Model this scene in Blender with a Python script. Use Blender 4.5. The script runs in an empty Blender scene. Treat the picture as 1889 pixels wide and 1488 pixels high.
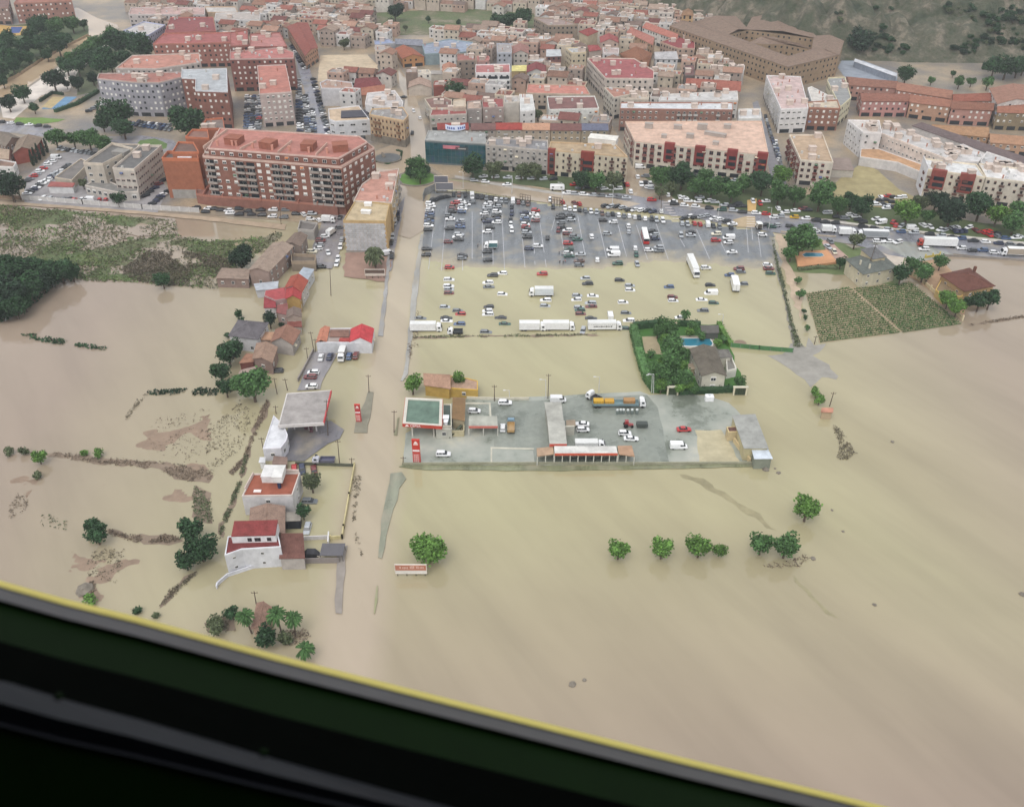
import bpy, bmesh, math, random
from mathutils import Vector, Matrix, noise
from mathutils.geometry import delaunay_2d_cdt
RN = random.Random(11)
scene = bpy.context.scene
COL = scene.collection
# ------------------------------------------------------------------ camera, world, sun, exposure
CAM_H, PITCH, FPX, CX, CY = 170.0, math.radians(35.0), 1700.0, 944.5, 744.0
cam_data = bpy.data.cameras.new('camera')
cam = bpy.data.objects.new('camera', cam_data); COL.objects.link(cam)
cam.location = (0, 0, CAM_H); cam.rotation_euler = (math.pi / 2 - PITCH, 0, 0)
cam_data.sensor_width = 36.0; cam_data.lens = FPX / 1889.0 * 36.0
cam_data.clip_start = 0.05; cam_data.clip_end = 5000
cam_data.dof.use_dof = True; cam_data.dof.focus_distance = 260; cam_data.dof.aperture_fstop = 9.0
scene.camera = cam
world = bpy.data.worlds.new('World'); scene.world = world; world.use_nodes = True
SUN_EL, SUN_AZ = math.radians(58), math.radians(200)
nt = world.node_tree; nt.nodes.clear()
sky = nt.nodes.new('ShaderNodeTexSky'); sky.sky_type = 'NISHITA'; sky.sun_disc = False
sky.sun_elevation = SUN_EL; sky.sun_rotation = SUN_AZ
sky.air_density = 1.0; sky.dust_density = 4.0; sky.ozone_density = 1.0
hsv = nt.nodes.new('ShaderNodeHueSaturation'); hsv.inputs['Saturation'].default_value = 0.22
bg = nt.nodes.new('ShaderNodeBackground'); bg.inputs['Strength'].default_value = 0.15
wo = nt.nodes.new('ShaderNodeOutputWorld')
deck = nt.nodes.new('ShaderNodeMix'); deck.data_type = 'RGBA'; deck.inputs[0].default_value = .6; deck.inputs[7].default_value = (6.3, 6.5, 6.8, 1)      # even cloud cover over the clear-sky model
nt.links.new(sky.outputs[0], hsv.inputs['Color']); nt.links.new(hsv.outputs[0], deck.inputs[6]); nt.links.new(deck.outputs[2], bg.inputs[0]); nt.links.new(bg.outputs[0], wo.inputs[0])
sd = bpy.data.lights.new('sun', 'SUN'); sd.energy = 0.8; sd.angle = math.radians(35); sd.color = (1, .97, .93)
sun = bpy.data.objects.new('sun', sd); COL.objects.link(sun)
# light comes from azimuth SUN_AZ (clockwise from +Y) at elevation SUN_EL
sdir = Vector((math.sin(SUN_AZ) * math.cos(SUN_EL), math.cos(SUN_AZ) * math.cos(SUN_EL), math.sin(SUN_EL)))
sun.rotation_euler = sdir.to_track_quat('Z', 'Y').to_euler()
scene.view_settings.view_transform = 'Standard'; scene.view_settings.look = 'None'
scene.view_settings.exposure = 0.34; scene.view_settings.gamma = 1.0; scene.view_settings.use_curve_mapping = False

# ------------------------------------------------------------------ picture -> place
FW = Vector((0, math.cos(PITCH), -math.sin(PITCH))); RT = Vector((1, 0, 0)); DN = Vector((0, -math.sin(PITCH), -math.cos(PITCH)))
def ray(px, py): return FW + RT * ((px - CX) / FPX) + DN * ((py - CY) / FPX)
def at(px, py, z=0.0):
    d = ray(px, py); t = (z - CAM_H) / d.z
    return Vector((d.x * t, d.y * t, z))
def scale_at(py): return (FPX * math.sin(PITCH) + (py - CY) * math.cos(PITCH)) / CAM_H
def height_of(px, y_top, y_base):
    g = at(px, y_base); d = ray(px, y_top)
    return CAM_H + d.z * (g.y / d.y)
FR = dict(P=(0, 0, 1), A=(0, 0, 3.9167), B=(440, 0, 3.9167), C=(880, 0, 3.9167), D=(1340, 0, 3.441), E=(0, 340, 3.9167), F=(380, 380, 4.376),
          G=(740, 320, 4.65), H=(1100, 320, 4.65), I=(1440, 400, 4.1336), J=(380, 560, 4.65), K=(720, 580, 4.65), L=(1080, 580, 4.65),
          M=(360, 840, 3.721), N=(0, 700, 3.235), O=(700, 860, 3.72), Q=(1100, 860, 3.72), R=(1400, 700, 3.72), T=(780, 340, 4.7225),
          S=(1150, 360, 6.297), U=(1180, 300, 4.971), V=(1520, 360, 5.119), W=(280, 200, 4.293), X=(560, 380, 9.445), Y=(690, 10, 6.297),
          Z=(980, 20, 6.297), a=(735, 725, 10.63), b=(980, 730, 9.445))
def fp(f, x, y):
    ox, oy, s = FR[f]; return (ox + x / s, oy + y / s)
def fat(f, x, y, z=0.0): return at(*fp(f, x, y), z)
def srgb(r, g, b, k=1.0):
    f = lambda v: ((v / 255) / 12.92 if v / 255 <= .04045 else ((v / 255 + .055) / 1.055) ** 2.4) * k
    return (f(r), f(g), f(b), 1.0)
def soft(c, k=.78):
    g = .3 * c[0] + .59 * c[1] + .11 * c[2]; return tuple(g + (v - g) * k for v in c)
def ordinal(n):
    w = ['first', 'second', 'third', 'fourth', 'fifth', 'sixth', 'seventh', 'eighth', 'ninth', 'tenth', 'eleventh', 'twelfth', 'thirteenth', 'fourteenth',
         'fifteenth', 'sixteenth', 'seventeenth', 'eighteenth', 'nineteenth']
    t = ['', '', 'twenty', 'thirty', 'forty', 'fifty', 'sixty', 'seventy', 'eighty', 'ninety']
    if n > 99: return 'hundred and ' + ordinal(n - 100) if n > 100 else 'hundredth'
    if n <= 19: return w[n - 1]
    a, b = divmod(n, 10)
    return (t[a][:-1] + 'ieth') if b == 0 else t[a] + '-' + w[b - 1]

# ------------------------------------------------------------------ materials
MATS = {}
def nodes(name):
    m = bpy.data.materials.new(name); m.use_nodes = True
    n = m.node_tree; n.nodes.clear()
    o = n.nodes.new('ShaderNodeOutputMaterial'); p = n.nodes.new('ShaderNodeBsdfPrincipled')
    n.links.new(p.outputs[0], o.inputs[0]); MATS[name] = m
    return m, n, p
def N(n, t, **k):
    x = n.nodes.new(t)
    for a, v in k.items(): setattr(x, a, v)
    return x
def noise_node(n, scale, detail=4, rough=.6, coord=None, vec=None):
    t = N(n, 'ShaderNodeTexNoise'); t.inputs['Scale'].default_value = scale; t.inputs['Detail'].default_value = detail; t.inputs['Roughness'].default_value = rough
    if vec is not None: n.links.new(vec, t.inputs['Vector'])
    return t
def ramp(n, src, stops):
    r = N(n, 'ShaderNodeValToRGB'); e = r.color_ramp.elements
    while len(e) < len(stops): e.new(.5)
    for i, (p, c) in enumerate(stops):
        e[i].position = p; e[i].color = c if isinstance(c, tuple) else (c, c, c, 1)
    n.links.new(src, r.inputs[0]); return r
def mul(n, a, b, fac=1.0, mode='MULTIPLY'):
    m = N(n, 'ShaderNodeMix', data_type='RGBA', blend_type=mode); m.inputs[0].default_value = fac
    for s, v in ((6, a), (7, b)):
        if isinstance(v, tuple): m.inputs[s].default_value = v
        else: n.links.new(v, m.inputs[s])
    return m
def geo_pos(n): return N(n, 'ShaderNodeNewGeometry').outputs['Position']
def simple(name, col, rough=.8, scale=2.0, lo=.75, hi=1.15, metal=0.0, spec=.5, bump=0.0, obj=False):
    """flat colour (or the object's own colour) with mottled dirt in world space"""
    m, n, p = nodes(name)
    pos = geo_pos(n); t = noise_node(n, scale, 5, .65, vec=pos); t2 = noise_node(n, scale * .13, 3, .6, vec=pos)
    r = ramp(n, t.outputs[0], [(.25, lo), (.75, hi)]); r2 = ramp(n, t2.outputs[0], [(.3, .86), (.7, 1.06)])
    base = N(n, 'ShaderNodeObjectInfo').outputs['Color'] if obj else col
    a = mul(n, base, r.outputs[0]); b = mul(n, a.outputs[2], r2.outputs[0])
    n.links.new(b.outputs[2], p.inputs['Base Color'])
    p.inputs['Roughness'].default_value = rough; p.inputs['Metallic'].default_value = metal; p.inputs['Specular IOR Level'].default_value = spec
    if bump:
        bp = N(n, 'ShaderNodeBump'); bp.inputs['Strength'].default_value = bump; bp.inputs['Distance'].default_value = .1
        n.links.new(t.outputs[0], bp.inputs['Height']); n.links.new(bp.outputs[0], p.inputs['Normal'])
    return m
simple('wall', None, .9, .45, .74, 1.12, obj=True, spec=.2)
simple('plain', None, .6, 1.2, .9, 1.06, obj=True, spec=.35)
simple('flat_roof', None, .75, .3, .62, 1.2, obj=True, spec=.3)
simple('ground_sheet', None, .8, .22, .75, 1.18, obj=True, spec=.3)
simple('metal', None, .35, .8, .9, 1.06, metal=.2, obj=True)
simple('bark', srgb(92, 78, 66), .95, 3)
simple('rubber', (.012, .012, .013, 1), .8, 3)
simple('stone', srgb(128, 120, 108), .9, .5, .6, 1.25, bump=.4)
simple('hull_green', srgb(14, 40, 4, .8), .7, 30, .8, 1.1, spec=.08)
simple('hull_black', (.004, .005, .004, 1), .9, 30, .8, 1.1, spec=.03)
simple('hull_rail', (.012, .014, .019, 1), .5, 40, .85, 1.1, spec=.22)
simple('hull_gasket', srgb(84, 84, 86), .6, 60, .85, 1.1)
simple('hull_seal', srgb(232, 216, 104), .5, 60, .92, 1.05)
# glass
m, n, p = nodes('glass'); p.inputs['Base Color'].default_value = (.022, .027, .032, 1); p.inputs['Roughness'].default_value = .08
m, n, p = nodes('teal_glass'); t = noise_node(n, .35, 3, vec=geo_pos(n)); r = ramp(n, t.outputs[0], [(.3, srgb(28, 58, 66)), (.5, srgb(40, 84, 90)), (.7, srgb(52, 74, 100))])
n.links.new(r.outputs[0], p.inputs['Base Color']); p.inputs['Roughness'].default_value = .12
# car paint: each car's own colour
m, n, p = nodes('car_paint'); oi = N(n, 'ShaderNodeObjectInfo'); t = noise_node(n, 1.5, 3, vec=geo_pos(n)); r = ramp(n, t.outputs[0], [(.3, .88), (.7, 1.05)])
a = mul(n, oi.outputs['Color'], r.outputs[0]); n.links.new(a.outputs[2], p.inputs['Base Color']); p.inputs['Roughness'].default_value = .28; p.inputs['Coat Weight'].default_value = .5
m, n, p = nodes('far_paint'); at_ = N(n, 'ShaderNodeAttribute', attribute_name='Col'); n.links.new(at_.outputs['Color'], p.inputs['Base Color']); p.inputs['Roughness'].default_value = .4
# clay tiles: rows of tile on the object's own colour
m, n, p = nodes('roof_tile'); pos = geo_pos(n); oi = N(n, 'ShaderNodeObjectInfo')
t = noise_node(n, .5, 5, .7, vec=pos); r = ramp(n, t.outputs[0], [(.25, .62), (.5, .95), (.75, 1.2)])
t2 = noise_node(n, 4, 3, .7, vec=pos); r2 = ramp(n, t2.outputs[0], [(.3, .75), (.7, 1.15)])
a = mul(n, oi.outputs['Color'], r.outputs[0]); b = mul(n, a.outputs[2], r2.outputs[0]); n.links.new(b.outputs[2], p.inputs['Base Color'])
w = N(n, 'ShaderNodeTexWave'); w.inputs['Scale'].default_value = 1.2; n.links.new(pos, w.inputs['Vector'])
bp = N(n, 'ShaderNodeBump'); bp.inputs['Strength'].default_value = .5; bp.inputs['Distance'].default_value = .12; n.links.new(w.outputs[0], bp.inputs['Height']); n.links.new(bp.outputs[0], p.inputs['Normal'])
p.inputs['Roughness'].default_value = .85; p.inputs['Specular IOR Level'].default_value = .2
# foliage: leaf clumps differ one by one
m, n, p = nodes('foliage'); oi = N(n, 'ShaderNodeObjectInfo'); g = N(n, 'ShaderNodeNewGeometry')
r = ramp(n, g.outputs['Random Per Island'], [(0, .55), (.6, 1.0), (1, 1.55)]); t = noise_node(n, .45, 2, vec=g.outputs['Position']); r2 = ramp(n, t.outputs[0], [(.3, .75), (.7, 1.25)])
a = mul(n, oi.outputs['Color'], r.outputs[0]); b = mul(n, a.outputs[2], r2.outputs[0]); n.links.new(b.outputs[2], p.inputs['Base Color'])
p.inputs['Roughness'].default_value = .7; p.inputs['Specular IOR Level'].default_value = .15
# asphalt: wet, patched, muddy film where the flood stood
m, n, p = nodes('asphalt'); pos = geo_pos(n); oi = N(n, 'ShaderNodeObjectInfo')
mp = N(n, 'ShaderNodeMapping'); mp.inputs['Scale'].default_value = (.25, .045, .2); n.links.new(pos, mp.inputs['Vector'])
t = noise_node(n, 1, 5, .6, vec=mp.outputs[0]); r = ramp(n, t.outputs[0], [(.3, .72), (.7, 1.35)])
t2 = noise_node(n, .12, 4, .6, vec=pos); mud = ramp(n, t2.outputs[0], [(.5, 0.0), (.68, .55)])
a = mul(n, oi.outputs['Color'], r.outputs[0]); b = mul(n, a.outputs[2], srgb(160, 150, 132)); n.links.new(mud.outputs[0], b.inputs[0]); b.blend_type = 'MIX'
sz = N(n, 'ShaderNodeSeparateXYZ'); n.links.new(pos, sz.inputs[0]); ad = N(n, 'ShaderNodeMath', operation='MULTIPLY_ADD'); ad.inputs[1].default_value = .16; ad.inputs[2].default_value = -.08; n.links.new(t2.outputs[0], ad.inputs[0]); az = N(n, 'ShaderNodeMath', operation='ADD'); n.links.new(sz.outputs[2], az.inputs[0]); n.links.new(ad.outputs[0], az.inputs[1])
film = ramp(n, az.outputs[0], [(.0, .9), (.035, .6), (.09, 0.0)]); b2 = mul(n, b.outputs[2], srgb(166, 154, 128)); b2.blend_type = 'MIX'; n.links.new(film.outputs[0], b2.inputs[0])   # silt film where the flood laps over the asphalt
n.links.new(b2.outputs[2], p.inputs['Base Color'])
rr = ramp(n, t2.outputs[0], [(.35, .22), (.65, .5)]); n.links.new(rr.outputs[0], p.inputs['Roughness'])
# town ground: wet street dust and mud
m, n, p = nodes('street_mud'); pos = geo_pos(n); t = noise_node(n, .03, 5, .6, vec=pos)
r = ramp(n, t.outputs[0], [(.35, srgb(112, 108, 106)), (.5, srgb(140, 128, 112)), (.62, srgb(168, 148, 122))]); t2 = noise_node(n, .8, 4, vec=pos); r2 = ramp(n, t2.outputs[0], [(.3, .8), (.7, 1.1)])
a = mul(n, r.outputs[0], r2.outputs[0]); n.links.new(a.outputs[2], p.inputs['Base Color']); p.inputs['Roughness'].default_value = .45
# yard concrete with puddles
m, n, p = nodes('yard'); pos = geo_pos(n); t = noise_node(n, .06, 6, .62, vec=pos)
r = ramp(n, t.outputs[0], [(.36, srgb(104, 110, 98)), (.47, srgb(148, 152, 142)), (.6, srgb(165, 166, 156)), (.72, srgb(186, 182, 164))]); n.links.new(r.outputs[0], p.inputs['Base Color'])
rr = ramp(n, t.outputs[0], [(.36, .1), (.5, .5)]); n.links.new(rr.outputs[0], p.inputs['Roughness'])
m, n, p = nodes('yard_tar'); pos = geo_pos(n); t = noise_node(n, .07, 6, .62, vec=pos); t2 = noise_node(n, .6, 3, .6, vec=pos); r2 = ramp(n, t2.outputs[0], [(.3, .88), (.7, 1.08)])
r = ramp(n, t.outputs[0], [(.34, srgb(98, 104, 94)), (.45, srgb(128, 133, 124)), (.65, srgb(140, 144, 134))]); a = mul(n, r.outputs[0], r2.outputs[0]); n.links.new(a.outputs[2], p.inputs['Base Color']); rr = ramp(n, t.outputs[0], [(.34, .08), (.5, .35)]); n.links.new(rr.outputs[0], p.inputs['Roughness'])
# silty flood water
def water_mat(name, stops, drift=.0035, sides=None):
    m, n, p = nodes(name); pos = geo_pos(n)
    mp = N(n, 'ShaderNodeMapping'); mp.vector_type = 'TEXTURE'; mp.inputs['Rotation'].default_value = (0, 0, math.radians(-50)); mp.inputs['Scale'].default_value = (1.7, .7, 1); n.links.new(pos, mp.inputs['Vector'])
    t = noise_node(n, drift, 5, .55, vec=mp.outputs[0]); r = ramp(n, t.outputs[0], stops)
    t3 = noise_node(n, .028, 4, .6, vec=mp.outputs[0]); r3 = ramp(n, t3.outputs[0], [(.3, .93), (.7, 1.05)])
    src = r.outputs[0]
    if sides:                                             # silt tint, plus window vignetting painted in toward the sides and near end
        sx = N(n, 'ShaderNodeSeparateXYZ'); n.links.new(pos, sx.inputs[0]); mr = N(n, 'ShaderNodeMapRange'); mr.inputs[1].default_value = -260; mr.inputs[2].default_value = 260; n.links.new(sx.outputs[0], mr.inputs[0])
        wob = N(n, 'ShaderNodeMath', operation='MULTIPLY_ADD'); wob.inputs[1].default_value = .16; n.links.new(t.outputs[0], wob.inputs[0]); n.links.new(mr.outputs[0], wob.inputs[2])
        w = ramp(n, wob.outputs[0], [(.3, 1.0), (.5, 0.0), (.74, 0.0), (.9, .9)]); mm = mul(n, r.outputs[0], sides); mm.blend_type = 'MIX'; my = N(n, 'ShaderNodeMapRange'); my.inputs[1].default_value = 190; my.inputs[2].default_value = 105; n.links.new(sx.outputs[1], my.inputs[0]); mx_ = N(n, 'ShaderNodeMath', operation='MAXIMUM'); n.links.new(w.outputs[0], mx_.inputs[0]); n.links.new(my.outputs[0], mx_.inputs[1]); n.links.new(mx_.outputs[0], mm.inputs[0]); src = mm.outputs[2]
    mp2 = N(n, 'ShaderNodeMapping'); mp2.vector_type = 'TEXTURE'; mp2.inputs['Rotation'].default_value = (0, 0, math.radians(-58)); mp2.inputs['Scale'].default_value = (150, 17, 1); n.links.new(pos, mp2.inputs['Vector'])
    t6 = noise_node(n, 1, 5, .6, vec=mp2.outputs[0]); r6 = ramp(n, t6.outputs[0], [(.32, .9), (.5, 1.0), (.68, 1.05)]); st6 = mul(n, r3.outputs[0], r6.outputs[0])
    if sides:                                             # paler stream running down the drowned road
        A_, B_ = at(752, 430), at(668, 1010); dd = (B_ - A_).normalized(); dp = N(n, 'ShaderNodeVectorMath', operation='DOT_PRODUCT'); dp.inputs[1].default_value = (-dd.y, dd.x, 0); n.links.new(pos, dp.inputs[0])
        ab = N(n, 'ShaderNodeMath', operation='SUBTRACT'); ab.inputs[1].default_value = -dd.y * A_.x + dd.x * A_.y; n.links.new(dp.outputs['Value'], ab.inputs[0]); a2 = N(n, 'ShaderNodeMath', operation='ABSOLUTE'); n.links.new(ab.outputs[0], a2.inputs[0])
        dv = N(n, 'ShaderNodeMath', operation='MULTIPLY_ADD'); dv.inputs[1].default_value = 1 / 24; n.links.new(a2.outputs[0], dv.inputs[0]); wv = N(n, 'ShaderNodeMath', operation='MULTIPLY'); wv.inputs[1].default_value = .25; n.links.new(t3.outputs[0], wv.inputs[0]); n.links.new(wv.outputs[0], dv.inputs[2])
        wr = ramp(n, dv.outputs[0], [(.3, .7), (.58, 0.0)]); m3 = mul(n, src, srgb(176, 160, 142)); m3.blend_type = 'MIX'; n.links.new(wr.outputs[0], m3.inputs[0]); src = m3.outputs[2]
    a = mul(n, src, st6.outputs[2]); n.links.new(a.outputs[2], p.inputs['Base Color'])
    p.inputs['Roughness'].default_value = .07; p.inputs['IOR'].default_value = 1.45
    t4 = noise_node(n, .55, 3, .5, vec=pos); t5 = noise_node(n, .02, 2, .5, vec=pos); st = ramp(n, t5.outputs[0], [(.45, .02), (.65, .16)])
    bp = N(n, 'ShaderNodeBump'); bp.inputs['Distance'].default_value = .08; n.links.new(t4.outputs[0], bp.inputs['Height']); n.links.new(st.outputs[0], bp.inputs['Strength'])
    n.links.new(bp.outputs[0], p.inputs['Normal']); return m
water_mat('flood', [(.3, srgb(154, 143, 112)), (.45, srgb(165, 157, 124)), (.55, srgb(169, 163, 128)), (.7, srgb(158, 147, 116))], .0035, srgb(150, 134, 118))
water_mat('river_flood', [(.3, srgb(172, 148, 120)), (.7, srgb(188, 166, 138))], .02)
water_mat('street_flood', [(.3, srgb(158, 142, 122)), (.7, srgb(172, 157, 138))], .01)
m, n, p = nodes('pool'); p.inputs['Base Color'].default_value = srgb(50, 120, 140); p.inputs['Roughness'].default_value = .06
# hill rock
m, n, p = nodes('hill_rock'); pos = geo_pos(n); t = noise_node(n, .06, 9, .72, vec=pos)
r = ramp(n, t.outputs[0], [(.32, srgb(46, 56, 40)), (.44, srgb(72, 78, 58)), (.53, srgb(94, 92, 76)), (.62, srgb(134, 124, 108)), (.7, srgb(78, 76, 74))]); n.links.new(r.outputs[0], p.inputs['Base Color']); p.inputs['Roughness'].default_value = .95
bp = N(n, 'ShaderNodeBump'); bp.inputs['Strength'].default_value = .8; bp.inputs['Distance'].default_value = 7; n.links.new(t.outputs[0], bp.inputs['Height']); n.links.new(bp.outputs[0], p.inputs['Normal'])
# overgrown field: mud and weeds in patches
m, n, p = nodes('field'); pos = geo_pos(n); t = noise_node(n, .05, 6, .65, vec=pos); t2 = noise_node(n, .9, 4, .7, vec=pos)
r = ramp(n, t.outputs[0], [(.34, srgb(140, 130, 114)), (.44, srgb(104, 104, 76)), (.56, srgb(84, 98, 60)), (.7, srgb(104, 112, 66))]); r2 = ramp(n, t2.outputs[0], [(.3, .6), (.7, 1.3)]); a = mul(n, r.outputs[0], r2.outputs[0]); n.links.new(a.outputs[2], p.inputs['Base Color']); p.inputs['Roughness'].default_value = .9
# people: trousers, shirt, skin and hair by height of the standing figure
m, n, p = nodes('clothes'); tc = N(n, 'ShaderNodeTexCoord'); sp = N(n, 'ShaderNodeSeparateXYZ'); n.links.new(tc.outputs['Object'], sp.inputs[0]); oi = N(n, 'ShaderNodeObjectInfo')
mr = N(n, 'ShaderNodeMath', operation='DIVIDE'); mr.inputs[1].default_value = 2.0; n.links.new(sp.outputs[2], mr.inputs[0])
r = ramp(n, mr.outputs[0], [(0, srgb(40, 42, 50)), (.45, srgb(40, 42, 50))]); r.color_ramp.interpolation = 'CONSTANT'
r2 = ramp(n, mr.outputs[0], [(0, 0.0), (.45, 1.0), (.72, 0.0)]); r2.color_ramp.interpolation = 'CONSTANT'
r3 = ramp(n, mr.outputs[0], [(0, srgb(40, 42, 50)), (.72, srgb(190, 150, 125)), (.83, srgb(50, 40, 32))]); r3.color_ramp.interpolation = 'CONSTANT'
mx = N(n, 'ShaderNodeMix', data_type='RGBA'); n.links.new(r2.outputs[0], mx.inputs[0]); n.links.new(r3.outputs[0], mx.inputs[6]); n.links.new(oi.outputs['Color'], mx.inputs[7]); n.links.new(mx.outputs[2], p.inputs['Base Color'])

# ------------------------------------------------------------------ mesh helpers
class MB:
    def __init__(s): s.v, s.f, s.m, s.sm = [], [], [], False
    def face(s, pts, mi=0):
        i = len(s.v); s.v += [tuple(q) for q in pts]; s.f.append(list(range(i, i + len(pts)))); s.m.append(mi)
    def hexa(s, b, t, mi=0):
        """closed prism between bottom loop b and top loop t"""
        i = len(s.v); k = len(b); s.v += [tuple(q) for q in b] + [tuple(q) for q in t]
        s.f.append(list(range(i + k - 1, i - 1, -1))); s.f.append(list(range(i + k, i + 2 * k)))
        for j in range(k): s.f.append([i + j, i + (j + 1) % k, i + k + (j + 1) % k, i + k + j])
        s.m += [mi] * (k + 2)
    def box(s, c, d, rz=0.0, mi=0):
        x, y, z = d[0] / 2, d[1] / 2, d[2] / 2; ca, sa = math.cos(rz), math.sin(rz)
        P = lambda a, b, e: (c[0] + a * ca - b * sa, c[1] + a * sa + b * ca, c[2] + e)
        s.hexa([P(-x, -y, -z), P(x, -y, -z), P(x, y, -z), P(-x, y, -z)], [P(-x, -y, z), P(x, -y, z), P(x, y, z), P(-x, y, z)], mi)
    def prism(s, poly, z0, z1, mi=0): s.hexa([(a, b, z0) for a, b in poly], [(a, b, z1) for a, b in poly], mi)
    def tube(s, p0, p1, r0, r1, k=6, mi=0):
        p0, p1 = Vector(p0), Vector(p1); d = (p1 - p0).normalized(); u = d.orthogonal().normalized(); w = d.cross(u)
        L = lambda p, r: [p + (u * math.cos(a) + w * math.sin(a)) * r for a in [2 * math.pi * j / k for j in range(k)]]
        s.hexa(L(p0, r0), L(p1, r1), mi)
    def mesh(s, name, mats):
        me = bpy.data.meshes.new(name); me.from_pydata(s.v, [], s.f)
        for q in mats: me.materials.append(MATS[q])
        if len(mats) > 1: me.polygons.foreach_set('material_index', s.m)
        me.validate(); me.update(); return me
    def build(s, name, mats, parent=None, color=None, loc=None):
        return link(name, s.mesh(name, mats if isinstance(mats, (list, tuple)) else [mats]), parent, color, loc)
def link(name, data, parent=None, color=None, loc=None, rz=0.0, sc=None):
    o = bpy.data.objects.new(name, data); COL.objects.link(o)
    if parent is not None: o.parent = parent
    if color is not None: o.color = color
    if loc is not None: o.location = loc
    if rz: o.rotation_euler = (0, 0, rz)
    if sc is not None: o.scale = sc
    return o
def tag(o, label=None, cat=None, group=None, kind=None):
    for k, v in (('label', label), ('category', cat), ('group', group), ('kind', kind)):
        if v: o[k] = v
    return o
def thing(name, loc, label, cat, group=None, rz=0.0):
    o = link(name, None, None, None, loc, rz); o.empty_display_size = .5
    return tag(o, label, cat, group)
def area2(p): return sum(p[i][0] * p[(i + 1) % len(p)][1] - p[(i + 1) % len(p)][0] * p[i][1] for i in range(len(p))) / 2
def ccw(p): return list(p) if area2(p) > 0 else list(reversed(p))
def inset(p, d):
    out = []; k = len(p)
    for i in range(k):
        a, b, c = Vector(p[i - 1]), Vector(p[i]), Vector(p[(i + 1) % k])
        e1, e2 = (b - a).normalized(), (c - b).normalized(); n1, n2 = Vector((-e1.y, e1.x)), Vector((-e2.y, e2.x))
        bis = n1 + n2
        if bis.length < .2: bis = n1
        bis = bis.normalized(); cs = max(.35, bis.dot(n1)); q = b + bis * (d / cs); out.append((q.x, q.y))
    return out
def inside(pt, poly):
    x, y = pt; r = False; k = len(poly)
    for i in range(k):
        (x1, y1), (x2, y2) = poly[i], poly[(i + 1) % k]
        if (y1 > y) != (y2 > y) and x < (x2 - x1) * (y - y1) / (y2 - y1) + x1: r = not r
    return r
def densify(poly, step, jit, seed=1):
    rr = random.Random(seed); out = []
    for i in range(len(poly)):
        a, b = Vector(poly[i]), Vector(poly[(i + 1) % len(poly)]); k = max(1, int((b - a).length / step))
        for j in range(k):
            q = a.lerp(b, j / k) + (Vector((rr.uniform(-jit, jit), rr.uniform(-jit, jit))) if jit else Vector((0, 0))); out.append((q.x, q.y))
    return out
def sheet(name, f, pts, z, mat, color=None, jit=0.0, step=6.0, thick=0.0, kind='structure', seed=1):
    """a level surface whose outline is read off the ground; wavy where jit is set"""
    poly = ccw([tuple(fat(f, x, y, z)[:2]) for x, y in pts])
    if jit: poly = densify(poly, step, jit, seed)
    k = len(poly); vo, _, fo = delaunay_2d_cdt([Vector(p) for p in poly], [], [list(range(k))], 1, 1e-4)[:3]
    vs = [(v.x, v.y, z) for v in vo]; fs = [list(f_) for f_ in fo]
    for f_ in fs:
        if area2([vs[i][:2] for i in f_]) < 0: f_.reverse()
    if thick:                                             # a real kerb edge all round
        ct = {}
        for f_ in fs:
            for i in range(len(f_)): e = (f_[i], f_[(i + 1) % len(f_)]); ct[tuple(sorted(e))] = ct.get(tuple(sorted(e)), []) + [e]
        m0 = len(vs); vs = vs + [(x, y, z - thick) for x, y, _ in vs]
        for e in [v[0] for v in ct.values() if len(v) == 1]: fs.append([e[1], e[0], e[0] + m0, e[1] + m0])
    me = bpy.data.meshes.new(name); me.from_pydata(vs, [], fs); me.materials.append(MATS[mat])
    o = link(name, me, None, color); return tag(o, kind=kind)
# ------------------------------------------------------------------ ground, water, roads
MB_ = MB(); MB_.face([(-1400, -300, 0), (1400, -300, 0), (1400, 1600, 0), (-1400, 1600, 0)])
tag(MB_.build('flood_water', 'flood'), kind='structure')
sheet('town_ground', 'P', [(-900, 366), (0, 368), (200, 384), (380, 396), (560, 410), (632, 424), (640, 470), (640, 500), (690, 505), (712, 480), (735, 352), (752, 318), (800, 318), (830, 330), (905, 338), (1010, 350), (1150, 366),
      (1290, 390), (1432, 412), (1470, 436), (1560, 446), (1640, 462), (1889, 476), (2500, 500), (2500, -40), (944, -110), (-900, -40)], .12, 'street_mud')
# dry upper half of the car park, sloping under the flood
YS = at(1100, 486).y
def park_z(y): return (y - YS) * .0072
def park_at(px, py, h=0.0):
    z = .2
    for _ in range(6): z = park_z(at(px, py, z + h).y)
    p = at(px, py, z + h); return Vector((p.x, p.y, z))
lot = ccw([tuple(at(x, y, .3)[:2]) for x, y in [(786, 352), (815, 349), (872, 353), (930, 364), (1010, 376), (1140, 392), (1260, 408), (1425, 424), (1444, 470), (1462, 540), (1300, 545), (1000, 560), (764, 560), (768, 500), (778, 430)]])
bm = bmesh.new(); xs = [p[0] for p in lot]; ys = [p[1] for p in lot]; ST = 2.5; gv = {}
for i in range(int((max(xs) - min(xs)) / ST) + 2):
    for j in range(int((max(ys) - min(ys)) / ST) + 2):
        x, y = min(xs) + i * ST, min(ys) + j * ST
        if inside((x, y), lot):
            a = math.exp(-((y - YS) / 16) ** 2)
            z = park_z(y) + a * .10 * (noise.noise((x * .022, y * .03, 3)) * 1.5 + .5 * noise.noise((x * .11, y * .12, 7)) + .3 * noise.noise((x * .4, y * .4, 1)))
            gv[i, j] = bm.verts.new((x, y, z))
for (i, j) in list(gv):
    q = [(i, j), (i + 1, j), (i + 1, j + 1), (i, j + 1)]
    if all(k in gv for k in q): bm.faces.new([gv[k] for k in q])
me = bpy.data.meshes.new('car_park_asphalt'); bm.to_mesh(me); bm.free(); me.materials.append(MATS['asphalt'])
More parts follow.
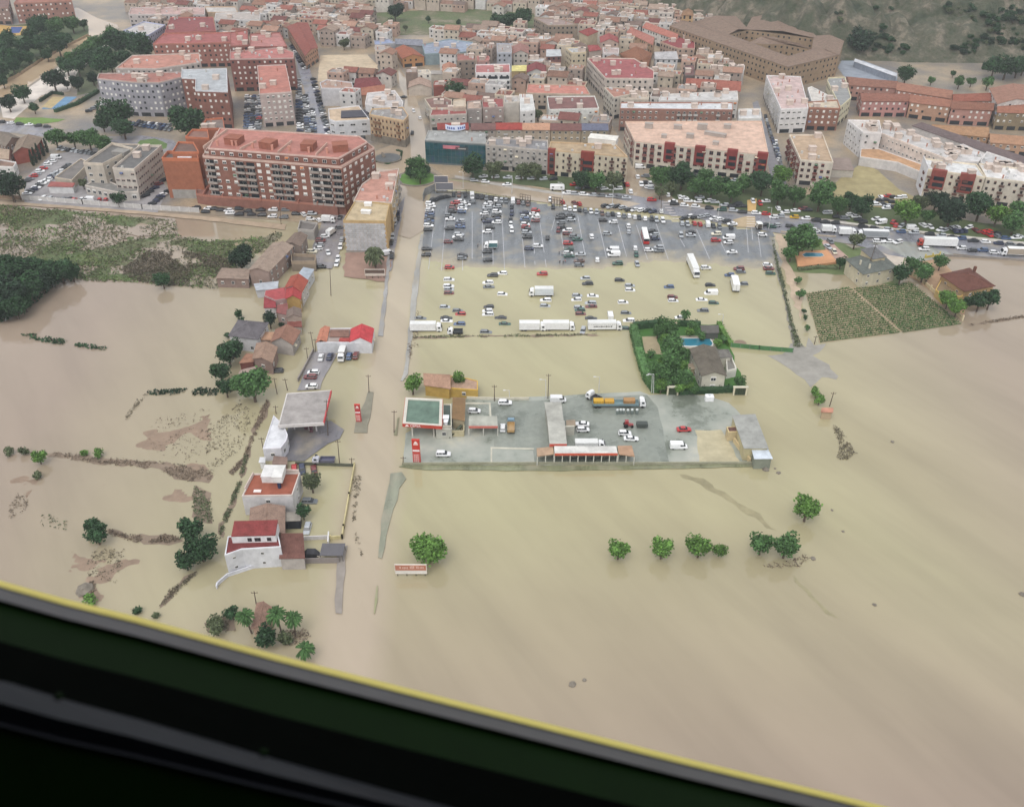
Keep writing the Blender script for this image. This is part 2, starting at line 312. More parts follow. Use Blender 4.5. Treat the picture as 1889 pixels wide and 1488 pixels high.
tag(link('car_park_asphalt', me, None, srgb(106, 109, 112)), kind='structure')
for f, a, b, c, d in [('T', 205, 190, 162, 750), ('T', 90, 400, 50, 740), ('T', 345, 640, 347, 752), ('T', 430, 240, 430, 650), ('T', 519, 270, 519, 650), ('T', 690, 270, 712, 745), ('T', 610, 380, 612, 700), ('T', 865, 440, 890, 725),
                      ('T', 965, 460, 977, 700), ('T', 1020, 330, 1075, 720), ('T', 1152, 290, 1122, 400), ('T', 1205, 430, 1225, 560), ('T', 1350, 280, 1410, 600), ('T', 1525, 310, 1600, 640), ('T', 1700, 350, 1775, 630),
                      ('S', 152, 350, 280, 745), ('S', 380, 330, 522, 750), ('S', 650, 490, 712, 600), ('S', 850, 400, 1000, 740), ('S', 1130, 540, 1200, 690), ('S', 1430, 380, 1457, 740), ('S', 1490, 380, 1500, 520), ('S', 1568, 480, 1600, 720)]:
    p, q = park_at(*fp(f, a, b)), park_at(*fp(f, c, d)); w = Vector((.09, 0, 0)); q.z = max(q.z, .02)
    mb = MB(); mb.hexa([p - w, q - w, q + w, p + w], [v + Vector((0, 0, .05)) for v in (p - w, q - w, q + w, p + w)]); tag(mb.build('parking_line', 'plain', None, srgb(196, 196, 200)), kind='structure')
# avenue: mud-covered at the roundabout, wet asphalt further along
sheet('avenue_road', 'P', [(1040, 366), (1140, 356), (1240, 373), (1330, 390), (1440, 400), (1560, 416), (1700, 432), (1889, 449), (2300, 487), (2300, 530), (1889, 480), (1760, 468), (1700, 480), (1640, 470), (1580, 452), (1450, 432), (1330, 412), (1280, 402), (1150, 386)], .2, 'asphalt', srgb(122, 122, 128))
sheet('avenue_mud', 'P', [(790, 345), (800, 325), (840, 334), (905, 341), (1010, 352), (1110, 362), (1180, 376), (1140, 388), (1040, 378), (960, 367), (870, 351), (815, 347)], .215, 'street_flood', None, .5, 4)
sheet('roundabout_water', 'P', [(728, 432), (734, 380), (738, 330), (690, 318), (690, 280), (735, 262), (748, 180), (700, 90), (716, 88), (765, 170), (785, 240), (786, 300), (830, 332), (790, 352), (782, 425), (756, 440)], .16, 'street_flood')
sheet('side_street_water', 'P', [(1150, 345), (1140, 300), (1128, 262), (1080, 180), (1090, 178), (1128, 230), (1160, 285), (1185, 345), (1172, 362)], .17, 'street_flood')
sheet('mud_crossing', 'S', [(1270, 285), (1440, 240), (1530, 245), (1540, 375), (1320, 370)], .23, 'ground_sheet', srgb(178, 158, 128))
sheet('tile_path', 'U', [(985, 345), (1075, 330), (1065, 445), (990, 445)], .26, 'ground_sheet', srgb(200, 165, 110))
sheet('grass_verge', 'U', [(40, 130), (180, 230), (330, 330), (600, 380), (980, 440), (1300, 470), (1889, 530), (1889, 250), (1500, 300), (700, 130)], .16, 'ground_sheet', srgb(82, 94, 62), .6)
sheet('grass_verge', 'V', [(0, 140), (300, 290), (900, 355), (1889, 450), (2600, 540), (2600, 380), (1400, 250), (760, 100), (300, 30), (0, 20)], .165, 'ground_sheet', srgb(84, 96, 62), .6)
sheet('grass_verge', 'C', [(-60, 1290), (300, 1330), (600, 1370), (1080, 1400), (1080, 1310), (600, 1260), (0, 1230)], .17, 'ground_sheet', srgb(82, 94, 64), .5)
sheet('pavement', 'C', [(-160, 1265), (140, 1320), (600, 1390), (1090, 1420), (1110, 1435), (590, 1408), (140, 1340), (-160, 1285)], .24, 'ground_sheet', srgb(172, 166, 158))
sheet('pavement', 'V', [(0, 225), (600, 300), (1300, 380), (1889, 440), (1889, 470), (1300, 402), (600, 318), (0, 248)], .24, 'ground_sheet', srgb(190, 184, 174))
sheet('pavement', 'U', [(270, 375), (700, 425), (1250, 482), (1889, 545), (1889, 560), (1250, 496), (700, 437), (270, 388)], .245, 'ground_sheet', srgb(186, 180, 172))
for i in range(7):
    mb = MB(); a, b = fat('S', 440 + 22 * i, 80 + 32 * i, .22), fat('S', 520 + 22 * i, 82 + 32 * i, .22)
    mb.box(((a.x + b.x) / 2, (a.y + b.y) / 2, .225), ((b - a).length, .55, .03)); tag(mb.build('crossing_stripe', 'plain', None, srgb(215, 205, 200)), kind='structure')
for i in range(5):
    a, b = fat('S', 1432, 250 + 28 * i, .25), fat('S', 1526, 250 + 28 * i, .25); mb = MB(); mb.box(((a.x + b.x) / 2, (a.y + b.y) / 2, .25), ((b - a).length, .6, .03)); tag(mb.build('crossing_stripe', 'plain', None, srgb(215, 205, 195)), kind='structure')
# avenue median strips and flooded road kerbs
for nm, pts, col in [('road_kerb', [(782, 432), (776, 432), (762, 520), (745, 690), (738, 702), (744, 702), (752, 690), (768, 560), (772, 520)], (150, 148, 142)),
                     ('road_kerb', [(722, 460), (716, 460), (706, 560), (698, 618), (706, 620), (712, 560)], (140, 138, 136)),
                     ('road_kerb', [(722, 872), (742, 870), (748, 882), (738, 900), (726, 940), (712, 985), (706, 1028), (697, 1028), (704, 960)], (128, 130, 112)),
                     ('road_kerb', [(698, 1080), (694, 1080), (689, 1130), (693, 1130)], (140, 140, 105)),
                     ('road_kerb', [(735, 860), (745, 856), (900, 858), (1100, 858), (1390, 856), (1390, 860), (1100, 866), (1000, 868), (900, 866), (790, 866), (760, 864)], (120, 122, 95)),
                     ('flooded_pavement', [(640, 1005), (630, 1130), (618, 1130), (622, 1010)], (148, 140, 132)),
                     ('traffic_island', [(680, 722), (688, 722), (689, 728), (677, 798), (653, 797), (655, 780), (664, 760)], (138, 134, 118)),
                     ('traffic_island', [(734, 770), (736, 770), (732, 802), (727, 802)], (140, 138, 112)),
                     ('dry_parking_strip', [(735, 380), (747, 362), (733, 440), (722, 500), (712, 500), (722, 440)], (118, 116, 122)),
                     ('car_dealer_asphalt', [(575, 652), (600, 640), (622, 655), (600, 690), (590, 718), (548, 720), (560, 690)], (132, 128, 130)),
                     ('forecourt_asphalt', [(532, 785), (610, 775), (634, 792), (628, 808), (605, 818), (560, 850), (520, 850)], (110, 108, 112)),
                     ('street_asphalt', [(588, 495), (612, 495), (625, 470), (634, 425), (640, 380), (600, 380), (590, 420), (575, 460)], (128, 124, 126)),
                     ('street_asphalt', [(545, 290), (580, 250), (566, 180), (548, 120), (540, 80), (552, 80), (572, 130), (590, 190), (606, 235), (610, 260), (588, 262), (590, 290)], (128, 128, 138)),
                     ('car_yard_ground', [(452, 250), (455, 180), (478, 172), (484, 250)], (168, 156, 146)),
                     ('ring_road', [(-300, 225), (0, 222), (80, 232), (130, 248), (200, 252), (262, 250), (320, 258), (330, 275), (290, 282), (250, 268), (205, 262), (120, 256), (0, 243), (-300, 250)], (130, 128, 134)),
                     ('clinic_yard', [(45, 375), (45, 330), (95, 285), (180, 272), (180, 310), (300, 330), (310, 350), (290, 392), (200, 386)], (148, 144, 144)),
                     ('rear_street', [(1425, 335), (1412, 290), (1400, 240), (1388, 190), (1398, 186), (1415, 240), (1432, 290), (1452, 340)], (138, 136, 140)),
                     ('school_yard', [(1545, 125), (1560, 100), (1655, 135), (1655, 150), (1560, 145)], (148, 155, 165)),
                     ('vacant_lot', [(440 + 570 / 3.9167, 590 / 3.9167), (440 + 590 / 3.9167, 400 / 3.9167), (440 + 930 / 3.9167, 395 / 3.9167), (440 + 1005 / 3.9167, 470 / 3.9167), (440 + 1005 / 3.9167, 560 / 3.9167), (440 + 800 / 3.9167, 590 / 3.9167)], (196, 178, 152)),
                     ('vacant_lot', [(1525, 352), (1555, 325), (1590, 300), (1620, 315), (1660, 350), (1690, 365), (1680, 385), (1560, 380)], (158, 146, 108))]:
    sheet(nm, 'P', pts, .26 if 'kerb' in nm or 'island' in nm else .24, 'asphalt' if 'asphalt' in nm or 'strip' in nm or 'road' in nm else 'ground_sheet', srgb(*col), .25, 4, .2 if 'kerb' in nm or 'island' in nm else 0)
sheet('lawn_strip', 'A', [(90, 890), (120, 850), (300, 850), (470, 862), (420, 880), (250, 900)], .25, 'ground_sheet', srgb(110, 138, 70), .4)
sheet('ring_lawn', 'A', [(980, 1050), (1010, 1015), (1120, 1000), (1210, 1040), (1200, 1070), (1160, 1085)], .25, 'ground_sheet', srgb(100, 122, 72), .3)
# the swollen river at the left
sheet('river', 'A', [(-900, 900), (0, 610), (120, 560), (300, 440), (500, 330), (640, 260), (640, 190), (540, 130), (500, 80), (560, 55), (700, 130), (850, 180), (860, 215), (770, 270), (600, 350), (440, 460), (200, 625), (0, 725), (-900, 1100)], .2, 'river_flood')
sheet('park_ground', 'A', [(-900, 890), (0, 605), (120, 555), (300, 435), (500, 325), (645, 255), (640, 190), (560, 140), (300, 170), (0, 190), (-900, 300)], .18, 'ground_sheet', srgb(84, 96, 66), .5)
sheet('park_ground', 'A', [(540, 520), (700, 405), (850, 330), (880, 220), (1000, 270), (1100, 300), (1090, 390), (940, 400), (830, 500), (700, 560), (700, 660), (560, 690)], .18, 'ground_sheet', srgb(96, 102, 78), .5)
sheet('riverside_walk', 'A', [(0, 735), (200, 640), (440, 475), (620, 355), (780, 275), (840, 330), (700, 400), (560, 520), (500, 660), (300, 690), (100, 860), (20, 850)], .19, 'ground_sheet', srgb(212, 202, 192))
sheet('sports_court', 'A', [(-100, 290), (-60, 170), (70, 190), (230, 190), (200, 250), (100, 260)], .22, 'ground_sheet', srgb(190, 155, 95))
sheet('sports_court', 'A', [(70, 240), (80, 195), (165, 195), (140, 240)], .23, 'ground_sheet', srgb(70, 90, 140))
sheet('small_court', 'A', [(300, 790), (390, 700), (560, 700), (440, 785)], .23, 'ground_sheet', srgb(110, 145, 175))
sheet('small_court', 'A', [(300, 775), (380, 700), (470, 700), (370, 785)], .235, 'ground_sheet', srgb(185, 165, 125))
# muddy scrub field on the left
SCRUB = [(-500, 190), (0, 150), (260, 180), (300, 190), (420, 180), (900, 230), (1250, 260), (1120, 300), (1270, 265), (1280, 360), (1320, 385), (1540, 410), (1880, 380), (2000, 340), (2060, 370), (1880, 520), (1830, 530), (1560, 760), (1240, 740), (980, 710), (620, 700), (560, 690), (300, 700), (-600, 700)]
FP = ccw([tuple(fat('E', x, y)[:2]) for x, y in SCRUB]); bm = bmesh.new(); gv = {}; fx = [p[0] for p in FP]; fy = [p[1] for p in FP]
def field_z(x, y): return .0 + .42 * noise.fractal((x * .035, y * .05, 4), 1, 2, 5) + .1 * noise.noise((x * .3, y * .3, 2))
for i in range(int((max(fx) - min(fx)) / 1.6) + 1):
    for j in range(int((max(fy) - min(fy)) / 1.6) + 1):
        x, y = min(fx) + i * 1.6, min(fy) + j * 1.6
        if inside((x + 2 * noise.noise((x * .2, y * .2, 0)), y + 2 * noise.noise((x * .2, y * .2, 5))), FP): gv[i, j] = bm.verts.new((x, y, field_z(x, y)))
for (i, j) in list(gv):
    q = [(i, j), (i + 1, j), (i + 1, j + 1), (i, j + 1)]
    if all(k in gv for k in q): bm.faces.new([gv[k] for k in q])
me = bpy.data.meshes.new('overgrown_field'); bm.to_mesh(me); bm.free(); me.materials.append(MATS['field']); tag(link('overgrown_field', me), kind='structure')
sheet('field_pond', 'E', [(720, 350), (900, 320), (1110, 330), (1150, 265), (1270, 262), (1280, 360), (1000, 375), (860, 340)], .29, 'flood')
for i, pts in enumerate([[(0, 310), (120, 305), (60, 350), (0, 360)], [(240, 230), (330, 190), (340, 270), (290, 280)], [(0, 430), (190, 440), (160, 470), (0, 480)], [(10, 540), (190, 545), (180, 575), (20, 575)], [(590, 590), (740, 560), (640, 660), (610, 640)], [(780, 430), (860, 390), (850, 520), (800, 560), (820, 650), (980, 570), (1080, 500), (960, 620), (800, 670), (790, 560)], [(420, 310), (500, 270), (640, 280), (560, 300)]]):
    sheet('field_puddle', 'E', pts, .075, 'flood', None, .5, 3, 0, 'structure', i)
sheet('dirt_track', 'E', [(-300, 120), (160, 130), (1040, 195), (1440, 230), (2060, 290), (2060, 330), (1440, 255), (1040, 215), (160, 150), (-300, 150)], .3, 'ground_sheet', srgb(170, 150, 128), .4)
sheet('rubble_lot', 'F', [(1110, 490), (1125, 375), (1300, 370), (1420, 400), (1510, 420), (1450, 610), (1120, 570)], .25, 'ground_sheet', srgb(150, 122, 108), .6, 3)
# the garden island, filling station yard, villa plots
sheet('garden_lawn', 'L', [(405, 125), (640, 95), (1170, 80), (1245, 280), (1290, 430), (1385, 620), (1270, 665), (790, 690), (590, 670), (530, 560)], .12, 'ground_sheet', srgb(72, 112, 52), .5, 4)
sheet('bare_soil', 'L', [(480, 185), (610, 185), (655, 340), (520, 335)], .14, 'ground_sheet', srgb(175, 160, 130), .4, 3)
sheet('filling_station_yard', 'P', [(744, 857), (748, 800), (845, 735), (900, 736), (1180, 722), (1200, 728), (1300, 728), (1345, 742), (1372, 768), (1415, 830), (1415, 856), (1200, 858)], .1, 'yard', None, .35, 4)
sheet('yard_asphalt', 'P', [(905, 745), (930, 741), (1005, 738), (1060, 734), (1195, 728), (1212, 752), (1222, 790), (1230, 830), (1236, 854), (985, 855), (985, 830), (912, 826), (908, 790)], .106, 'yard_tar', None, .3, 4)
sheet('yard_kerb', 'P', [(838, 742), (905, 742), (908, 790), (904, 790), (902, 745), (838, 745)], .16, 'ground_sheet', srgb(190, 186, 170), 0, 4, .1)
sheet('yard_kerb', 'P', [(985, 826), (905, 824), (905, 853), (908, 853), (908, 827), (985, 829)], .16, 'ground_sheet', srgb(190, 186, 170), 0, 4, .1)
sheet('sand_patch', 'L', [(945, 990), (1170, 990), (1330, 1270), (985, 1270)], .115, 'ground_sheet', srgb(186, 176, 146), .3, 3)
sheet('villa_plot', 'I', [(40, 330), (60, 180), (0, 140), (300, 150), (420, 170), (540, 240), (760, 215), (960, 290), (930, 400), (990, 430), (880, 520), (640, 500), (500, 440), (110, 420)], .1, 'ground_sheet', srgb(104, 118, 76), .6, 4)
sheet('pink_drive', 'I', [(300, 160), (365, 165), (440, 240), (520, 310), (420, 330), (350, 265)], .13, 'ground_sheet', srgb(178, 150, 138))
sheet('patio', 'I', [(740, 222), (850, 240), (950, 295), (920, 380), (800, 345)], .13, 'ground_sheet', srgb(196, 184, 170))
sheet('villa_plot', 'I', [(970, 440), (1050, 350), (1110, 300), (1220, 310), (1280, 380), (1440, 560), (1400, 760), (1240, 640)], .1, 'ground_sheet', srgb(170, 140, 112), .4, 4)
sheet('junction_asphalt', 'I', [(650, 200), (900, 180), (1060, 200), (1330, 290), (1250, 310), (1060, 340), (960, 310), (760, 215)], .21, 'asphalt', srgb(140, 142, 136))
sheet('vineyard_soil', 'I', [(190, 580), (530, 540), (1000, 505), (1380, 810), (920, 880), (300, 960)], .06, 'ground_sheet', srgb(165, 146, 120), .4, 4)
sheet('mud_spill', 'I', [(-90, 1060), (0, 1050), (90, 960), (180, 1000), (200, 920), (260, 970), (360, 965), (300, 1030), (260, 1050), (400, 1160), (440, 1250), (300, 1210), (240, 1290), (120, 1200), (0, 1110)], .03, 'ground_sheet', srgb(150, 146, 138), .9, 3)
sheet('gravel_bank', 'H', [(1490, 480), (1530, 560), (1560, 780), (1600, 900), (1650, 1200), (1720, 1440), (1800, 1488), (1690, 1488), (1640, 1250), (1590, 1000), (1550, 860), (1500, 640), (1470, 520)], .1, 'ground_sheet', srgb(142, 138, 128), .5, 2.5)
sheet('mud_bank', 'H', [(1530, 520), (1600, 520), (1680, 700), (1700, 900), (1767, 1060), (1767, 1250), (1690, 1100), (1600, 800)], .06, 'ground_sheet', srgb(182, 162, 140), .8, 3)
# silt bars and drowned tracks just under the surface of the big sheet
for i, pts in enumerate([[(1250, 874), (1300, 884), (1322, 900), (1400, 950), (1432, 980), (1415, 975), (1330, 915), (1290, 895)], [(1460, 1060), (1480, 1075), (1512, 1112), (1545, 1140), (1508, 1116), (1470, 1075)]]):
    sheet('silt_bar', 'P', pts, .012, 'ground_sheet', srgb(150, 142, 112), .7, 2.2, 0, 'structure', i)
sheet('waste_ground', 'P', [(690, 24), (830, 16), (985, 20), (990, 62), (860, 66), (690, 64)], .24, 'field', None, .6, 5)
# hill behind the convent
bm = bmesh.new(); gv = {}
HX0, HX1, HY0, HY1, HS = 90, 620, 520, 1150, 5.0
def hill_z(x, y):
    e = (y - (640 + .06 * (420 - x) + (max(0, 200 - x) * 1.4))) * .5
    e = max(0, e); e = e / (1 + e / 230)
    n = noise.fractal((x * .02, y * .02, 5), 1.0, 2.1, 6) * 12 + abs(noise.noise((x * .05, y * .035, 9))) * 16 + abs(noise.noise((x * .14, y * .1, 2))) * 6
    return e + n * min(1, e / 12) - .3
for i in range(int((HX1 - HX0) / HS)):
    for j in range(int((HY1 - HY0) / HS)):
        x, y = HX0 + i * HS, HY0 + j * HS; gv[i, j] = bm.verts.new((x, y, hill_z(x, y)))
for (i, j) in list(gv):
    q = [(i, j), (i + 1, j), (i + 1, j + 1), (i, j + 1)]
    if all(k in gv for k in q): bm.faces.new([gv[k] for k in q])
me = bpy.data.meshes.new('rocky_hill'); bm.to_mesh(me); bm.free(); me.materials.append(MATS['hill_rock']); tag(link('rocky_hill', me), kind='structure')
def hill_at(px, py):
    d = ray(px, py); t = 480.0
    while t < 1400:
        p = Vector((0, 0, CAM_H)) + d * t
        if p.z < max(0, hill_z(p.x, p.y)): return p
        t += 2
    return None

# ------------------------------------------------------------------ plants
def leaf(mb, c, s, up=.35, rr=RN):
    nrm = Vector((rr.gauss(0, 1), rr.gauss(0, 1), rr.gauss(0, 1) + up)).normalized(); u = nrm.orthogonal().normalized(); u.rotate(Matrix.Rotation(rr.uniform(0, 6.28), 3, nrm)); w = nrm.cross(u)
    a = s * rr.uniform(.6, 1.15); b = s * rr.uniform(.45, .9)
    mb.face([c + u * a, c + w * b + nrm * s * .12, c - u * a * .8, c - w * b])
def crown_mesh(name, r, h, count, ls, seed, lumps=7, flat=.8):
    rr = random.Random(seed); mb = MB(); blobs = [(Vector((0, 0, 0)), r * .72)]
    for i in range(lumps):
        a = rr.uniform(0, 6.28); d = r * rr.uniform(.35, .62); blobs.append((Vector((math.cos(a) * d, math.sin(a) * d, r * rr.uniform(-.3, .55) * flat)), r * rr.uniform(.3, .48)))
    for i in range(count):
        c, q = blobs[rr.randrange(len(blobs))] if rr.random() < .8 else blobs[0]
        d = Vector((rr.gauss(0, 1), rr.gauss(0, 1), rr.gauss(0, 1))).normalized(); k = q * rr.uniform(.72, 1.08) * (1 + .3 * (rr.random() ** 6))
        v = c + Vector((d.x, d.y, d.z * flat)) * k; v.z += h
        leaf(mb, v, ls, .5 + d.z, rr)
    # shaded inner mass of twigs and leaves
    for c, q in blobs[:4]:
        L = [[c + Vector((math.cos(t * 1.0472) * math.cos(e), math.sin(t * 1.0472) * math.cos(e), math.sin(e) * flat)) * q * .72 + Vector((0, 0, h)) for t in range(6)] for e in (-1.2, -.5, .3, 1.1)]
        for a in range(3): mb.hexa(L[a], L[a + 1])
    return mb.mesh(name, ['foliage'])
def trunk_mesh(name, h, r, limbs, seed, reach):
    rr = random.Random(seed); mb = MB(); mb.tube((0, 0, -.3), (0, 0, h), r, r * .65, 7)
    for i in range(limbs):
        a = rr.uniform(0, 6.28); z = h * rr.uniform(.7, 1.0); mb.tube((0, 0, z), (math.cos(a) * reach, math.sin(a) * reach, z + reach * rr.uniform(.5, 1.1)), r * .5, r * .15, 5)
    return mb.mesh(name, ['bark'])
CROWN = {}
for k, (r, cnt, ls) in dict(small=(1.6, 320, .29), mid=(3.0, 900, .37), big=(5.0, 1800, .48)).items():
    CROWN[k] = (r, [crown_mesh('crown', r, r * .9 + (1.1 if k != 'small' else .4), cnt, ls, 31 * i + len(k), 8) for i in range(4)], [trunk_mesh('trunk', r * .7 + .8, r * .07 + .06, 4, 5 * i, r * .5) for i in range(4)])
def cypress_mesh(seed):
    rr = random.Random(seed); mb = MB()
    for i in range(420):
        z = rr.uniform(.3, 8.5); q = 1.0 * math.sin(math.pi * min(1, (z / 9) ** .6)) + .12; a = rr.uniform(0, 6.28); leaf(mb, Vector((math.cos(a) * q * rr.uniform(.7, 1), math.sin(a) * q * rr.uniform(.7, 1), z)), .35, .1, rr)
    mb.tube((0, 0, .4), (0, 0, 8), .7, .15, 6); return mb.mesh('crown', ['foliage'])
CYP = [cypress_mesh(i) for i in range(2)]
def palm_mesh(n_fr, L, seed, droop=1.0):
    rr = random.Random(seed); mb = MB()
    for i in range(n_fr):
        a = rr.uniform(0, 6.28); e = rr.uniform(-.7, 1.25); d = Vector((math.cos(a) * math.cos(e), math.sin(a) * math.cos(e), math.sin(e))); side = Vector((-math.sin(a), math.cos(a), 0))
        pts = []
        for t in (0, .35, .7, 1.0): pts.append(d * L * t + Vector((0, 0, -droop * L * .45 * t * t)))
        for t in range(3):
            w0, w1 = L * (.09, .13, .1, .02)[t], L * (.09, .13, .1, .02)[t + 1]
            mb.face([pts[t] - side * w0 + Vector((0, 0, -.12 * L * (t > 0))), pts[t], pts[t + 1], pts[t + 1] - side * w1 + Vector((0, 0, -.12 * L))]); mb.face([pts[t], pts[t] + side * w0 + Vector((0, 0, -.12 * L * (t > 0))), pts[t + 1] + side * w1 + Vector((0, 0, -.12 * L)), pts[t + 1]])
    return mb.mesh('crown', ['foliage'])
PALM = palm_mesh(90, 2.0, 3); DATE = palm_mesh(170, 4.2, 5, 1.1)
GREENS = dict(g=srgb(84, 118, 70, .8), d=srgb(60, 88, 58, .8), l=srgb(102, 138, 68, .8), o=srgb(98, 108, 78, .8), k=srgb(50, 70, 52, .8), b=srgb(104, 96, 80, .8), y=srgb(140, 168, 66, .8))
CNAME = dict(g='green', d='dark green', l='light green', o='olive green', k='very dark', b='brown', y='yellow-green')
def tree(f, x, y, w, c, label, group=None, name='leafy_tree', cat='tree', sink=0.0, squash=1.0):
    px, py = fp(f, x, y); wpx = w / FR[f][2]; rad = wpx / scale_at(py) / 2 * 1.1
    k = 'small' if rad < 2.1 else 'mid' if rad < 4.2 else 'big'; r0, cs, ts = CROWN[k]; s = rad / r0; zc = (r0 * .9 + (1.1 if k != 'small' else .4)) * s * squash - sink
    g = at(px, py, max(.5, zc - rad * .15)); i = RN.randrange(4); root = thing(name, (g.x, g.y, .05 - sink), label, cat, group, RN.uniform(0, 6.28)); root.scale = (s * RN.uniform(.93, 1.07), s * RN.uniform(.93, 1.07), s * squash)
    v = RN.uniform(.85, 1.15); col = GREENS[c]; link('crown', cs[i], root, (col[0] * v, col[1] * v, col[2] * v, 1)); link('trunk', ts[i], root)
def trees(phrase, items, name='leafy_tree', cat='tree', noun='tree', key=0, word='from the roundabout end', sink=0.0, squash=1.0, group=None, k=1.0):
    its = [t if len(t) > 4 else (*t, 'g') for t in items]; its.sort(key=lambda t: fp(t[0], t[1], t[2])[key])
    for i, (f, x, y, w, c) in enumerate(its):
        w *= k; pos = f'{ordinal(i + 1)} {word}' if len(its) > 1 else ''
        tree(f, x, y, w, c, f'{CNAME[c]} {noun} {pos} {phrase}'.replace('  ', ' '), group or (f'{noun}s {phrase}' if len(its) > 1 else None), name, cat, sink, squash)
def T5(f, s):
    out = []
    for q in s.split():
        a = q.split(','); out.append((f, float(a[0]), float(a[1]), float(a[2]), a[3] if len(a) > 3 else 'g'))
    return out
trees('in the park strip along the avenue', T5('U', '200,140,190 390,130,220,d 520,230,170 600,140,150 660,240,190 780,190,110,d 850,270,170 960,190,150 1130,190,210,d 1310,130,170,l 1280,280,200 1430,310,170 1660,310,250 1740,240,120 1830,400,150 300,240,100,o 190,270,110,o')
      + T5('V', '260,60,150,d 370,110,190,d 790,170,220,l 970,200,130 1060,60,180,k 1200,180,260,k 1480,110,250,d 1640,190,200,l 1800,270,200 1830,130,160 900,80,150,o')
      + T5('C', '120,1230,115,o 320,1240,110,o 420,1240,110,o 760,1310,130,d 860,1320,130 990,1310,110,o') + T5('B', '1690,1210,160,d'), k=1.08)
trees('on the far river bank', T5('A', '60,300,170,d 170,340,160,d 60,420,160,d 300,190,160,d 400,200,150 420,330,170,d 280,330,150,d 220,260,130,d 520,180,130 470,290,120,d 0,520,160,d 120,420,130,d 600,180,80,d 20,590,100,d 340,400,100,d 90,480,120,d 200,420,120,d 250,180,130,d 350,280,140,d 30,380,150,d'), word='from the frame edge', k=.86)
trees('along the riverside walk', T5('A', '870,310,180,d 810,260,120 700,320,110 760,300,90 640,360,110 580,410,120 480,480,120,d 560,480,130,d 720,470,150,d 800,460,120,d 1000,330,170,d 1050,370,110,d 385,580,150,k 555,605,100,k 160,680,120,d 60,750,110,k 670,570,90,k 480,610,60,k 245,780,70,d 520,430,110 650,430,120,d 760,390,110,d 900,430,120,d'), word='going upstream', k=1.05)
trees('along the river wall', T5('A', '40,575,34,o 85,550,34,o 130,525,36,o 175,490,34,o 225,460,36,o 270,430,34,o 320,395,36,o 370,372,34,o 420,345,34,o 470,315,34,o 520,290,32,o'), name='bush', cat='bush', noun='bush', word='going upstream')
trees('around the ring road', T5('A', '845,840,230,d 740,890,120,d 890,930,150,d 1350,890,230,d 400,1000,150 530,1010,110 640,1010,150 740,1040,140 850,1440,100,d 70,1350,220,k 0,1340,150,k 600,1330,70,o'), word='from the frame edge')
trees('on the green roundabout', T5('B', '1290,1210,140 1240,1250,80,d 1350,1240,90,d 1310,1270,110'))
trees('among the old town roofs', T5('B', '1130,90,120,k 1570,670,150,d 760,320,80,o') + T5('C', '150,160,110,d 200,165,130,d 270,150,110,d 340,130,130,d 1830,530,90 440,830,80,o') , key=1, word='from the top')
trees('on the waste ground behind the market', T5('P', '722,40,14,o 748,52,10,o 790,36,12,d 815,50,9,o 846,42,11,d 872,54,9,o 905,44,13,d 935,36,12,d 960,50,14,d'), word='from the tall dark tree')
trees('below the rocky hill', T5('D', '20,460,90 1140,480,110,d 1480,520,75 1555,522,55 1660,528,75 1440,470,40,d 1300,515,50 ') + T5('D', '750,210,100,k 850,270,160,k 1040,250,90,d 930,200,120,d') , word='from the convent')
trees('above the upper pool terrace', T5('D', '1700,430,120,d 1780,430,140,d 1850,430,120,d 1889,420,110,d 1720,290,110,d'), word='from the hill path')
trees('standing in the open flood', T5('P', '1141,1016,40,l 1221,1014,42,l 1290,1010,46,l 1327,1016,28,l 1404,1005,45 1449,1009,50 1488,941,50,l'), name='flooded_tree', word='counted from the billboard', sink=.6)
trees('beside the billboard in the flood', [('P', 792, 1018, 66, 'l')], name='flooded_tree', sink=.5, squash=.85)
trees('in the pool garden', k=.92, items=T5('L', '700,120,210 740,290,250 800,350,180 730,420,220 660,520,200 850,560,180 760,570,150 930,110,120 1320,580,120 1185,215,80 880,610,120,l 560,340,80 650,610,140,l 620,150,120 690,220,130,l 820,450,130,l 885,340,80 700,600,120 800,640,110,l 930,645,100 640,430,120,l 590,560,90,l 1000,190,90 1130,250,90,l 900,150,90,l'), word='from the hedge side')
trees('around the two villas', T5('I', '150,190,240 80,280,120 250,210,120,l 460,350,90,d 1010,370,130 1090,430,150 920,440,140,d 1220,350,110 1280,630,130,l 1350,690,140,l 1520,640,150,d 1600,630,140,d 1430,650,90,d 570,180,120,o'), word='from the gravel bank')
trees('in the line beside the vineyard', T5('I', '150,590,75 130,485,55 180,720,40,d 190,770,40,d 205,850,45 '), name='bush', cat='bush', noun='bush', key=1, word='from the avenue')
trees('by the orange hut in the flood', T5('I', '270,1350,75,l 295,1400,80,l 260,1320,50,l'), name='bush', cat='bush', noun='bush', key=1, word='from the avenue')
trees('beside the yellow house', [('K', 190, 600, 165, 'l')]); trees('in the yellow house courtyard', [('K', 592, 555, 95, 'l')], squash=2.0)
trees('around the grey-roofed house', T5('J', '190,430,230,d 120,590,170,d 230,380,150,d 400,710,290 170,720,160,d 330,690,170,d 275,90,80,d 300,150,60,d 545,140,140,k 185,275,55,d 650,185,55,k'), key=1, word='from the top')
trees('in the left scrub thicket', T5('E', '60,640,230,d 200,620,200,d 330,640,200,d 440,640,180,d 520,650,120,d 60,800,250,k 200,760,220,d 300,720,170,k 110,900,180,d 10,930,150,k 180,870,120,d 1735,545,190,k 1175,700,120,d'), word='from the frame edge', sink=.8)
trees('around the terracotta house yard', T5('M', '800,190,135,o 740,390,110,d'), key=1, word='from the fence')
trees('beside the tile ruin', T5('M', '480,1260,170,d 140,1180,150,o 245,1090,110,d 620,1260,110,o'), word='from the frame edge', sink=.8)
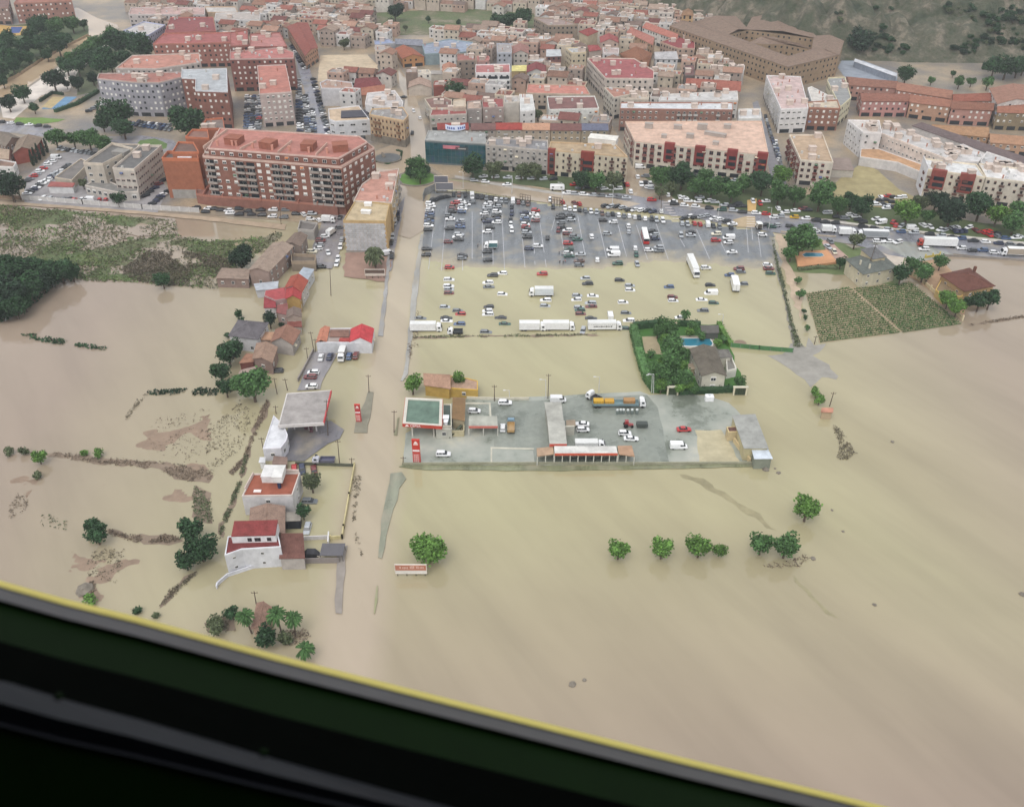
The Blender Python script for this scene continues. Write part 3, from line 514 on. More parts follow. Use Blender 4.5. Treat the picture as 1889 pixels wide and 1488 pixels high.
trees('in the drowned left field', T5('N', '545,870,100,d 580,935,130,d 1140,900,160,d 1200,1020,190,d 1110,1090,130,d 820,1380,60,d 540,1320,80,l 930,1405,50,o 145,430,60,o 55,435,60,o 235,470,90,l 590,445,65,l 505,440,50,l 220,575,60,o'), name='bush', cat='bush', noun='bush', key=1, word='from the top', sink=.7)
def palm(f, x, y, xb, yb, label, date=False, w=1.0):
    b = fat(f, xb, yb); px, py = fp(f, x, y); h = height_of(fp(f, xb, yb)[0], py, fp(f, xb, yb)[1]); top = Vector((at(px, py, h).x - b.x, 0, h))
    root = thing('palm_tree', b, label, 'palm tree', 'palm trees'); mb = MB(); mb.tube((0, 0, -.3), top, .4 if date else .22, .3 if date else .16, 8); mb.build('trunk', 'bark', root)
    link('crown', DATE if date else PALM, root, GREENS['o'] if date else GREENS['g'], top, RN.uniform(0, 6), (w, w, w))
palm('F', 1355, 370, 1370, 500, 'tall date palm on the rubble lot by the white-walled building', True)
palm('H', 768, 1190, 750, 1290, 'slim palm behind the garden hedge near the white car')
palm('L', 590, 420, 585, 600, 'yellow-green palm inside the garden hedge', False, 1.1)
palm('I', 105, 90, 105, 140, 'short palm at the avenue kerb above the pool terrace', False, .9)
palm('M', 335, 1085, 390, 1220, 'left palm leaning beside the tile ruin', False, 1.15); palm('M', 555, 1075, 600, 1240, 'tallest palm right behind the tile ruin', False, 1.3); palm('M', 670, 1100, 690, 1230, 'right palm of the three by the tile ruin', False, 1.15); palm('M', 750, 1315, 740, 1400, 'low palm closest to the helicopter sill', False, 1.2)
for i, (x, y) in enumerate([(245, 1200), (290, 1160), (320, 1130), (345, 1105), (265, 1180)]):
    g = fat('A', x, y); r = thing('cypress_tree', g, f'dark slim cypress {ordinal(i + 1)} planted by the red-walled house', 'cypress', 'cypresses by the clinic car park'); r.scale = (.9, .9, RN.uniform(.8, 1.05)); link('crown', CYP[i % 2], r, GREENS['k']); mb = MB(); mb.tube((0, 0, -.2), (0, 0, .8), .2, .18); mb.build('trunk', 'bark', r)
# hedges: leaf-covered boxes along a line
def hedge(f, pts, w, h, label, col='g', base=0.0, name='hedge', dens=9):
    P_ = [fat(f, x, y) for x, y in pts]; mb = MB(); o0 = P_[0]
    for a, b in zip(P_, P_[1:]):
        L = (b - a).length; d = (b - a).normalized(); sd = Vector((-d.y, d.x, 0)); hw = Vector((0, 0, h * .85)); q = sd * w * .4
        mb.hexa([a - o0 - q, b - o0 - q, b - o0 + q, a - o0 + q], [v - o0 + hw for v in (a - q, b - q, b + q, a + q)])
        for i in range(int(L * dens * (w + h) / 3)):
            t = RN.random(); s = RN.choice((-1, 1, 0)); z = h * RN.uniform(.05, 1) if s else h * RN.uniform(.85, 1.12)
            leaf(mb, a - o0 + d * L * t + sd * (w * .5 * s if s else w * RN.uniform(-.5, .5)) + Vector((0, 0, z)), .32)
    o = mb.build(name, 'foliage', None, GREENS[col], (o0.x, o0.y, base)); return tag(o, label, 'hedge')
hedge('L', [(408, 135), (450, 330), (520, 560), (600, 670)], 3.0, 3.2, 'clipped green hedge down the flooded side of the pool garden', 'g')
hedge('L', [(410, 125), (640, 100)], 2.2, 3.0, 'tall hedge between pool garden and lettered trailer', 'd'); hedge('L', [(790, 95), (985, 105)], 2.0, 2.4, 'garden hedge behind the swimming pool', 'd')
hedge('L', [(1140, 95), (1180, 180), (1245, 280)], 2.0, 2.2, 'hedge descending from the grey shed to the green fence', 'l')
hedge('L', [(800, 680), (1260, 655)], 2.4, 2.0, 'hedge between the two white garden gates', 'd')
hedge('A', [(290, 740), (380, 680), (460, 690)], 1.5, 2.0, 'dark hedge around the small sports court', 'k'); hedge('A', [(400, 815), (560, 760), (710, 670)], 2.5, 2.2, 'long hedge between sports court and grey apartments', 'd')
hedge('B', [(980, 1170), (1080, 1190), (1170, 1160), (1180, 1100), (1140, 1090)], 1.0, .9, 'low ring hedge around the fountain plaza', 'd')
hedge('I', [(130, 410), (300, 390), (430, 400)], 2.0, 1.2, 'scrubby hedge below the orange pool terrace', 'o')
hedge('D', [(1620, 440), (1700, 445), (1889, 455)], 4.0, 5.0, 'dark hedge at the foot of the hill road', 'k')
# loose growth nobody could count
def growth(name, f, poly, n, ls, col, zb, thr=-1.0, sc=.03, spread=1.0, mat='foliage', label=None):
    P_ = ccw([tuple(fat(f, x, y)[:2]) for x, y in poly]); xs = [p[0] for p in P_]; ys = [p[1] for p in P_]; mb = MB(); k = 0; tries = 0
    while k < n and tries < n * 30:
        tries += 1; x, y = RN.uniform(min(xs), max(xs)), RN.uniform(min(ys), max(ys))
        if not inside((x, y), P_): continue
        v = noise.fractal((x * sc, y * sc, 2), 1, 2, 4)
        if v < thr: continue
        k += 1; hgt = max(.1, (v - thr)) * spread
        for _ in range(2): leaf(mb, Vector((x + RN.uniform(-.4, .4), y + RN.uniform(-.4, .4), zb + RN.uniform(.05, .5 + hgt))), ls * RN.uniform(.6, 1.3), 1.2)
    o = mb.build(name, mat, None, GREENS[col] if isinstance(col, str) else col); return tag(o, label, None, None, 'stuff')
growth('scrub', 'E', SCRUB, 8000, .42, srgb(112, 112, 84, .8), .05, -.15, .05, .25); growth('weeds', 'E', SCRUB, 6000, .42, srgb(104, 124, 74, .8), .05, .0, .045, .3); growth('dry_reeds', 'E', [(850, 640), (1080, 480), (1500, 500), (1700, 560), (1560, 740), (1240, 735), (1000, 705)], 5200, .35, 'b', .1, -.3, .06, .4)
growth('scrub', 'E', [(-200, 560), (300, 560), (560, 590), (570, 690), (420, 720), (330, 800), (240, 880), (120, 960), (-200, 1080)], 2600, .6, 'd', .1, -1, .05, 1.0)
growth('bank_weeds', 'E', [(150, 1085), (280, 1085), (400, 1120), (550, 1130), (560, 1150), (770, 1180), (770, 1200), (540, 1175), (260, 1130)], 300, .45, 'd', 0, -.3, .1, .3)
growth('gravel_weeds', 'H', [(1500, 500), (1560, 780), (1600, 900), (1690, 1300), (1767, 1488), (1700, 1488), (1630, 1150), (1540, 780)], 900, .3, 'o', .1, -.4, .1, .2)
growth('orchard_weeds', 'N', [(880, 70), (1180, 50), (1294, 60), (1294, 95), (900, 90)], 260, .45, 'k', 0, -.3, .1, .4)
DEB = srgb(122, 108, 92)
for nm, f, poly, n in [('flood_debris', 'N', [(740, 240), (800, 150), (850, 95), (890, 75), (820, 160), (760, 240)], 70), ('flood_debris', 'N', [(260, 430), (480, 450), (760, 480), (1000, 500), (1180, 520), (1280, 560), (1240, 620), (1100, 600), (900, 530), (500, 490), (280, 450)], 520),
                       ('flood_debris', 'N', [(1160, 640), (1250, 680), (1270, 850), (1180, 850), (1150, 780)], 300), ('flood_debris', 'N', [(640, 890), (760, 930), (1000, 930), (1100, 950), (1000, 975), (820, 970), (650, 920)], 330),
                       ('flood_debris', 'N', [(960, 1350), (1020, 1250), (1160, 1150), (1180, 1150), (1060, 1260), (975, 1350)], 170), ('flood_debris', 'N', [(440, 1300), (460, 1240), (560, 1205), (570, 1260), (520, 1290)], 260), ('flood_debris', 'N', [(500, 1160), (560, 1020), (760, 1010), (700, 1220), (560, 1180)], 110),
                       ('flood_debris', 'J', [(200, 1440), (330, 1300), (430, 1000), (520, 820), (540, 840), (500, 980), (400, 1180), (350, 1340), (230, 1470)], 420), ('flood_debris', 'J', [(0, 1100), (300, 830), (420, 950), (300, 1250), (0, 1488)], 260), ('flood_debris', 'M', [(170, 480), (230, 350), (290, 200), (340, 0), (365, 0), (310, 200), (250, 380), (170, 570)], 330),
                       ('flood_debris', 'N', [(900, 250), (1250, 150), (1290, 480), (1100, 500), (900, 420)], 120), ('flood_debris', 'P', [(1535, 785), (1545, 785), (1578, 835), (1560, 850), (1545, 845), (1550, 820)], 260), ('flood_debris', 'P', [(1395, 1045), (1450, 1035), (1490, 1020), (1500, 1020), (1480, 1045), (1440, 1048)], 60),
                       ('flood_debris', 'P', [(1790, 598), (1889, 582), (1889, 586), (1790, 601)], 160), ('flood_debris', 'M', [(620, 1200), (760, 1200), (790, 1240), (700, 1300), (620, 1290)], 120), ('flood_debris', 'M', [(90, 1130), (250, 1090), (270, 1200), (110, 1210)], 160), ('flood_debris', 'G', [(140, 240 + 940), (170, 1180), (160, 1488), (60, 1488), (90, 1400)], 50),
                       ('flood_debris', 'M', [(1090, 130), (1135, 150), (1130, 250), (1090, 480), (1160, 720), (1170, 740), (1120, 640), (1080, 470), (1090, 300)], 90), ('flood_debris', 'K', [(180, 190), (650, 180), (1767, 165), (1767, 178), (1200, 192), (650, 198), (200, 205)], 300), ('flood_debris', 'K', [(150, 250), (185, 250), (175, 420), (150, 420)], 60),
                       ('flood_debris', 'N', [(100, 680), (190, 700), (150, 780), (60, 830), (40, 800)], 60), ('flood_debris', 'N', [(190, 860), (260, 800), (410, 850), (390, 900), (330, 890)], 30)]:
    if n >= 160 and n != 260: sheet('mud_shoal', f, poly, .035 + n * 1e-5, 'ground_sheet', srgb(134, 118, 102), .9, 2.2, 0, 'structure', n)
    growth(nm, f, poly, int(n * 1.5), .27, DEB if RN.random() < .55 else srgb(112, 104, 86) if RN.random() < .6 else GREENS['o'], -.1, -.25, .16, .03)
# mud standing just clear of the water in the left fields
def shoal(f, pts, lift, seed):
    FQ = ccw([tuple(fat(f, x, y)[:2]) for x, y in pts]); bm = bmesh.new(); gv = {}; fx = [p[0] for p in FQ]; fy = [p[1] for p in FQ]
    for i in range(int((max(fx) - min(fx)) / 1.0) + 1):
        for j in range(int((max(fy) - min(fy)) / 1.0) + 1):
            x, y = min(fx) + i, min(fy) + j
            if inside((x + 2 * noise.noise((x * .2, y * .2, 0)), y + 2 * noise.noise((x * .2, y * .2, 5))), FQ): gv[i, j] = bm.verts.new((x, y, lift + .16 * noise.fractal((x * .07, y * .09, seed), 1, 2, 5)))
    for (i, j) in list(gv):
        q = [(i, j), (i + 1, j), (i + 1, j + 1), (i, j + 1)]
        if all(k in gv for k in q) and max(gv[k].co.z for k in q) > -.02: bm.faces.new([gv[k] for k in q])
    me = bpy.data.meshes.new('mud_shoal'); bm.to_mesh(me); bm.free(); me.materials.append(MATS['ground_sheet']); tag(link('mud_shoal', me, None, srgb(146, 126, 108)), kind='structure')
shoal('N', [(860, 200), (1250, 110), (1290, 480), (1180, 640), (900, 600), (760, 480)], -.05, 3); shoal('N', [(0, 560), (300, 480), (900, 560), (1180, 700), (1080, 900), (660, 900), (300, 860), (0, 900)], -.1, 9); shoal('N', [(420, 1000), (760, 960), (900, 1000), (720, 1290), (560, 1340), (440, 1320)], -.04, 14); shoal('N', [(0, 380), (260, 400), (250, 560), (160, 800), (0, 860)], -.07, 21)
# rocks half drowned
for i, (x, y, s) in enumerate([(1413, 866, 1.2), (1436, 872, .8), (1430, 864, .5), (1056, 1262, 1.0), (1078, 1254, .6), (1646, 815, .7), (1535, 941, .5), (1555, 980, .5), (1613, 1115, .6), (1500, 1030, .8), (1886, 1096, 1.0), (157, 1088, 2.6)]):
    mb = MB(); k = 7; L = lambda z, r: [(math.cos(j / k * 6.283) * r * RN.uniform(.7, 1.2), math.sin(j / k * 6.283) * r * RN.uniform(.7, 1.2), z) for j in range(k)]
    mb.hexa(L(-.3, s), L(s * .25, s * .85)); mb.hexa(L(s * .25, s * .7), L(s * .5, s * .35)); g = at(x, y)
    near = ['beside the corner of the blue-roofed shed', 'next to the shed corner rock', 'smallest beside the shed', 'dark lump alone near the bottom of the flood', 'small lump by the bottom dark one', 'in open water below the villas', 'left of the drowned cable line', 'below the light green flooded tree', 'at the end of the drowned cable line', 'beside the drowned branch', 'at the far edge of the frame', 'large brown mound above the yellow window seal'][i]
    tag(mb.build('half_drowned_rock', 'stone', None, None, (g.x, g.y, 0)), f'dark rock {near}', 'rock', 'rocks poking out of the flood')
# vineyard rows
for fi, (a0, a1, b0, b1, n, nm) in enumerate([((195, 595), (530, 545), (300, 955), (905, 880), 24, 'left'), ((560, 555), (1000, 510), (930, 880), (1375, 815), 27, 'right')]):
    for i in range(n):
        t = i / (n - 1); p = fat('I', a0[0] + (b0[0] - a0[0]) * t, a0[1] + (b0[1] - a0[1]) * t); q = fat('I', a1[0] + (b1[0] - a1[0]) * t, a1[1] + (b1[1] - a1[1]) * t); L = (q - p).length; mb = MB(); mb.box((*((q - p) / 2)[:2], .1), (L, .14, .2), math.atan2((q - p).y, (q - p).x))
        for j in range(int(L * 10)):
            s = RN.random(); v = (q - p) * s
            if fi == 0 and RN.random() < .12: continue
            leaf(mb, Vector((v.x + RN.uniform(-.2, .2), v.y + RN.uniform(-.28, .28), RN.uniform(.1, .75))), .27, .8)
        tag(mb.build('vine_row', 'foliage', None, GREENS['g'], (p.x, p.y, .06)), f'{ordinal(i + 1)} vine row from the villas in the {nm} vineyard plot', 'vine row', f'vine rows of the {nm} vineyard plot')

# bushes clinging to the hillside
HB = []
for k in range(700):
    px, py = 1340 + RN.uniform(200, 549), RN.uniform(14, 138); p = hill_at(px, py)
    if p is None or p.z < 3 or noise.noise((p.x * .02, p.y * .02, 8)) < -.05: continue
    HB.append((p, px, py))
HB = HB[:140]; HB.sort(key=lambda t: t[1])
for i, (p, px, py) in enumerate(HB):
    k = 'small' if RN.random() < .6 else 'mid'; r0, cs, ts = CROWN[k]; s = RN.uniform(.9, 1.7) if k == 'small' else RN.uniform(.7, 1.2); r = thing('hill_bush', (p.x, p.y, p.z - .5), f'wild bush {ordinal(i + 1)} from the convent side on the rocky hillside', 'bush', 'bushes on the rocky hillside'); r.scale = (s, s, s * .75); j = RN.randrange(4); link('crown', cs[j], r, GREENS[RN.choice('dokd')]); link('trunk', ts[j], r)
# ------------------------------------------------------------------ vehicles
def loft(mb, st, mi=0):
    """car body: stations (x, half width, bottom, top)"""
    loops = []
    for x, w, zb, zt in st: loops.append([(x, -w * .9, zb), (x, -w, zb + .18), (x, -w, zt - .14), (x, -w * .88, zt), (x, w * .88, zt), (x, w, zt - .14), (x, w, zb + .18), (x, w * .9, zb)])
    i0 = len(mb.v); k = 8
    for L in loops: mb.v += L
    for a in range(len(loops) - 1):
        for j in range(k): mb.f.append([i0 + a * k + j, i0 + a * k + (j + 1) % k, i0 + (a + 1) * k + (j + 1) % k, i0 + (a + 1) * k + j]); mb.m.append(mi)
    mb.f.append([i0 + j for j in range(k)]); mb.f.append([i0 + (len(loops) - 1) * k + j for j in reversed(range(k))]); mb.m += [mi, mi]
def frustum(mb, x0, x1, w, z0, X0, X1, Wd, z1, mi=0): mb.hexa([(x0, -w, z0), (x1, -w, z0), (x1, w, z0), (x0, w, z0)], [(X0, -Wd, z1), (X1, -Wd, z1), (X1, Wd, z1), (X0, Wd, z1)], mi)
def car_meshes(kind):
    b, g = MB(), MB()
    if kind == 'hatchback':
        loft(b, [(-2.0, .78, .35, .82), (-1.9, .86, .28, .98), (-.9, .88, .25, .98), (.9, .88, .25, .95), (1.75, .86, .28, .82), (2.02, .76, .35, .68)]); frustum(g, -1.85, 1.15, .8, .93, -1.45, .3, .64, 1.46); frustum(b, -1.6, .42, .67, 1.44, -1.5, .3, .6, 1.51)
        b.box((-1.62, 0, 1.2), (.06, 1.36, .5)); b.box((-.45, -.735, 1.2), (.1, .06, .5)); b.box((-.45, .735, 1.2), (.1, .06, .5)); L = 1.3
    elif kind == 'saloon':
        loft(b, [(-2.25, .76, .35, .88), (-2.1, .86, .28, .97), (-1.3, .89, .25, .97), (.9, .89, .25, .93), (1.9, .86, .28, .8), (2.25, .74, .35, .66)]); frustum(g, -1.6, 1.05, .8, .92, -.95, .25, .63, 1.4); frustum(b, -1.1, .38, .66, 1.38, -1.0, .28, .6, 1.45)
        b.box((-.4, -.73, 1.17), (.1, .06, .46)); b.box((-.4, .73, 1.17), (.1, .06, .46)); L = 1.42
    elif kind == 'estate':
        loft(b, [(-2.2, .8, .38, .95), (-2.1, .9, .3, 1.05), (-.9, .92, .28, 1.05), (.9, .92, .28, 1.02), (1.85, .9, .3, .92), (2.2, .78, .38, .74)]); frustum(g, -2.0, 1.15, .83, 1.0, -1.75, .35, .68, 1.58); frustum(b, -1.9, .45, .71, 1.56, -1.8, .35, .64, 1.64)
        for s in (-.78, .78): b.box((-.3, s, 1.3), (.12, .06, .52)); b.box((-1.3, s, 1.3), (.12, .06, .52))
        L = 1.4
    else:                                                     # panel van
        loft(b, [(-2.6, .9, .4, 2.05), (-2.5, .96, .32, 2.2), (1.0, .96, .32, 2.2), (1.35, .95, .32, 2.0)]); loft(b, [(1.36, .95, .32, 1.3), (2.1, .92, .34, 1.12), (2.6, .8, .4, .85)]); frustum(g, 1.3, 2.0, .86, 1.25, 1.3, 1.42, .78, 1.98)
        for s in (-.965, .965): g.box((.85, s, 1.6), (.9, .03, .5))
        L = 1.7
    w = MB()
    w.tube((0, -.1, 0), (0, .1, 0), .32, .32, 10)
    return b.mesh('body', ['car_paint']), g.mesh('windows', ['glass']), w.mesh('wheel', ['rubber']), L
KINDS_ = {k: car_meshes(k) for k in ('hatchback', 'saloon', 'estate', 'van')}
CARC = dict(w=('white', srgb(232, 232, 232)), s=('silver', srgb(176, 180, 184)), g=('grey', srgb(112, 116, 120)), d=('black', srgb(40, 42, 46)), n=('navy', srgb(44, 52, 80)), b=('blue', srgb(70, 92, 128)), r=('red', srgb(176, 40, 40)), m=('maroon', srgb(112, 48, 48)),
            t=('dark green', srgb(44, 84, 72)), o=('brown', srgb(112, 86, 76)), y=('yellow', srgb(200, 160, 40)), c=('cream', srgb(225, 218, 195)))
CARS = []
def cars(phrase, f, s, head=0.0, key='y', word='from the avenue', water=0.0, lot=False, jit=.06, base=.2):
    """s: 'x,y,colour[+flags]' flags v = parked end-on, V = van, E = estate, S = saloon, a digit = turned by that many fifteenths of a right angle"""
    its = []
    for q in s.split():
        a = q.split(','); code = a[2]; its.append((float(a[0]), float(a[1]), code[0], code[1:]))
    its.sort(key=lambda t: t[1] if key == 'y' else t[0])
    for i, (x, y, c, fl) in enumerate(its):
        px, py = fp(f, x, y); k = 'van' if 'V' in fl else 'estate' if 'E' in fl else 'saloon' if 'S' in fl else ('hatchback', 'saloon', 'estate', 'hatchback')[(i * 7 + int(x)) % 4]
        hgt = 1.2 if k == 'van' else .75
        if lot: p = park_at(px, py, hgt); z = max(p.z - .3 * min(1, -p.z / .12), -.66) if p.z < 0 else p.z
        else: p = at(px, py, base + hgt - water); z = base - water
        h = head + (math.pi / 2 if 'v' in fl else 0) + (math.pi if RN.random() < .5 and not 'f' in fl else 0) + RN.uniform(-jit, jit)
        for ch in fl:
            if ch.isdigit(): h += math.radians(15 * int(ch))
        CARS.append(dict(p=(p.x, p.y, z), h=h, c=c, k=k, label=f'{CARC[c][0]} {"panel van" if k == "van" else k} {ordinal(i + 1)} {word} {phrase}', group=f'cars {phrase}', wet=z < -.2))
def row(phrase, f, p0, p1, n, head, mix='wwsgdddnbsr', key='y', word='from the avenue', V=0):
    a, b = p0, p1; s = []
    for i in range(n):
        t = i / max(1, n - 1); s.append(f'{a[0] + (b[0] - a[0]) * t:.1f},{a[1] + (b[1] - a[1]) * t:.1f},{RN.choice(mix)}')
    cars(phrase, f, ' '.join(s), head, key, word)
IN = 'in the car park'
cars(IN + "'s road-side column", 'T', '62,165,w 70,188,w 58,222,w 60,246,n 58,270,b 55,293,d 55,315,b 52,336,d 50,357,w 45,390,d 35,557,d 30,610,d', lot=True)
cars(IN + "'s curved corner", 'T', '78,140,d4 100,135,d4 125,128,d4 150,118,d3 170,112,d3 208,107,d2', key='x', word='from the road', lot=True)
cars(IN + ' along the pergola edge', 'T', '268,88,dv 315,88,ov 370,92,dv 430,95,wvV 475,105,dv 515,110,dv 555,115,gv 597,120,dv 637,128,wv 685,138,sv 725,140,gv 785,135,wvV 832,152,mv 873,158,gv 915,165,ov 1110,130,wv 1135,195,dv 1238,200,wv 1280,208,wv 1325,212,wv 1365,217,dv 1415,222,gv 1465,232,wv 1515,238,sv 1563,248,ov 1612,255,gv 1655,252,dv 1705,263,wv 1753,268,gv 1797,270,wv 1845,280,wv', key='x', word='from the road', lot=True)
cars(IN + ' by the crossing', 'S', '185,252,dv 252,265,wv 330,268,dv 385,280,sv 458,290,wv', key='x', word='from the road', lot=True)
cars('straying on the avenue mud', 'T', '1215,150,rv1 1318,158,mv1 1362,165,rv1', key='x', word='from the road')
cars(IN + "'s second column", 'T', '282,158,r 265,190,o 262,212,m 258,232,d 230,270,g 238,298,w 232,380,d 222,497,m 232,718,r', lot=True)
cars(IN + "'s third column", 'T', '335,145,w 375,172,w 425,150,g 345,190,s 345,210,w 340,235,b 330,318,s 325,342,n 325,365,b 315,435,s 300,455,w 312,474,d 345,615,d 340,640,g', lot=True)
cars(IN + "'s fourth column", 'T', '572,162,w 560,180,w 560,202,s 540,230,g 535,252,w 550,295,d 560,318,n 585,370,d 560,408,w 560,582,d 565,655,d', lot=True)
cars(IN + "'s fifth column", 'T', '650,172,d 648,190,s 645,236,wE 640,268,d 640,303,n 643,328,w', lot=True)
cars(IN + ' parked in single file', 'T', '775,195,dv 775,250,nvE 763,300,dv 767,345,wv 776,393,wv', lot=True, word='from the avenue')
cars(IN + "'s sixth column", 'T', '885,240,n 885,278,s 888,302,b 890,324,d 892,345,w 897,368,r 900,392,d 905,415,s 910,455,d 925,555,n', lot=True)
cars(IN + "'s seventh column", 'T', '983,222,r 970,255,w 985,282,w 982,313,m 1003,535,w 1087,460,dv', lot=True)
cars(IN + "'s eighth column", 'T', '1200,262,d 1195,287,d 1205,330,g 1215,372,d 1180,395,mv 1260,400,wE 1258,425,m 1265,510,r 1275,560,t 1265,595,w 1275,620,t', lot=True)
cars(IN + "'s ninth column", 'T', '1285,270,d 1293,303,s 1320,450,g 1348,475,t 1373,605,s 1362,662,o 1362,698,g', lot=True)
cars(IN + "'s scattered middle", 'T', '1470,450,wv 1520,652,wv 1570,308,d 1660,325,w 1607,425,s 1790,358,wv 1793,408,sv 1655,563,wV 1665,602,wV 1850,550,wv 1860,605,tv 1697,685,t 1867,690,sv', key='x', word='from the road', lot=True)
cars(IN + ' around the red bus', 'S', '345,412,d 360,455,s 370,500,n 295,632,w 410,600,s 415,640,g', lot=True)
cars(IN + ' beyond the crossing', 'S', '670,460,sv 780,425,d 785,460,s 680,320,sv 745,328,sv 825,320,rv 890,330,rv 980,325,wvV 1045,350,dv 1118,360,gv 1250,365,dv 1080,445,cE 1075,520,r 1225,482,wV 1220,545,w 1260,655,w 1615,455,w', key='x', word='from the crossing', lot=True)
cars('on the avenue lay-by beyond the crossing', 'S', '700,265,d2 765,245,w2 830,252,d2 900,245,s2 975,230,s2 1050,265,w2 1125,275,w2 1200,290,d2 1265,330,w 1650,340,d 1725,360,t 1775,345,s', key='x', word='from the crossing')
cars('on the avenue before the crossing', 'S', '60,165,d2 130,165,w2 212,170,w2 280,172,d2 340,185,n2 437,180,wv 330,50,r', key='x', word='from the roundabout')
cars('on the avenue before the crossing, upper file', 'T', '1590,185,d2 1635,192,s2 1690,190,d2 1745,200,s2', key='x', word='from the roundabout')
FL = 'in the flooded car park'
cars(FL + "'s road side", 'G', '410,905,w 407,960,w 410,987,s 410,1018,m 375,1138,s 485,1170,g 510,1198,r 165,1235,g 388,1232,d 390,1258,w 500,1285,b', lot=True)
cars(FL + "'s second cluster", 'G', '785,868,dE 868,850,w 745,930,wE 752,965,g 868,1028,w 752,1137,d 742,1170,w 745,1202,w 853,1230,d 890,1283,t 728,1355,g', lot=True)
cars(FL + "'s central cluster", 'G', '1210,855,r 1240,1080,w 1235,1128,s 1580,892,s 1600,938,d 1510,1040,s 1505,1075,w 1645,1042,w 1625,1105,s 1630,1134,m 1525,1143,s 1535,1165,t 1540,1197,m 1630,1235,d 1560,1340,s5', lot=True)
cars(FL + ' near the garden hedge', 'H', '200,908,d 288,955,s 290,992,w 230,1098,w 255,1190,g 280,1255,w 120,1205,wvV 262,1324,t 625,965,b 655,1052,m 660,1084,w 720,1228,w', lot=True)
cars(FL + ' past the white lorry', 'H', '940,805,w 978,950,d 985,1012,wV 905,1075,w 1008,1103,t 915,1170,g 1145,865,b 1225,812,m 1240,838,g 1260,940,g 1470,780,w 1480,810,m 1495,850,t', key='x', word='from the lorry', lot=True)
YD = 'in the filling station yard'
cars(YD, 'K', '720,822,w 985,752,w 965,965,wv 455,1192,wE 1440,720,wV', key='x', word='from the green canopy', base=.1)
cars('beside the long grey shed ' + YD, 'b', '885,483,w 900,578,w 1630,640,w 1740,735,w', key='x', word='from the shed', base=.1)
cars('on the pale concrete ' + YD, 'L', '845,980,r 800,1118,wV', base=.1)
cars('before the red-roofed white building', 'J', '985,455,wvf 1063,450,nvf 1228,445,bvfE 1285,440,mvf', key='x', word='from the utility poles', base=.2)
cars('on the wet asphalt above the grey canopy', 'J', '920,585,w 895,625,m 905,705,w')
cars('standing in the flooded lane', 'J', '610,575,dE', water=.3, base=0)
cars('behind the terracotta-roofed house', 'M', '680,85,rv1 735,95,nv1E 815,95,mv1 785,312,g 770,500,sv', water=.35, base=0)
BR = 'along the brick block'
cars(BR, 'W', '350,785,d 425,815,d 445,790,w 500,790,d 545,800,d 605,805,w 620,826,w 690,790,d 690,835,d 760,810,d 790,835,d 860,800,d 870,840,d 960,800,w 955,852,w 1045,858,g 1060,800,g 1140,830,d 1200,835,wv2 1270,830,s 1255,872,w 1320,880,wv2 1490,860,dv', key='x', word='from the orange tower')
cars('in the side street by the palm lot', 'F', '1065,172,g2 960,242,w1 925,275,m 915,310,s 905,340,w 855,365,cE 985,370,wv1 1085,325,wvE 1065,420,wv 1055,460,wv 930,485,d 1100,265,sv', )
cars('on the dry parking strip beside the flooded road', 'F', '1525,135,sv 1550,60,nv 1550,95,dv 1505,245,sv 1495,292,dv 1465,372,w2V 1500,402,dv')
cars('on the clinic car park, outer row', 'A', '375,1165,w1 345,1185,w1 315,1215,r1 290,1235,w1 265,1255,s1 240,1270,r1 215,1290,g1 185,1305,d1 405,1130,wV', word='from the trees')
row('on the clinic car park, inner row', 'A', (500, 1190), (195, 1395), 15, .1, 'wwsgddnbw', word='from the clinic')
row('behind the clinic front wall', 'A', (310, 1432), (500, 1440), 5, 1.2, 'wsgd', 'x', 'from the trees'); cars('beside the clinic front door', 'A', '535,1440,rv 590,1440,wv 640,1435,wV 715,1448,rv 760,1448,rv', key='x', word='from the trees')
row('between clinic and orange tower, first row', 'A', (1180, 1300), (1050, 1410), 5, .8, 'wdmdn', word='from the ring road'); row('between clinic and orange tower, second row', 'A', (1200, 1385), (1100, 1470), 6, .8, 'wdnbdn', word='from the ring road')
row('on the ring road', 'A', (10, 880), (340, 912), 6, 0, 'wdwgd', 'x', 'from the frame edge'); row('under the round trees of the ring road', 'A', (430, 1070), (690, 1110), 9, 1.4, 'wsgdd', 'x', 'from the frame edge')
row('before the grey apartments, front row', 'A', (930, 890), (1230, 935), 11, 1.3, 'wsdnbdg', 'x', 'from the big tree'); row('before the grey apartments, back row', 'A', (1000, 880), (1220, 905), 9, 1.3, 'wsdnbdg', 'x', 'from the big tree'); row('by the small court', 'A', (640, 800), (740, 740), 5, .5, 'wdgw', word='from the court')
for k, (x0, x1) in enumerate([(70, 60), (108, 98), (150, 140)]): row(f'in the apartment yard, {ordinal(k + 1)} column', 'B', (x0, 695), (x1, 930), 13, 0, 'wwsgddnbr', word='from the far end')
row('in the brick apartment street, building side', 'B', (432, 580), (445, 940), 18, 0, 'wwsgddnb', word='from the far end'); row('in the brick apartment street, middle file', 'B', (480, 690), (505, 945), 15, 0, 'wwsgddnb', word='from the far end'); row('in the brick apartment street, inner file', 'B', (525, 790), (540, 945), 9, 0, 'wwsgddnb', word='from the far end')
row('in the brick apartment street, far kerb', 'B', (540, 570), (650, 960), 18, .9, 'wwsgddnb', word='from the far end'); row('in the narrow upper street', 'B', (385, 330), (480, 490), 12, .8, 'wwsgddnb', word='from the far end'); row('before the white office block', 'B', (670, 985), (890, 992), 7, 0, 'wwsgd', 'x', 'from the apartment street')
cars('in the flooded main street', 'B', '1265,800,wv1 1310,850,wv1 1255,960,dv 1190,700,d 1120,610,sv1', word='from the far end', water=.2)
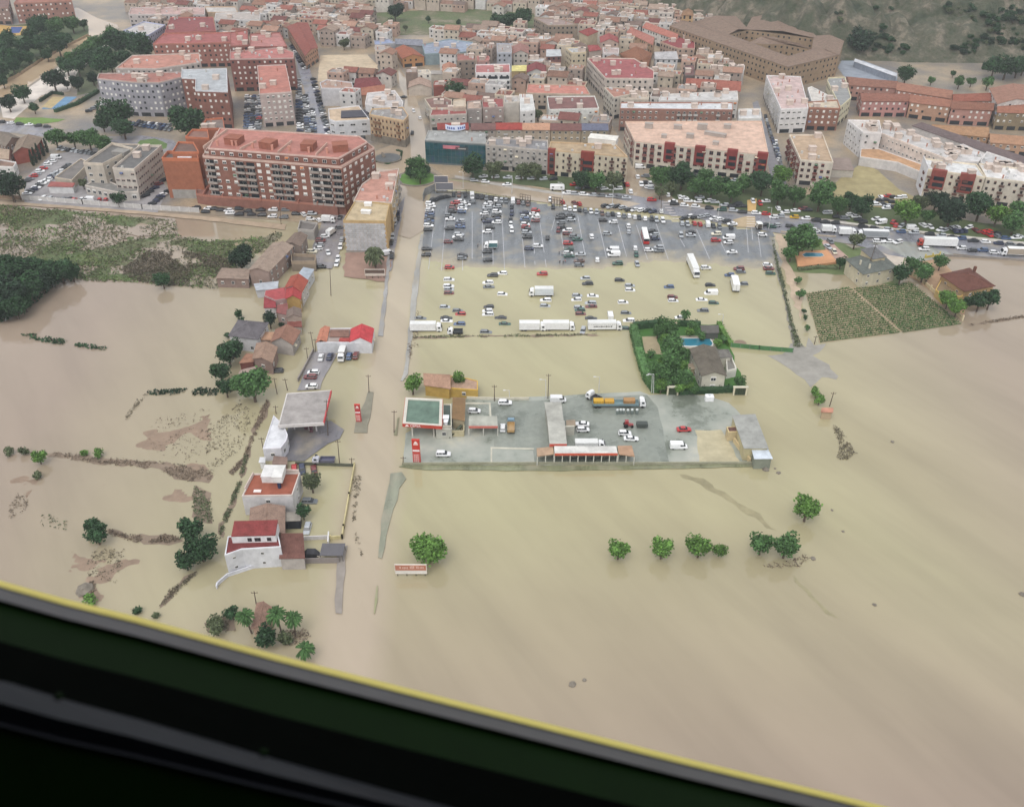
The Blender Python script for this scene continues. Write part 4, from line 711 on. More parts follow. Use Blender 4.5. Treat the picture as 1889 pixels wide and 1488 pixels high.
row('on the avenue before the cream block, pavement side', 'C', (45, 1272), (480, 1290), 6, .2, 'wwsg', 'x', 'from the glass block'); cars('on the avenue bend below the glass block', 'C', '60,1310,w 215,1330,w -20,1300,s', key='x', word='from the roundabout', base=.25); row('at the avenue kerb before the side street', 'C', (650, 1392), (1080, 1425), 8, -.05, 'sswgs', 'x', 'from the caravan')
cars('on the verge before the cream block', 'C', '550,1290,d1 700,1330,r1 920,1360,w1 880,1345,w1 1020,1360,w 1085,1330,rv 1110,1380,wv 790,1350,d 740,1355,g', key='x', word='from the caravan'); cars('at the flooded side street mouth', 'C', '1180,1200,wV 1160,1275,wv 1215,1270,g 1185,1330,wv 1255,1330,wv1 1240,1350,w', water=.1)
cars('at the avenue kerb under the park trees', 'U', '305,352,w 320,375,dE 410,387,w 515,397,w 640,412,d 755,427,t 860,434,s 940,448,d 1070,460,w 1160,466,r 1230,495,w 1290,485,s 1420,495,y 1525,508,w 1620,525,d 1700,540,d 1795,548,d', -.09, 'x', 'from the crossing')
cars('at the avenue kerb opposite the villas', 'V', '370,292,d 480,307,d 610,319,s 730,340,b 850,350,s 1000,362,d 1110,377,s 1220,392,d 1300,402,b 1410,424,d 1530,437,w 1650,450,n 1770,464,g 1850,472,d', -.09, 'x', 'from the camper truck')
cars('on the villa side of the avenue', 'V', '510,432,w 610,432,w 700,440,w2 945,505,wE 1300,495,w 1400,517,d 1500,515,b 1610,537,w', -.09, 'x', 'from the palm'); cars('on the avenue before the camper truck', 'U', '1380,577,d 1490,605,w 1580,615,w 1615,625,w1', -.09, 'x', 'from the crossing')
cars('in the park strip near the crossing', 'U', '260,290,wv 370,310,wv 410,320,w1 445,347,w 550,315,s 535,352,w 630,347,w1 690,357,s 780,385,s 850,395,d 900,375,d 940,395,d 100,195,wv 110,230,s 60,180,d 20,195,wv 1040,350,wv 1105,370,rv 1155,350,w 1270,415,wv 1335,450,w 1430,437,w 1540,430,d 1720,455,s 1500,420,m', 0, 'x', 'from the crossing')
cars('on the grass opposite the villas', 'V', '40,160,w 250,180,w1 305,197,w 130,200,d 200,215,g 330,227,d 370,247,d 490,222,w1 540,248,w1V 655,250,r4 680,280,r4 735,285,s3 840,300,wV 935,280,wv1 1005,295,wv1 1100,320,w2 1140,327,s2 1205,305,sv1 1255,300,wv1 1240,332,nv 1280,335,nv1 1320,330,nv1 1370,300,w2 1440,330,mv1 1500,345,rv1 1555,340,rv1 1560,370,rv1 1635,355,dv1 1630,380,gv1 1720,402,b 1815,397,w 1840,385,s', 0, 'x', 'from the camper truck')
cars('in the vacant lot before the white block', 'V', '540,15,wv 575,40,d 530,45,d 480,70,s 500,85,w 550,80,d 590,118,w 600,100,s 650,60,d 660,15,d 640,110,d 700,20,w 740,15,w 600,5,r 300,45,w', 0, 'x', 'from the corner block')
row('in the rear street', 'D', (250, 740), (330, 1010), 14, 1.35, 'wsgddn', word='from the far end'); row('beside the corner block', 'D', (315, 900), (350, 1050), 7, 1.35, 'wbsgd', word='from the far end'); cars('on the villa drive', 'I', '380,185,gv1 362,225,sv1 410,262,cv', word='from the avenue', base=.13)
row('before the salmon-roofed block', 'C', (1560, 1265), (1860, 1300), 6, -.06, 'wddsg', 'x', 'from the side street')
CARS.sort(key=lambda c: c['p'][1] ** 2 + c['p'][0] ** 2)
vans = [c for c in CARS if c['k'] == 'van']; plain = [c for c in CARS if c['k'] != 'van']
for c in plain[:298] + vans:
    b, g, w, L = KINDS_[c['k']]; root = thing('panel_van' if c['k'] == 'van' else 'parked_car', c['p'], c['label'], 'van' if c['k'] == 'van' else 'car', c['group'], c['h'])
    v = RN.uniform(.88, 1.08); col = CARC[c['c']][1]; link('body', b, root, (col[0] * v, col[1] * v, col[2] * v, 1)); link('windows', g, root)
    if not c['wet']:
        hw = .84 if c['k'] == 'van' else .78
        for sx in (-L, L):
            for sy in (-hw, hw): link('wheel', w, root, None, (sx, sy, .32))
if len(plain) > 298:                                           # the farthest ones, a few pixels each
    V_, F_, Cc = [], [], []
    for c in plain[298:]:
        M_ = Matrix.Translation(c['p']) @ Matrix.Rotation(c['h'], 4, 'Z')
        for me, col in ((KINDS_[c['k']][0], CARC[c['c']][1]), (KINDS_[c['k']][1], (.025, .03, .035, 1))):
            i = len(V_); V_ += [tuple(M_ @ v.co) for v in me.vertices]
            for p in me.polygons: F_.append([i + q for q in p.vertices]); Cc.append((col, len(p.vertices)))
    me = bpy.data.meshes.new('distant_cars'); me.from_pydata(V_, [], F_); ca = me.color_attributes.new('Col', 'FLOAT_COLOR', 'CORNER'); flat = []
    for col, k in Cc: flat += list(col) * k
    ca.data.foreach_set('color', flat); me.materials.append(MATS['far_paint']); tag(link('distant_cars', me), 'small far cars packed in the streets between the apartment blocks', None, None, 'stuff')
# lorries, bus, caravan
def lorry(f, xb, yb, head, L, label, name='box_lorry', cat='lorry', boxc=(232, 232, 232), cabc=(232, 232, 232), h=3.6, w=2.5, kind='box', base=.2, water=0.0, lot=False, roofc=None, group='lorries caught in the flood', text=False):
    px, py = fp(f, xb, yb)
    p = park_at(px, py, h * .55) if lot else at(px, py, base - water + h * .55); z = p.z if lot else base - water
    r = thing(name, (p.x, p.y, z), label, cat, group, head); x0, x1 = -L / 2, L / 2; cl = 2.0; cc, bc = srgb(*cabc), srgb(*boxc)
    if kind == 'bus':
        b = MB(); b.hexa([(x0, -w / 2, .4), (x1, -w / 2, .4), (x1, w / 2, .4), (x0, w / 2, .4)], [(x0, -w / 2, 1.6), (x1, -w / 2, 1.6), (x1, w / 2, 1.6), (x0, w / 2, 1.6)]); b.build('body', 'car_paint', r, cc)
        g = MB(); frustum(g, x0 + .05, x1 - .05, w / 2 - .04, 1.6, x0 + .15, x1 - .2, w / 2 - .1, 2.7); g.build('windows', 'glass', r); q = MB(); frustum(q, x0 + .05, x1 - .1, w / 2 - .02, 2.7, x0 + .2, x1 - .25, w / 2 - .2, 3.1); q.box((0, 0, 3.16), (1.6, 1.2, .16)); q.box((-3, 0, 3.16), (1.0, 1.0, .16)); q.build('roof', 'car_paint', r, bc)
    elif kind == 'caravan':
        b = MB(); loft(b, [(x0, w * .46, .6, 2.5), (x0 + .3, w / 2, .45, 2.75), (x1 - .5, w / 2, .45, 2.75), (x1, w * .45, .7, 2.2)]); b.build('body', 'car_paint', r, bc); g = MB()
        for s in (-w / 2 - .01, w / 2 + .01): g.box((x0 + 1.4, s, 1.8), (1.0, .03, .6)); g.box((x1 - 1.5, s, 1.8), (.9, .03, .6))
        g.build('windows', 'glass', r)
    else:
        bx0, bx1 = x0, x1 - cl - .25; b = MB()
        if kind == 'box':
            b.box(((bx0 + bx1) / 2, 0, (1.0 + h) / 2), (bx1 - bx0, w, h - 1.0)); b.build('cargo_box', 'car_paint', r, bc)
            q = MB(); q.box(((bx0 + bx1) / 2, 0, h + .03), (bx1 - bx0 + .06, w + .06, .06)); 
            for s in (-1, 1): q.box(((bx0 + bx1) / 2, s * (w / 2 + .02), 1.05), (bx1 - bx0 + .04, .05, .12)); q.box((bx0 - .02, s * (w / 2 - .05), (1 + h) / 2), (.05, .12, h - 1.0))
            q.build('box_trim', 'plain', r, srgb(*(roofc or (225, 225, 222))))
            d = MB(); d.box((bx0 - .02, 0, (1 + h) / 2), (.03, .06, h - 1.2)); d.build('door_seam', 'rubber', r)
        elif kind == 'bed':
            b.box(((bx0 + bx1) / 2, 0, 1.0), (bx1 - bx0, w, .14))
            for s in (-1, 1): b.box(((bx0 + bx1) / 2, s * (w / 2 - .04), 1.4), (bx1 - bx0, .08, .7))
            for s in (bx0 + .04, bx1 - .04): b.box((s, 0, 1.4), (.08, w, .7))
            b.build('load_bed', 'car_paint', r, bc)
        elif kind == 'tank':
            b.tube((bx0, 0, 2.0), (bx1, 0, 2.0), 1.1, 1.1, 12); b.box(((bx0 + bx1) / 2, 0, 3.1), (bx1 - bx0 - 1, .6, .1)); b.build('tank', 'car_paint', r, bc)
        c = MB(); ch = min(h - .5, 2.9); loft(c, [(x1 - cl, w / 2 - .02, .6, ch), (x1 - .5, w / 2 - .02, .55, ch), (x1 - .05, w / 2 - .1, .55, 1.7)]); c.box((x1 - cl + .55, 0, ch + .15), (.9, w - .5, .4)); c.build('cab', 'car_paint', r, cc)
        g = MB(); g.hexa([(x1 - .42, -w / 2 + .2, ch - .15), (x1 + .0, -w / 2 + .2, 1.72), (x1 + .0, w / 2 - .2, 1.72), (x1 - .42, w / 2 - .2, ch - .15)], [(x1 - .36, -w / 2 + .2, ch - .12), (x1 + .05, -w / 2 + .2, 1.72), (x1 + .05, w / 2 - .2, 1.72), (x1 - .36, w / 2 - .2, ch - .12)]); g.build('windscreen', 'glass', r)
        for s in (-1, 1): g = MB(); g.box((x1 - 1.0, s * (w / 2 - .01), 2.05), (.8, .04, .65)); g.build('side_window', 'glass', r)
        k = MB(); k.box((-.2, 0, .8), (L - .6, .9, .3)); k.build('chassis', 'rubber', r)
    wm = KINDS_['van'][2]
    for sx in ([x0 + 1.0, x0 + 2.2, x1 - 1.1] if L > 8 else [x0 + 1.2, x1 - 1.1]):
        for sy in (-w / 2 + .15, w / 2 - .15): link('wheel', wm, r, None, (sx, sy, .48), 0, (1.5, 1.5, 1.5))
    if text:                                                   # the lettering on this trailer is too coarse in the picture to read: dark glyph-sized strokes
        for s in (-1,):
            for j in range(11):
                g = MB(); g.box((x0 + 2.2 + j * .62, s * (w / 2 + .03), 2.15), (.42, .03, .3 + .22 * ((j * 5) % 3) / 2)); g.build('lettering', 'rubber', r)
            for j in range(14): g = MB(); g.box((x0 + 1.2 + j * .75, s * (w / 2 + .03), 3.0), (.5, .03, .12)); g.build('small_lettering', 'plain', r, srgb(150, 150, 150))
    return r
lorry('G', 215, 1312, 0, 11.5, 'white box lorry beside the flooded road at the car park corner', lot=True); lorry('G', 462, 1348, math.pi, 5.6, 'small lorry with dark open bed and white cab', 'flatbed_lorry', boxc=(60, 64, 66), h=2.6, kind='bed', lot=True)
lorry('G', 1128, 1305, 0, 9.6, 'shorter white box lorry in the pair at the car park foot', lot=True); lorry('G', 1355, 1303, 0, 11.6, 'longer white box lorry in the pair at the car park foot', lot=True); lorry('L', 168, 92, .02, 12.4, 'white lorry with dark lettering on its long side', lot=True, text=True)
lorry('G', 1200, 1010, math.pi, 9.4, 'grey box lorry with white cab alone in the flooded car park', boxc=(205, 210, 212), lot=True); lorry('T', 590, 528, math.pi, 5.8, 'small lorry with teal tarpaulin box on the dry car park', boxc=(74, 112, 116), h=3.0, lot=True)
a, b = park_at(*fp('H', 800, 700)), park_at(*fp('H', 872, 870)); lorry('H', 832, 790, math.atan2(b.y - a.y, b.x - a.x), 15.5, 'long white articulated lorry standing at the flood edge', 'articulated_lorry', lot=True)
a, b = park_at(*fp('H', 1175, 890)), park_at(*fp('H', 1205, 1020)); lorry('H', 1190, 935, math.atan2(a.y - b.y, a.x - b.x), 10, 'white box lorry seen from behind in the flooded car park', lot=True, roofc=(235, 235, 235))
a, b = park_at(*fp('S', 240, 400)), park_at(*fp('S', 275, 560)); lorry('S', 255, 468, math.atan2(b.y - a.y, b.x - a.x), 11.5, 'red bus with white roof on the car park', 'city_bus', 'bus', (235, 235, 232), (186, 48, 44), 3.1, 2.5, 'bus', lot=True, group='buses')
lorry('C', 580, 1352, -.05, 7.0, 'white caravan parked on the avenue verge', 'caravan', 'caravan', h=2.7, w=2.3, kind='caravan', base=.25, group='caravans')
lorry('U', 1740, 605, -.09, 6.4, 'white camper truck on the avenue near the palm', 'camper_truck', 'lorry', h=3.1, group='lorries on the avenue'); lorry('V', 55, 312, -.09, 6.6, 'white box van lorry nose to tail behind the camper truck', h=3.0, group='lorries on the avenue') if False else None
lorry('V', 225, 342, -.09, 7.4, 'white delivery lorry half hidden by the palm', h=3.2, group='lorries on the avenue'); lorry('V', 460, 362, math.pi - .09, 13, 'grey curtain-sided lorry on the avenue', boxc=(150, 154, 158), roofc=(225, 225, 225), group='lorries on the avenue')
lorry('V', 1070, 440, math.pi - .09, 16.0, 'long white trailer with a red cab on the avenue', 'articulated_lorry', cabc=(176, 66, 48), h=3.9, group='lorries on the avenue'); lorry('V', 1830, 530, math.pi - .09, 13, 'tan tarpaulin lorry with white cab at the frame edge', 'articulated_lorry', boxc=(168, 156, 140), group='lorries on the avenue')
lorry('S', 1573, 345, math.pi / 2, 4.6, 'small white-roofed dark van lorry at the mud crossing', boxc=(92, 84, 76), roofc=(235, 235, 230), h=3.0, w=2.2, group='lorries on the avenue')
lorry('W', 1400, 875, -.1, 6.2, 'large white van lorry before the brick block', h=3.0, w=2.2, group='lorries by the brick block'); lorry('F', 1010, 203, 1.2, 5.6, 'white van lorry in the side street by the palm lot', h=2.7, w=2.1, group='lorries by the brick block')
lorry('J', 1165, 430, -math.pi / 2, 6.6, 'dirty white lorry nose-out before the red-roofed white building', boxc=(150, 140, 128), h=3.0, w=2.2, group='lorries at the white building')
lorry('J', 1010, 1338, math.pi, 6.6, 'low blue-grey lorry beside the lower filling station', boxc=(86, 86, 106), cabc=(180, 180, 188), h=2.2, w=2.2, kind='bed', base=.1, group='lorries at the white building')
yf = lorry('L', 290, 745, 0, 17, 'flatbed lorry with teal sides carrying yellow crates', 'flatbed_lorry', boxc=(120, 144, 148), h=3.4, kind='bed', base=.1, group='lorries in the filling station yard')
for j, (x, yy, wd, hh, colr, lab) in enumerate([(-6.6, 0, 3.2, 1.5, (204, 160, 50), 'yellow crate at the rear of the flatbed lorry'), (-3.2, 0, 3.0, 1.4, (196, 150, 56), 'yellow crate second from the rear of the flatbed'), (3.2, .1, 3.6, 1.6, (170, 130, 84), 'brown crate nearest the flatbed lorry cab')]):
    w_ = yf.location; mb = MB(); mb.box((0, 0, hh / 2), (wd, 2.0, hh)); o = mb.build('crate', 'plain', None, srgb(*colr), (w_.x + x, w_.y + yy, w_.z + 1.08)); tag(o, lab, 'crate', 'crates on the flatbed lorry')
    for k in range(4): q = MB(); q.box((-wd / 2 + .3 + k * (wd - .6) / 3, -1.02, hh / 2), (.1, .05, hh)); q.build('batten', 'plain', o, srgb(colr[0] * .8, colr[1] * .8, colr[2] * .8))
lorry('L', 72, 695, 2.4, 5.2, 'white tractor unit parked behind the crate lorry', 'tractor_unit', boxc=(70, 70, 72), h=3.2, kind='bed', base=.1, group='lorries in the filling station yard'); lorry('K', 1035, 945, math.pi / 2, 6.8, 'tan tipper lorry with blue-grey cab', 'tipper_lorry', boxc=(172, 140, 92), cabc=(120, 150, 168), h=2.5, w=2.3, kind='bed', base=.1, group='lorries in the filling station yard')
lorry('L', 40, 1110, 0, 9, 'white lorry half hidden behind the wash bay', h=2.6, w=2.3, base=.1, group='lorries in the filling station yard')
# ------------------------------------------------------------------ buildings
def win_mesh(name, frame_w, shutter=None):
    """a window, 1.2 x 1.3 m: frame proud of the wall, pane set back, blind half or fully down"""
    mb = MB(); fw = frame_w
    for c, d in (((0, .03, .65 - fw / 2), (1.2, .1, fw)), ((0, .03, -.65 + fw / 2), (1.2, .1, fw)), ((-.6 + fw / 2, .03, 0), (fw, .1, 1.3)), ((.6 - fw / 2, .03, 0), (fw, .1, 1.3)), ((0, .02, 0), (.05, .08, 1.2))): mb.box(c, d, 0, 0)
    mb.box((0, .01, 0), (1.2 - fw, .04, 1.3 - fw), 0, 1)
    if shutter: mb.box((0, .035, .65 - fw - shutter / 2), (1.2 - 2 * fw, .05, shutter), 0, 0)
    return mb.mesh(name, ['plain', 'glass'])
WIN = dict(dark=[win_mesh('window', .07), win_mesh('window', .08, .35)], white=[win_mesh('window', .1, 1.08), win_mesh('window', .1, .8), win_mesh('window', .08, .4)], tall=[win_mesh('window', .09)])
_b = MB(); _b.box((0, 0, 0), (2.2, .9, .14)); _b.box((0, -.42, .5), (2.2, .06, .9)); _b.box((-1.07, 0, .5), (.06, .9, .9)); _b.box((1.07, 0, .5), (.06, .9, .9)); BALC = _b.mesh('balcony', ['plain'])
TAKEN = []
CAMP = Vector((0, 0, CAM_H))
def gable(root, q, z, rise, color, eave=.45, name='roof', wallcol=None, mat='roof_tile'):
    """pitched roof on a four-cornered plan, ridge along its longer side, with real thickness and eaves; gable ends closed"""
    P_ = [Vector(p) for p in q]; l1 = (P_[1] - P_[0]).length + (P_[3] - P_[2]).length; l2 = (P_[2] - P_[1]).length + (P_[0] - P_[3]).length
    if l2 > l1: P_ = P_[1:] + P_[:1]
    a, b, c, d = P_; m0, m1 = (a + d) / 2, (b + c) / 2
    ex = (m1 - m0).normalized() * eave; a2, b2, c2, d2 = [v.copy() for v in (a, b, c, d)]
    s = (a - d).normalized() * eave; a2 += s - ex; d2 += -s - ex; b2 += s + ex; c2 += -s + ex; M0, M1 = m0 - ex, m1 + ex
    drop = rise * eave / max(.5, (a - d).length / 2); v = lambda p, h: (p.x, p.y, h)
    mb = MB()
    for (p, q1, r, t) in ((a2, b2, M1, M0), (M0, M1, c2, d2)):
        hh = (z - drop, z - drop, z + rise, z + rise) if p is a2 else (z + rise, z + rise, z - drop, z - drop)
        lo = [v(k, h) for k, h in zip((p, q1, r, t), hh)]; mb.hexa(lo, [(k[0], k[1], k[2] + .18) for k in lo])
    o = mb.build(name, mat, root, color)
    if wallcol is not None:
        for p_, q_, r_ in ((a, d, m0), (b, c, m1)): g = MB(); g.face([v(p_, z), v(q_, z), v(r_, z + rise)]); g.build('gable_end', 'wall', root, wallcol)
    e = MB(); e.hexa([v(M0 + s * .3, z + rise + .16), v(M1 + s * .3, z + rise + .16), v(M1 - s * .3, z + rise + .16), v(M0 - s * .3, z + rise + .16)], [v(M0, z + rise + .34), v(M1, z + rise + .34), v(M1, z + rise + .34), v(M0, z + rise + .34)]); e.build('ridge', mat, o, tuple(min(1, k * 1.12) for k in color[:3]) + (1,))
    return o
def hip(root, q, z, rise, color, eave=.5, name='roof'):
    P_ = [Vector(p) for p in inset(ccw(q), -eave)]; l1 = (P_[1] - P_[0]).length; l2 = (P_[2] - P_[1]).length
    if l2 > l1: P_ = P_[1:] + P_[:1]
    a, b, c, d = P_; m0, m1 = (a + d) / 2, (b + c) / 2; w = (a - d).length / 2; ex = (m1 - m0).normalized() * min(w, (m1 - m0).length * .46); r0, r1 = m0 + ex, m1 - ex; v = lambda p, h: (p.x, p.y, h)
    mb = MB(); z0 = z - .1; mb.face([v(a, z0), v(b, z0), v(r1, z + rise), v(r0, z + rise)]); mb.face([v(c, z0), v(d, z0), v(r0, z + rise), v(r1, z + rise)]); mb.face([v(b, z0), v(c, z0), v(r1, z + rise)]); mb.face([v(d, z0), v(a, z0), v(r0, z + rise)]); mb.face([v(d, z0 - .15), v(c, z0 - .15), v(b, z0 - .15), v(a, z0 - .15)])
    for p, q1 in ((a, b), (b, c), (c, d), (d, a)): mb.face([v(p, z0 - .15), v(q1, z0 - .15), v(q1, z0), v(p, z0)])
    o = mb.build(name, 'roof_tile', root, color); e = MB()
    for p, q1, h in ((a, r0, z0), (d, r0, z0), (b, r1, z0), (c, r1, z0), (r0, r1, z + rise)): e.tube(v(p, h + .05), v(q1, z + rise + .05), .12, .12, 4)
    e.build('ridge', 'roof_tile', o, tuple(min(1, k * 1.2) for k in color[:3]) + (1,)); return o
def facade(root, poly, h, winkind, floor_h=3.0, pitch=3.0, z0=0.0, each=None, frame=(225, 222, 216), ground='shop', org=None, skip=(), size=(1, 1), jit=.1):
    """windows on every wall that faces the sky-side viewer: single objects where they are large enough to tell apart, else one joined part"""
    P_ = [Vector(p) for p in poly]; jn = MB(); fcol = srgb(*frame); cnt = 0
    for i in range(len(P_)):
        if i in skip: continue
        a, b = P_[i], P_[(i + 1) % len(P_)]; e = b - a; L = e.length
        if L < 2.2: continue
        e.normalize(); nrm = Vector((e.y, -e.x)); mid = (a + b) / 2 + org
        if nrm.dot(Vector((-mid.x, -mid.y))) <= .06 * mid.length: continue
        nf = max(1, int((h - z0) / floor_h + .15)); fh = (h - z0) / nf; nc = max(1, int(L / pitch)); rz = math.atan2(-nrm.x, nrm.y)
        if ground and nf > 1:
            ns = max(1, int(L / 5.5)); g = MB()
            for k in range(ns):
                c = a + e * (L * (k + .5) / ns) + nrm * .02; g.box((c.x, c.y, z0 + 1.35), (L / ns * .7, .12, 2.1), math.atan2(e.y, e.x))
            g.build('shopfront', 'glass', root)
        for f in range(1 if (ground and nf > 1) else 0, nf):
            for k in range(nc):
                if RN.random() < jit: continue
                c = a + e * (L * (k + .5) / nc) + nrm * .01; z = z0 + fh * f + fh * .55
                me = WIN[winkind][RN.randrange(len(WIN[winkind]))]; sc = (size[0], 1, size[1])
                if each and RN.random() < .045 and floor_h < 3.3:      # a lowered awning over some windows
                    aw = c + nrm * .4; m_ = MB(); m_.hexa([(aw.x - e.x * .8 - nrm.x * .4, aw.y - e.y * .8 - nrm.y * .4, z + .62), (aw.x + e.x * .8 - nrm.x * .4, aw.y + e.y * .8 - nrm.y * .4, z + .62), (aw.x + e.x * .8 + nrm.x * .4, aw.y + e.y * .8 + nrm.y * .4, z + .1), (aw.x - e.x * .8 + nrm.x * .4, aw.y - e.y * .8 + nrm.y * .4, z + .1)], [(aw.x - e.x * .8 - nrm.x * .4, aw.y - e.y * .8 - nrm.y * .4, z + .68), (aw.x + e.x * .8 - nrm.x * .4, aw.y + e.y * .8 - nrm.y * .4, z + .68), (aw.x + e.x * .8 + nrm.x * .4, aw.y + e.y * .8 + nrm.y * .4, z + .16), (aw.x - e.x * .8 + nrm.x * .4, aw.y - e.y * .8 + nrm.y * .4, z + .16)])
                    m_.build('awning', 'plain', root, srgb(*RN.choice([(84, 110, 84), (190, 120, 70), (206, 196, 170), (90, 104, 140)])))
                if each:
                    link('window', me, root, fcol, (c.x, c.y, z), rz, sc); cnt += 1
                else:
                    jn.box((c.x, c.y, z), (1.15 * size[0], .1, 1.25 * size[1]), math.atan2(e.y, e.x), 1 if winkind != 'white' or RN.random() < .35 else 0)
        if each and ground and winkind != 'white' and L > 12:      # iron balconies under some of the window columns
            for k in range(nc):
                if RN.random() < .28:
                    c = a + e * (L * (k + .5) / nc) + nrm * .45
                    for f in range(1, nf): bo = link('balcony', BALC, root, srgb(*[int(v * .86) for v in frame]), (c.x, c.y, z0 + fh * f + .15), rz + math.pi)
    if jn.v: o = jn.build('windows', ['plain', 'glass'], root, fcol); o['kind'] = 'stuff'
def clutter(root, poly, h, n, big=True):
    xs = [p[0] for p in poly]; ys = [p[1] for p in poly]; k = 0; t = 0
    while k < n and t < 60:
        t += 1; x, y = RN.uniform(min(xs), max(xs)), RN.uniform(min(ys), max(ys))
        if not inside((x, y), inset(poly, 1.4)): continue
        k += 1; mb = MB(); q = RN.random()
        if q < .35 and big: mb.box((x, y, h + 1.2), (3.2, 2.8, 2.4)); mb.box((x, y, h + 2.47), (3.6, 3.2, .14)); mb.build('stair_house', 'wall', root, srgb(206, 190, 178))
        elif q < .6: mb.box((x, y, h + .5), (1.1, .8, .9)); mb.box((x, y, h + .98), (.7, .5, .08)); mb.build('air_unit', 'plain', root, srgb(200, 200, 200))
        elif q < .8: mb.tube((x, y, h), (x, y, h + 1.3), .6, .6, 8); mb.tube((x, y, h + 1.3), (x, y, h + 1.4), .3, .2, 8); mb.build('water_tank', 'plain', root, srgb(188, 186, 180))
        else: mb.box((x, y, h + .8), (.5, .5, 1.6)); mb.box((x, y, h + 1.65), (.7, .7, .12)); mb.build('chimney', 'wall', root, srgb(180, 130, 112))
def bld(label, f, pts, h, wall, roof, kind='flat', win='dark', cat='apartment block', name='apartment_building', each=None, floor_h=3.0, pitch=3.0, ground='shop', parapet=.7, n_clut=0, rise=None, z0=0.0, group=None, pcol=None, skip=(), frame=(225, 222, 216), size=(1, 1), jit=.1, base=0.0, roofmat='flat_roof', world=None):
    P_ = world if world else ccw([tuple(fat(f, x, y, h)[:2]) for x, y in pts])
    cx, cy = sum(p[0] for p in P_) / len(P_), sum(p[1] for p in P_) / len(P_); org = Vector((cx, cy)); q = [(p[0] - cx, p[1] - cy) for p in P_]
    TAKEN.append(P_); r = thing(name, (cx, cy, base), label, cat, group); hv = RN.uniform(.9, 1.06); roof = tuple(c * hv for c in roof); wc, rc = srgb(*soft(wall), .9), srgb(*soft(roof), .88)
    mb = MB(); mb.prism(q, -.2, h); mb.build('wall', 'wall', r, wc)
    if each is None: each = scale_at(fp(f, *pts[0])[1]) > 3.05 if pts else False
    if win: facade(r, q, h, win, floor_h, pitch, z0, each, frame, ground, org, skip, size, jit)
    if kind == 'flat':
        ip = inset(q, .28); mb = MB(); mb.prism(ip, h - .05, h + .07); mb.build('roof', roofmat, r, rc)
        if parapet:
            mb = MB(); k = len(q)
            for i in range(k): mb.hexa([(*q[i], h), (*q[(i + 1) % k], h), (*ip[(i + 1) % k], h), (*ip[i], h)], [(*q[i], h + parapet), (*q[(i + 1) % k], h + parapet), (*ip[(i + 1) % k], h + parapet), (*ip[i], h + parapet)])
            mb.build('parapet', 'wall', r, srgb(*(pcol or tuple(min(255, c + 18) for c in wall)), .92))
        if n_clut: clutter(r, q, h, int(n_clut * 1.6) + 1)
    elif kind == 'mono':
        mb = MB(); ip = inset(q, -.3); mb.hexa([(*p, h + .02) for p in ip], [(*p, h + .2) for p in ip]); mb.build('roof', roofmat, r, rc)
    elif len(q) == 4:
        w = min((Vector(q[1]) - Vector(q[0])).length, (Vector(q[2]) - Vector(q[1])).length)
        (gable if kind == 'gable' else hip)(r, q, h, rise or w * .2, rc, **({'wallcol': wc} if kind == 'gable' else {}))
    r['_h'] = h; return r, q, org
def addbox(r, org, name, f, x0, y0, x1, y1, z, h, depth, color, mat='plain'):
    """a box part standing on the roof: its front bottom edge from one picture point to the other at height z"""
    a, b = fat(f, x0, y0, z), fat(f, x1, y1, z); d = (b - a); L = d.length; d.normalize(); n = Vector((-d.y, d.x, 0)); c = (a + b) / 2 + n * depth / 2
    mb = MB(); mb.box((c.x - org.x, c.y - org.y, z + h / 2), (L, depth, h), math.atan2(d.y, d.x)); mb.box((c.x - org.x, c.y - org.y, z + h + .06), (L + .3, depth + .3, .12), math.atan2(d.y, d.x)); return mb.build(name, mat, r, srgb(*color))
def balconies(r, q, edge, h, z0, n_floors, cols, wcol, width=4.2, depth=1.3):
    a, b = Vector(q[edge]), Vector(q[(edge + 1) % len(q)]); e = (b - a); L = e.length; e.normalize(); nrm = Vector((e.y, -e.x)); rz = math.atan2(e.y, e.x); fh = (h - z0) / n_floors
    m = MB(); m.box((0, 0, 0), (width, depth, .16)); m.box((0, -depth / 2 + .06, .5), (width, .12, .9)); m.box((-width / 2 + .06, 0, .5), (.12, depth, .9)); m.box((width / 2 - .06, 0, .5), (.12, depth, .9)); me = m.mesh('balcony', ['wall'])
    d = MB(); d.box((0, 0, 0), (width * .8, .1, 2.0)); dm = d.mesh('balcony_door', ['glass'])
    for k in range(n_floors):
        for t in cols:
            c = a + e * (L * t) + nrm * (depth / 2 + .02); z = z0 + fh * k + .25; bo = link('balcony', me, r, wcol, (c.x, c.y, z), rz); c2 = a + e * (L * t) + nrm * .02; link('balcony_door', dm, bo, None, (0, depth / 2 - .02, 1.1))
GRD = (176, 172, 168)
# --- the big brick block and the orange tower
bq, qq, og = bld('long red-brick apartment block with balconies and terracotta roof terrace', 'P', [(374, 291), (400, 246), (672, 262), (691, 276), (630, 311)], 22, (154, 98, 80), (196, 140, 122), 'flat', None, each=True, parapet=1.0, pcol=(214, 184, 170))
aq_ = inset(qq, 2.6); mb = MB(); mb.prism(aq_, 22, 25); mb.build('attic_storey', 'wall', bq, srgb(*soft((154, 98, 80)), .9)); mb = MB(); mb.prism(inset(aq_, .3), 24.98, 25.1); mb.build('attic_roof', 'flat_roof', bq, srgb(*soft((200, 124, 108)), .9)); ip_ = inset(aq_, .35); mb = MB()
for i in range(5): mb.hexa([(*aq_[i], 25), (*aq_[(i + 1) % 5], 25), (*ip_[(i + 1) % 5], 25), (*ip_[i], 25)], [(*aq_[i], 25.7), (*aq_[(i + 1) % 5], 25.7), (*ip_[(i + 1) % 5], 25.7), (*ip_[i], 25.7)])
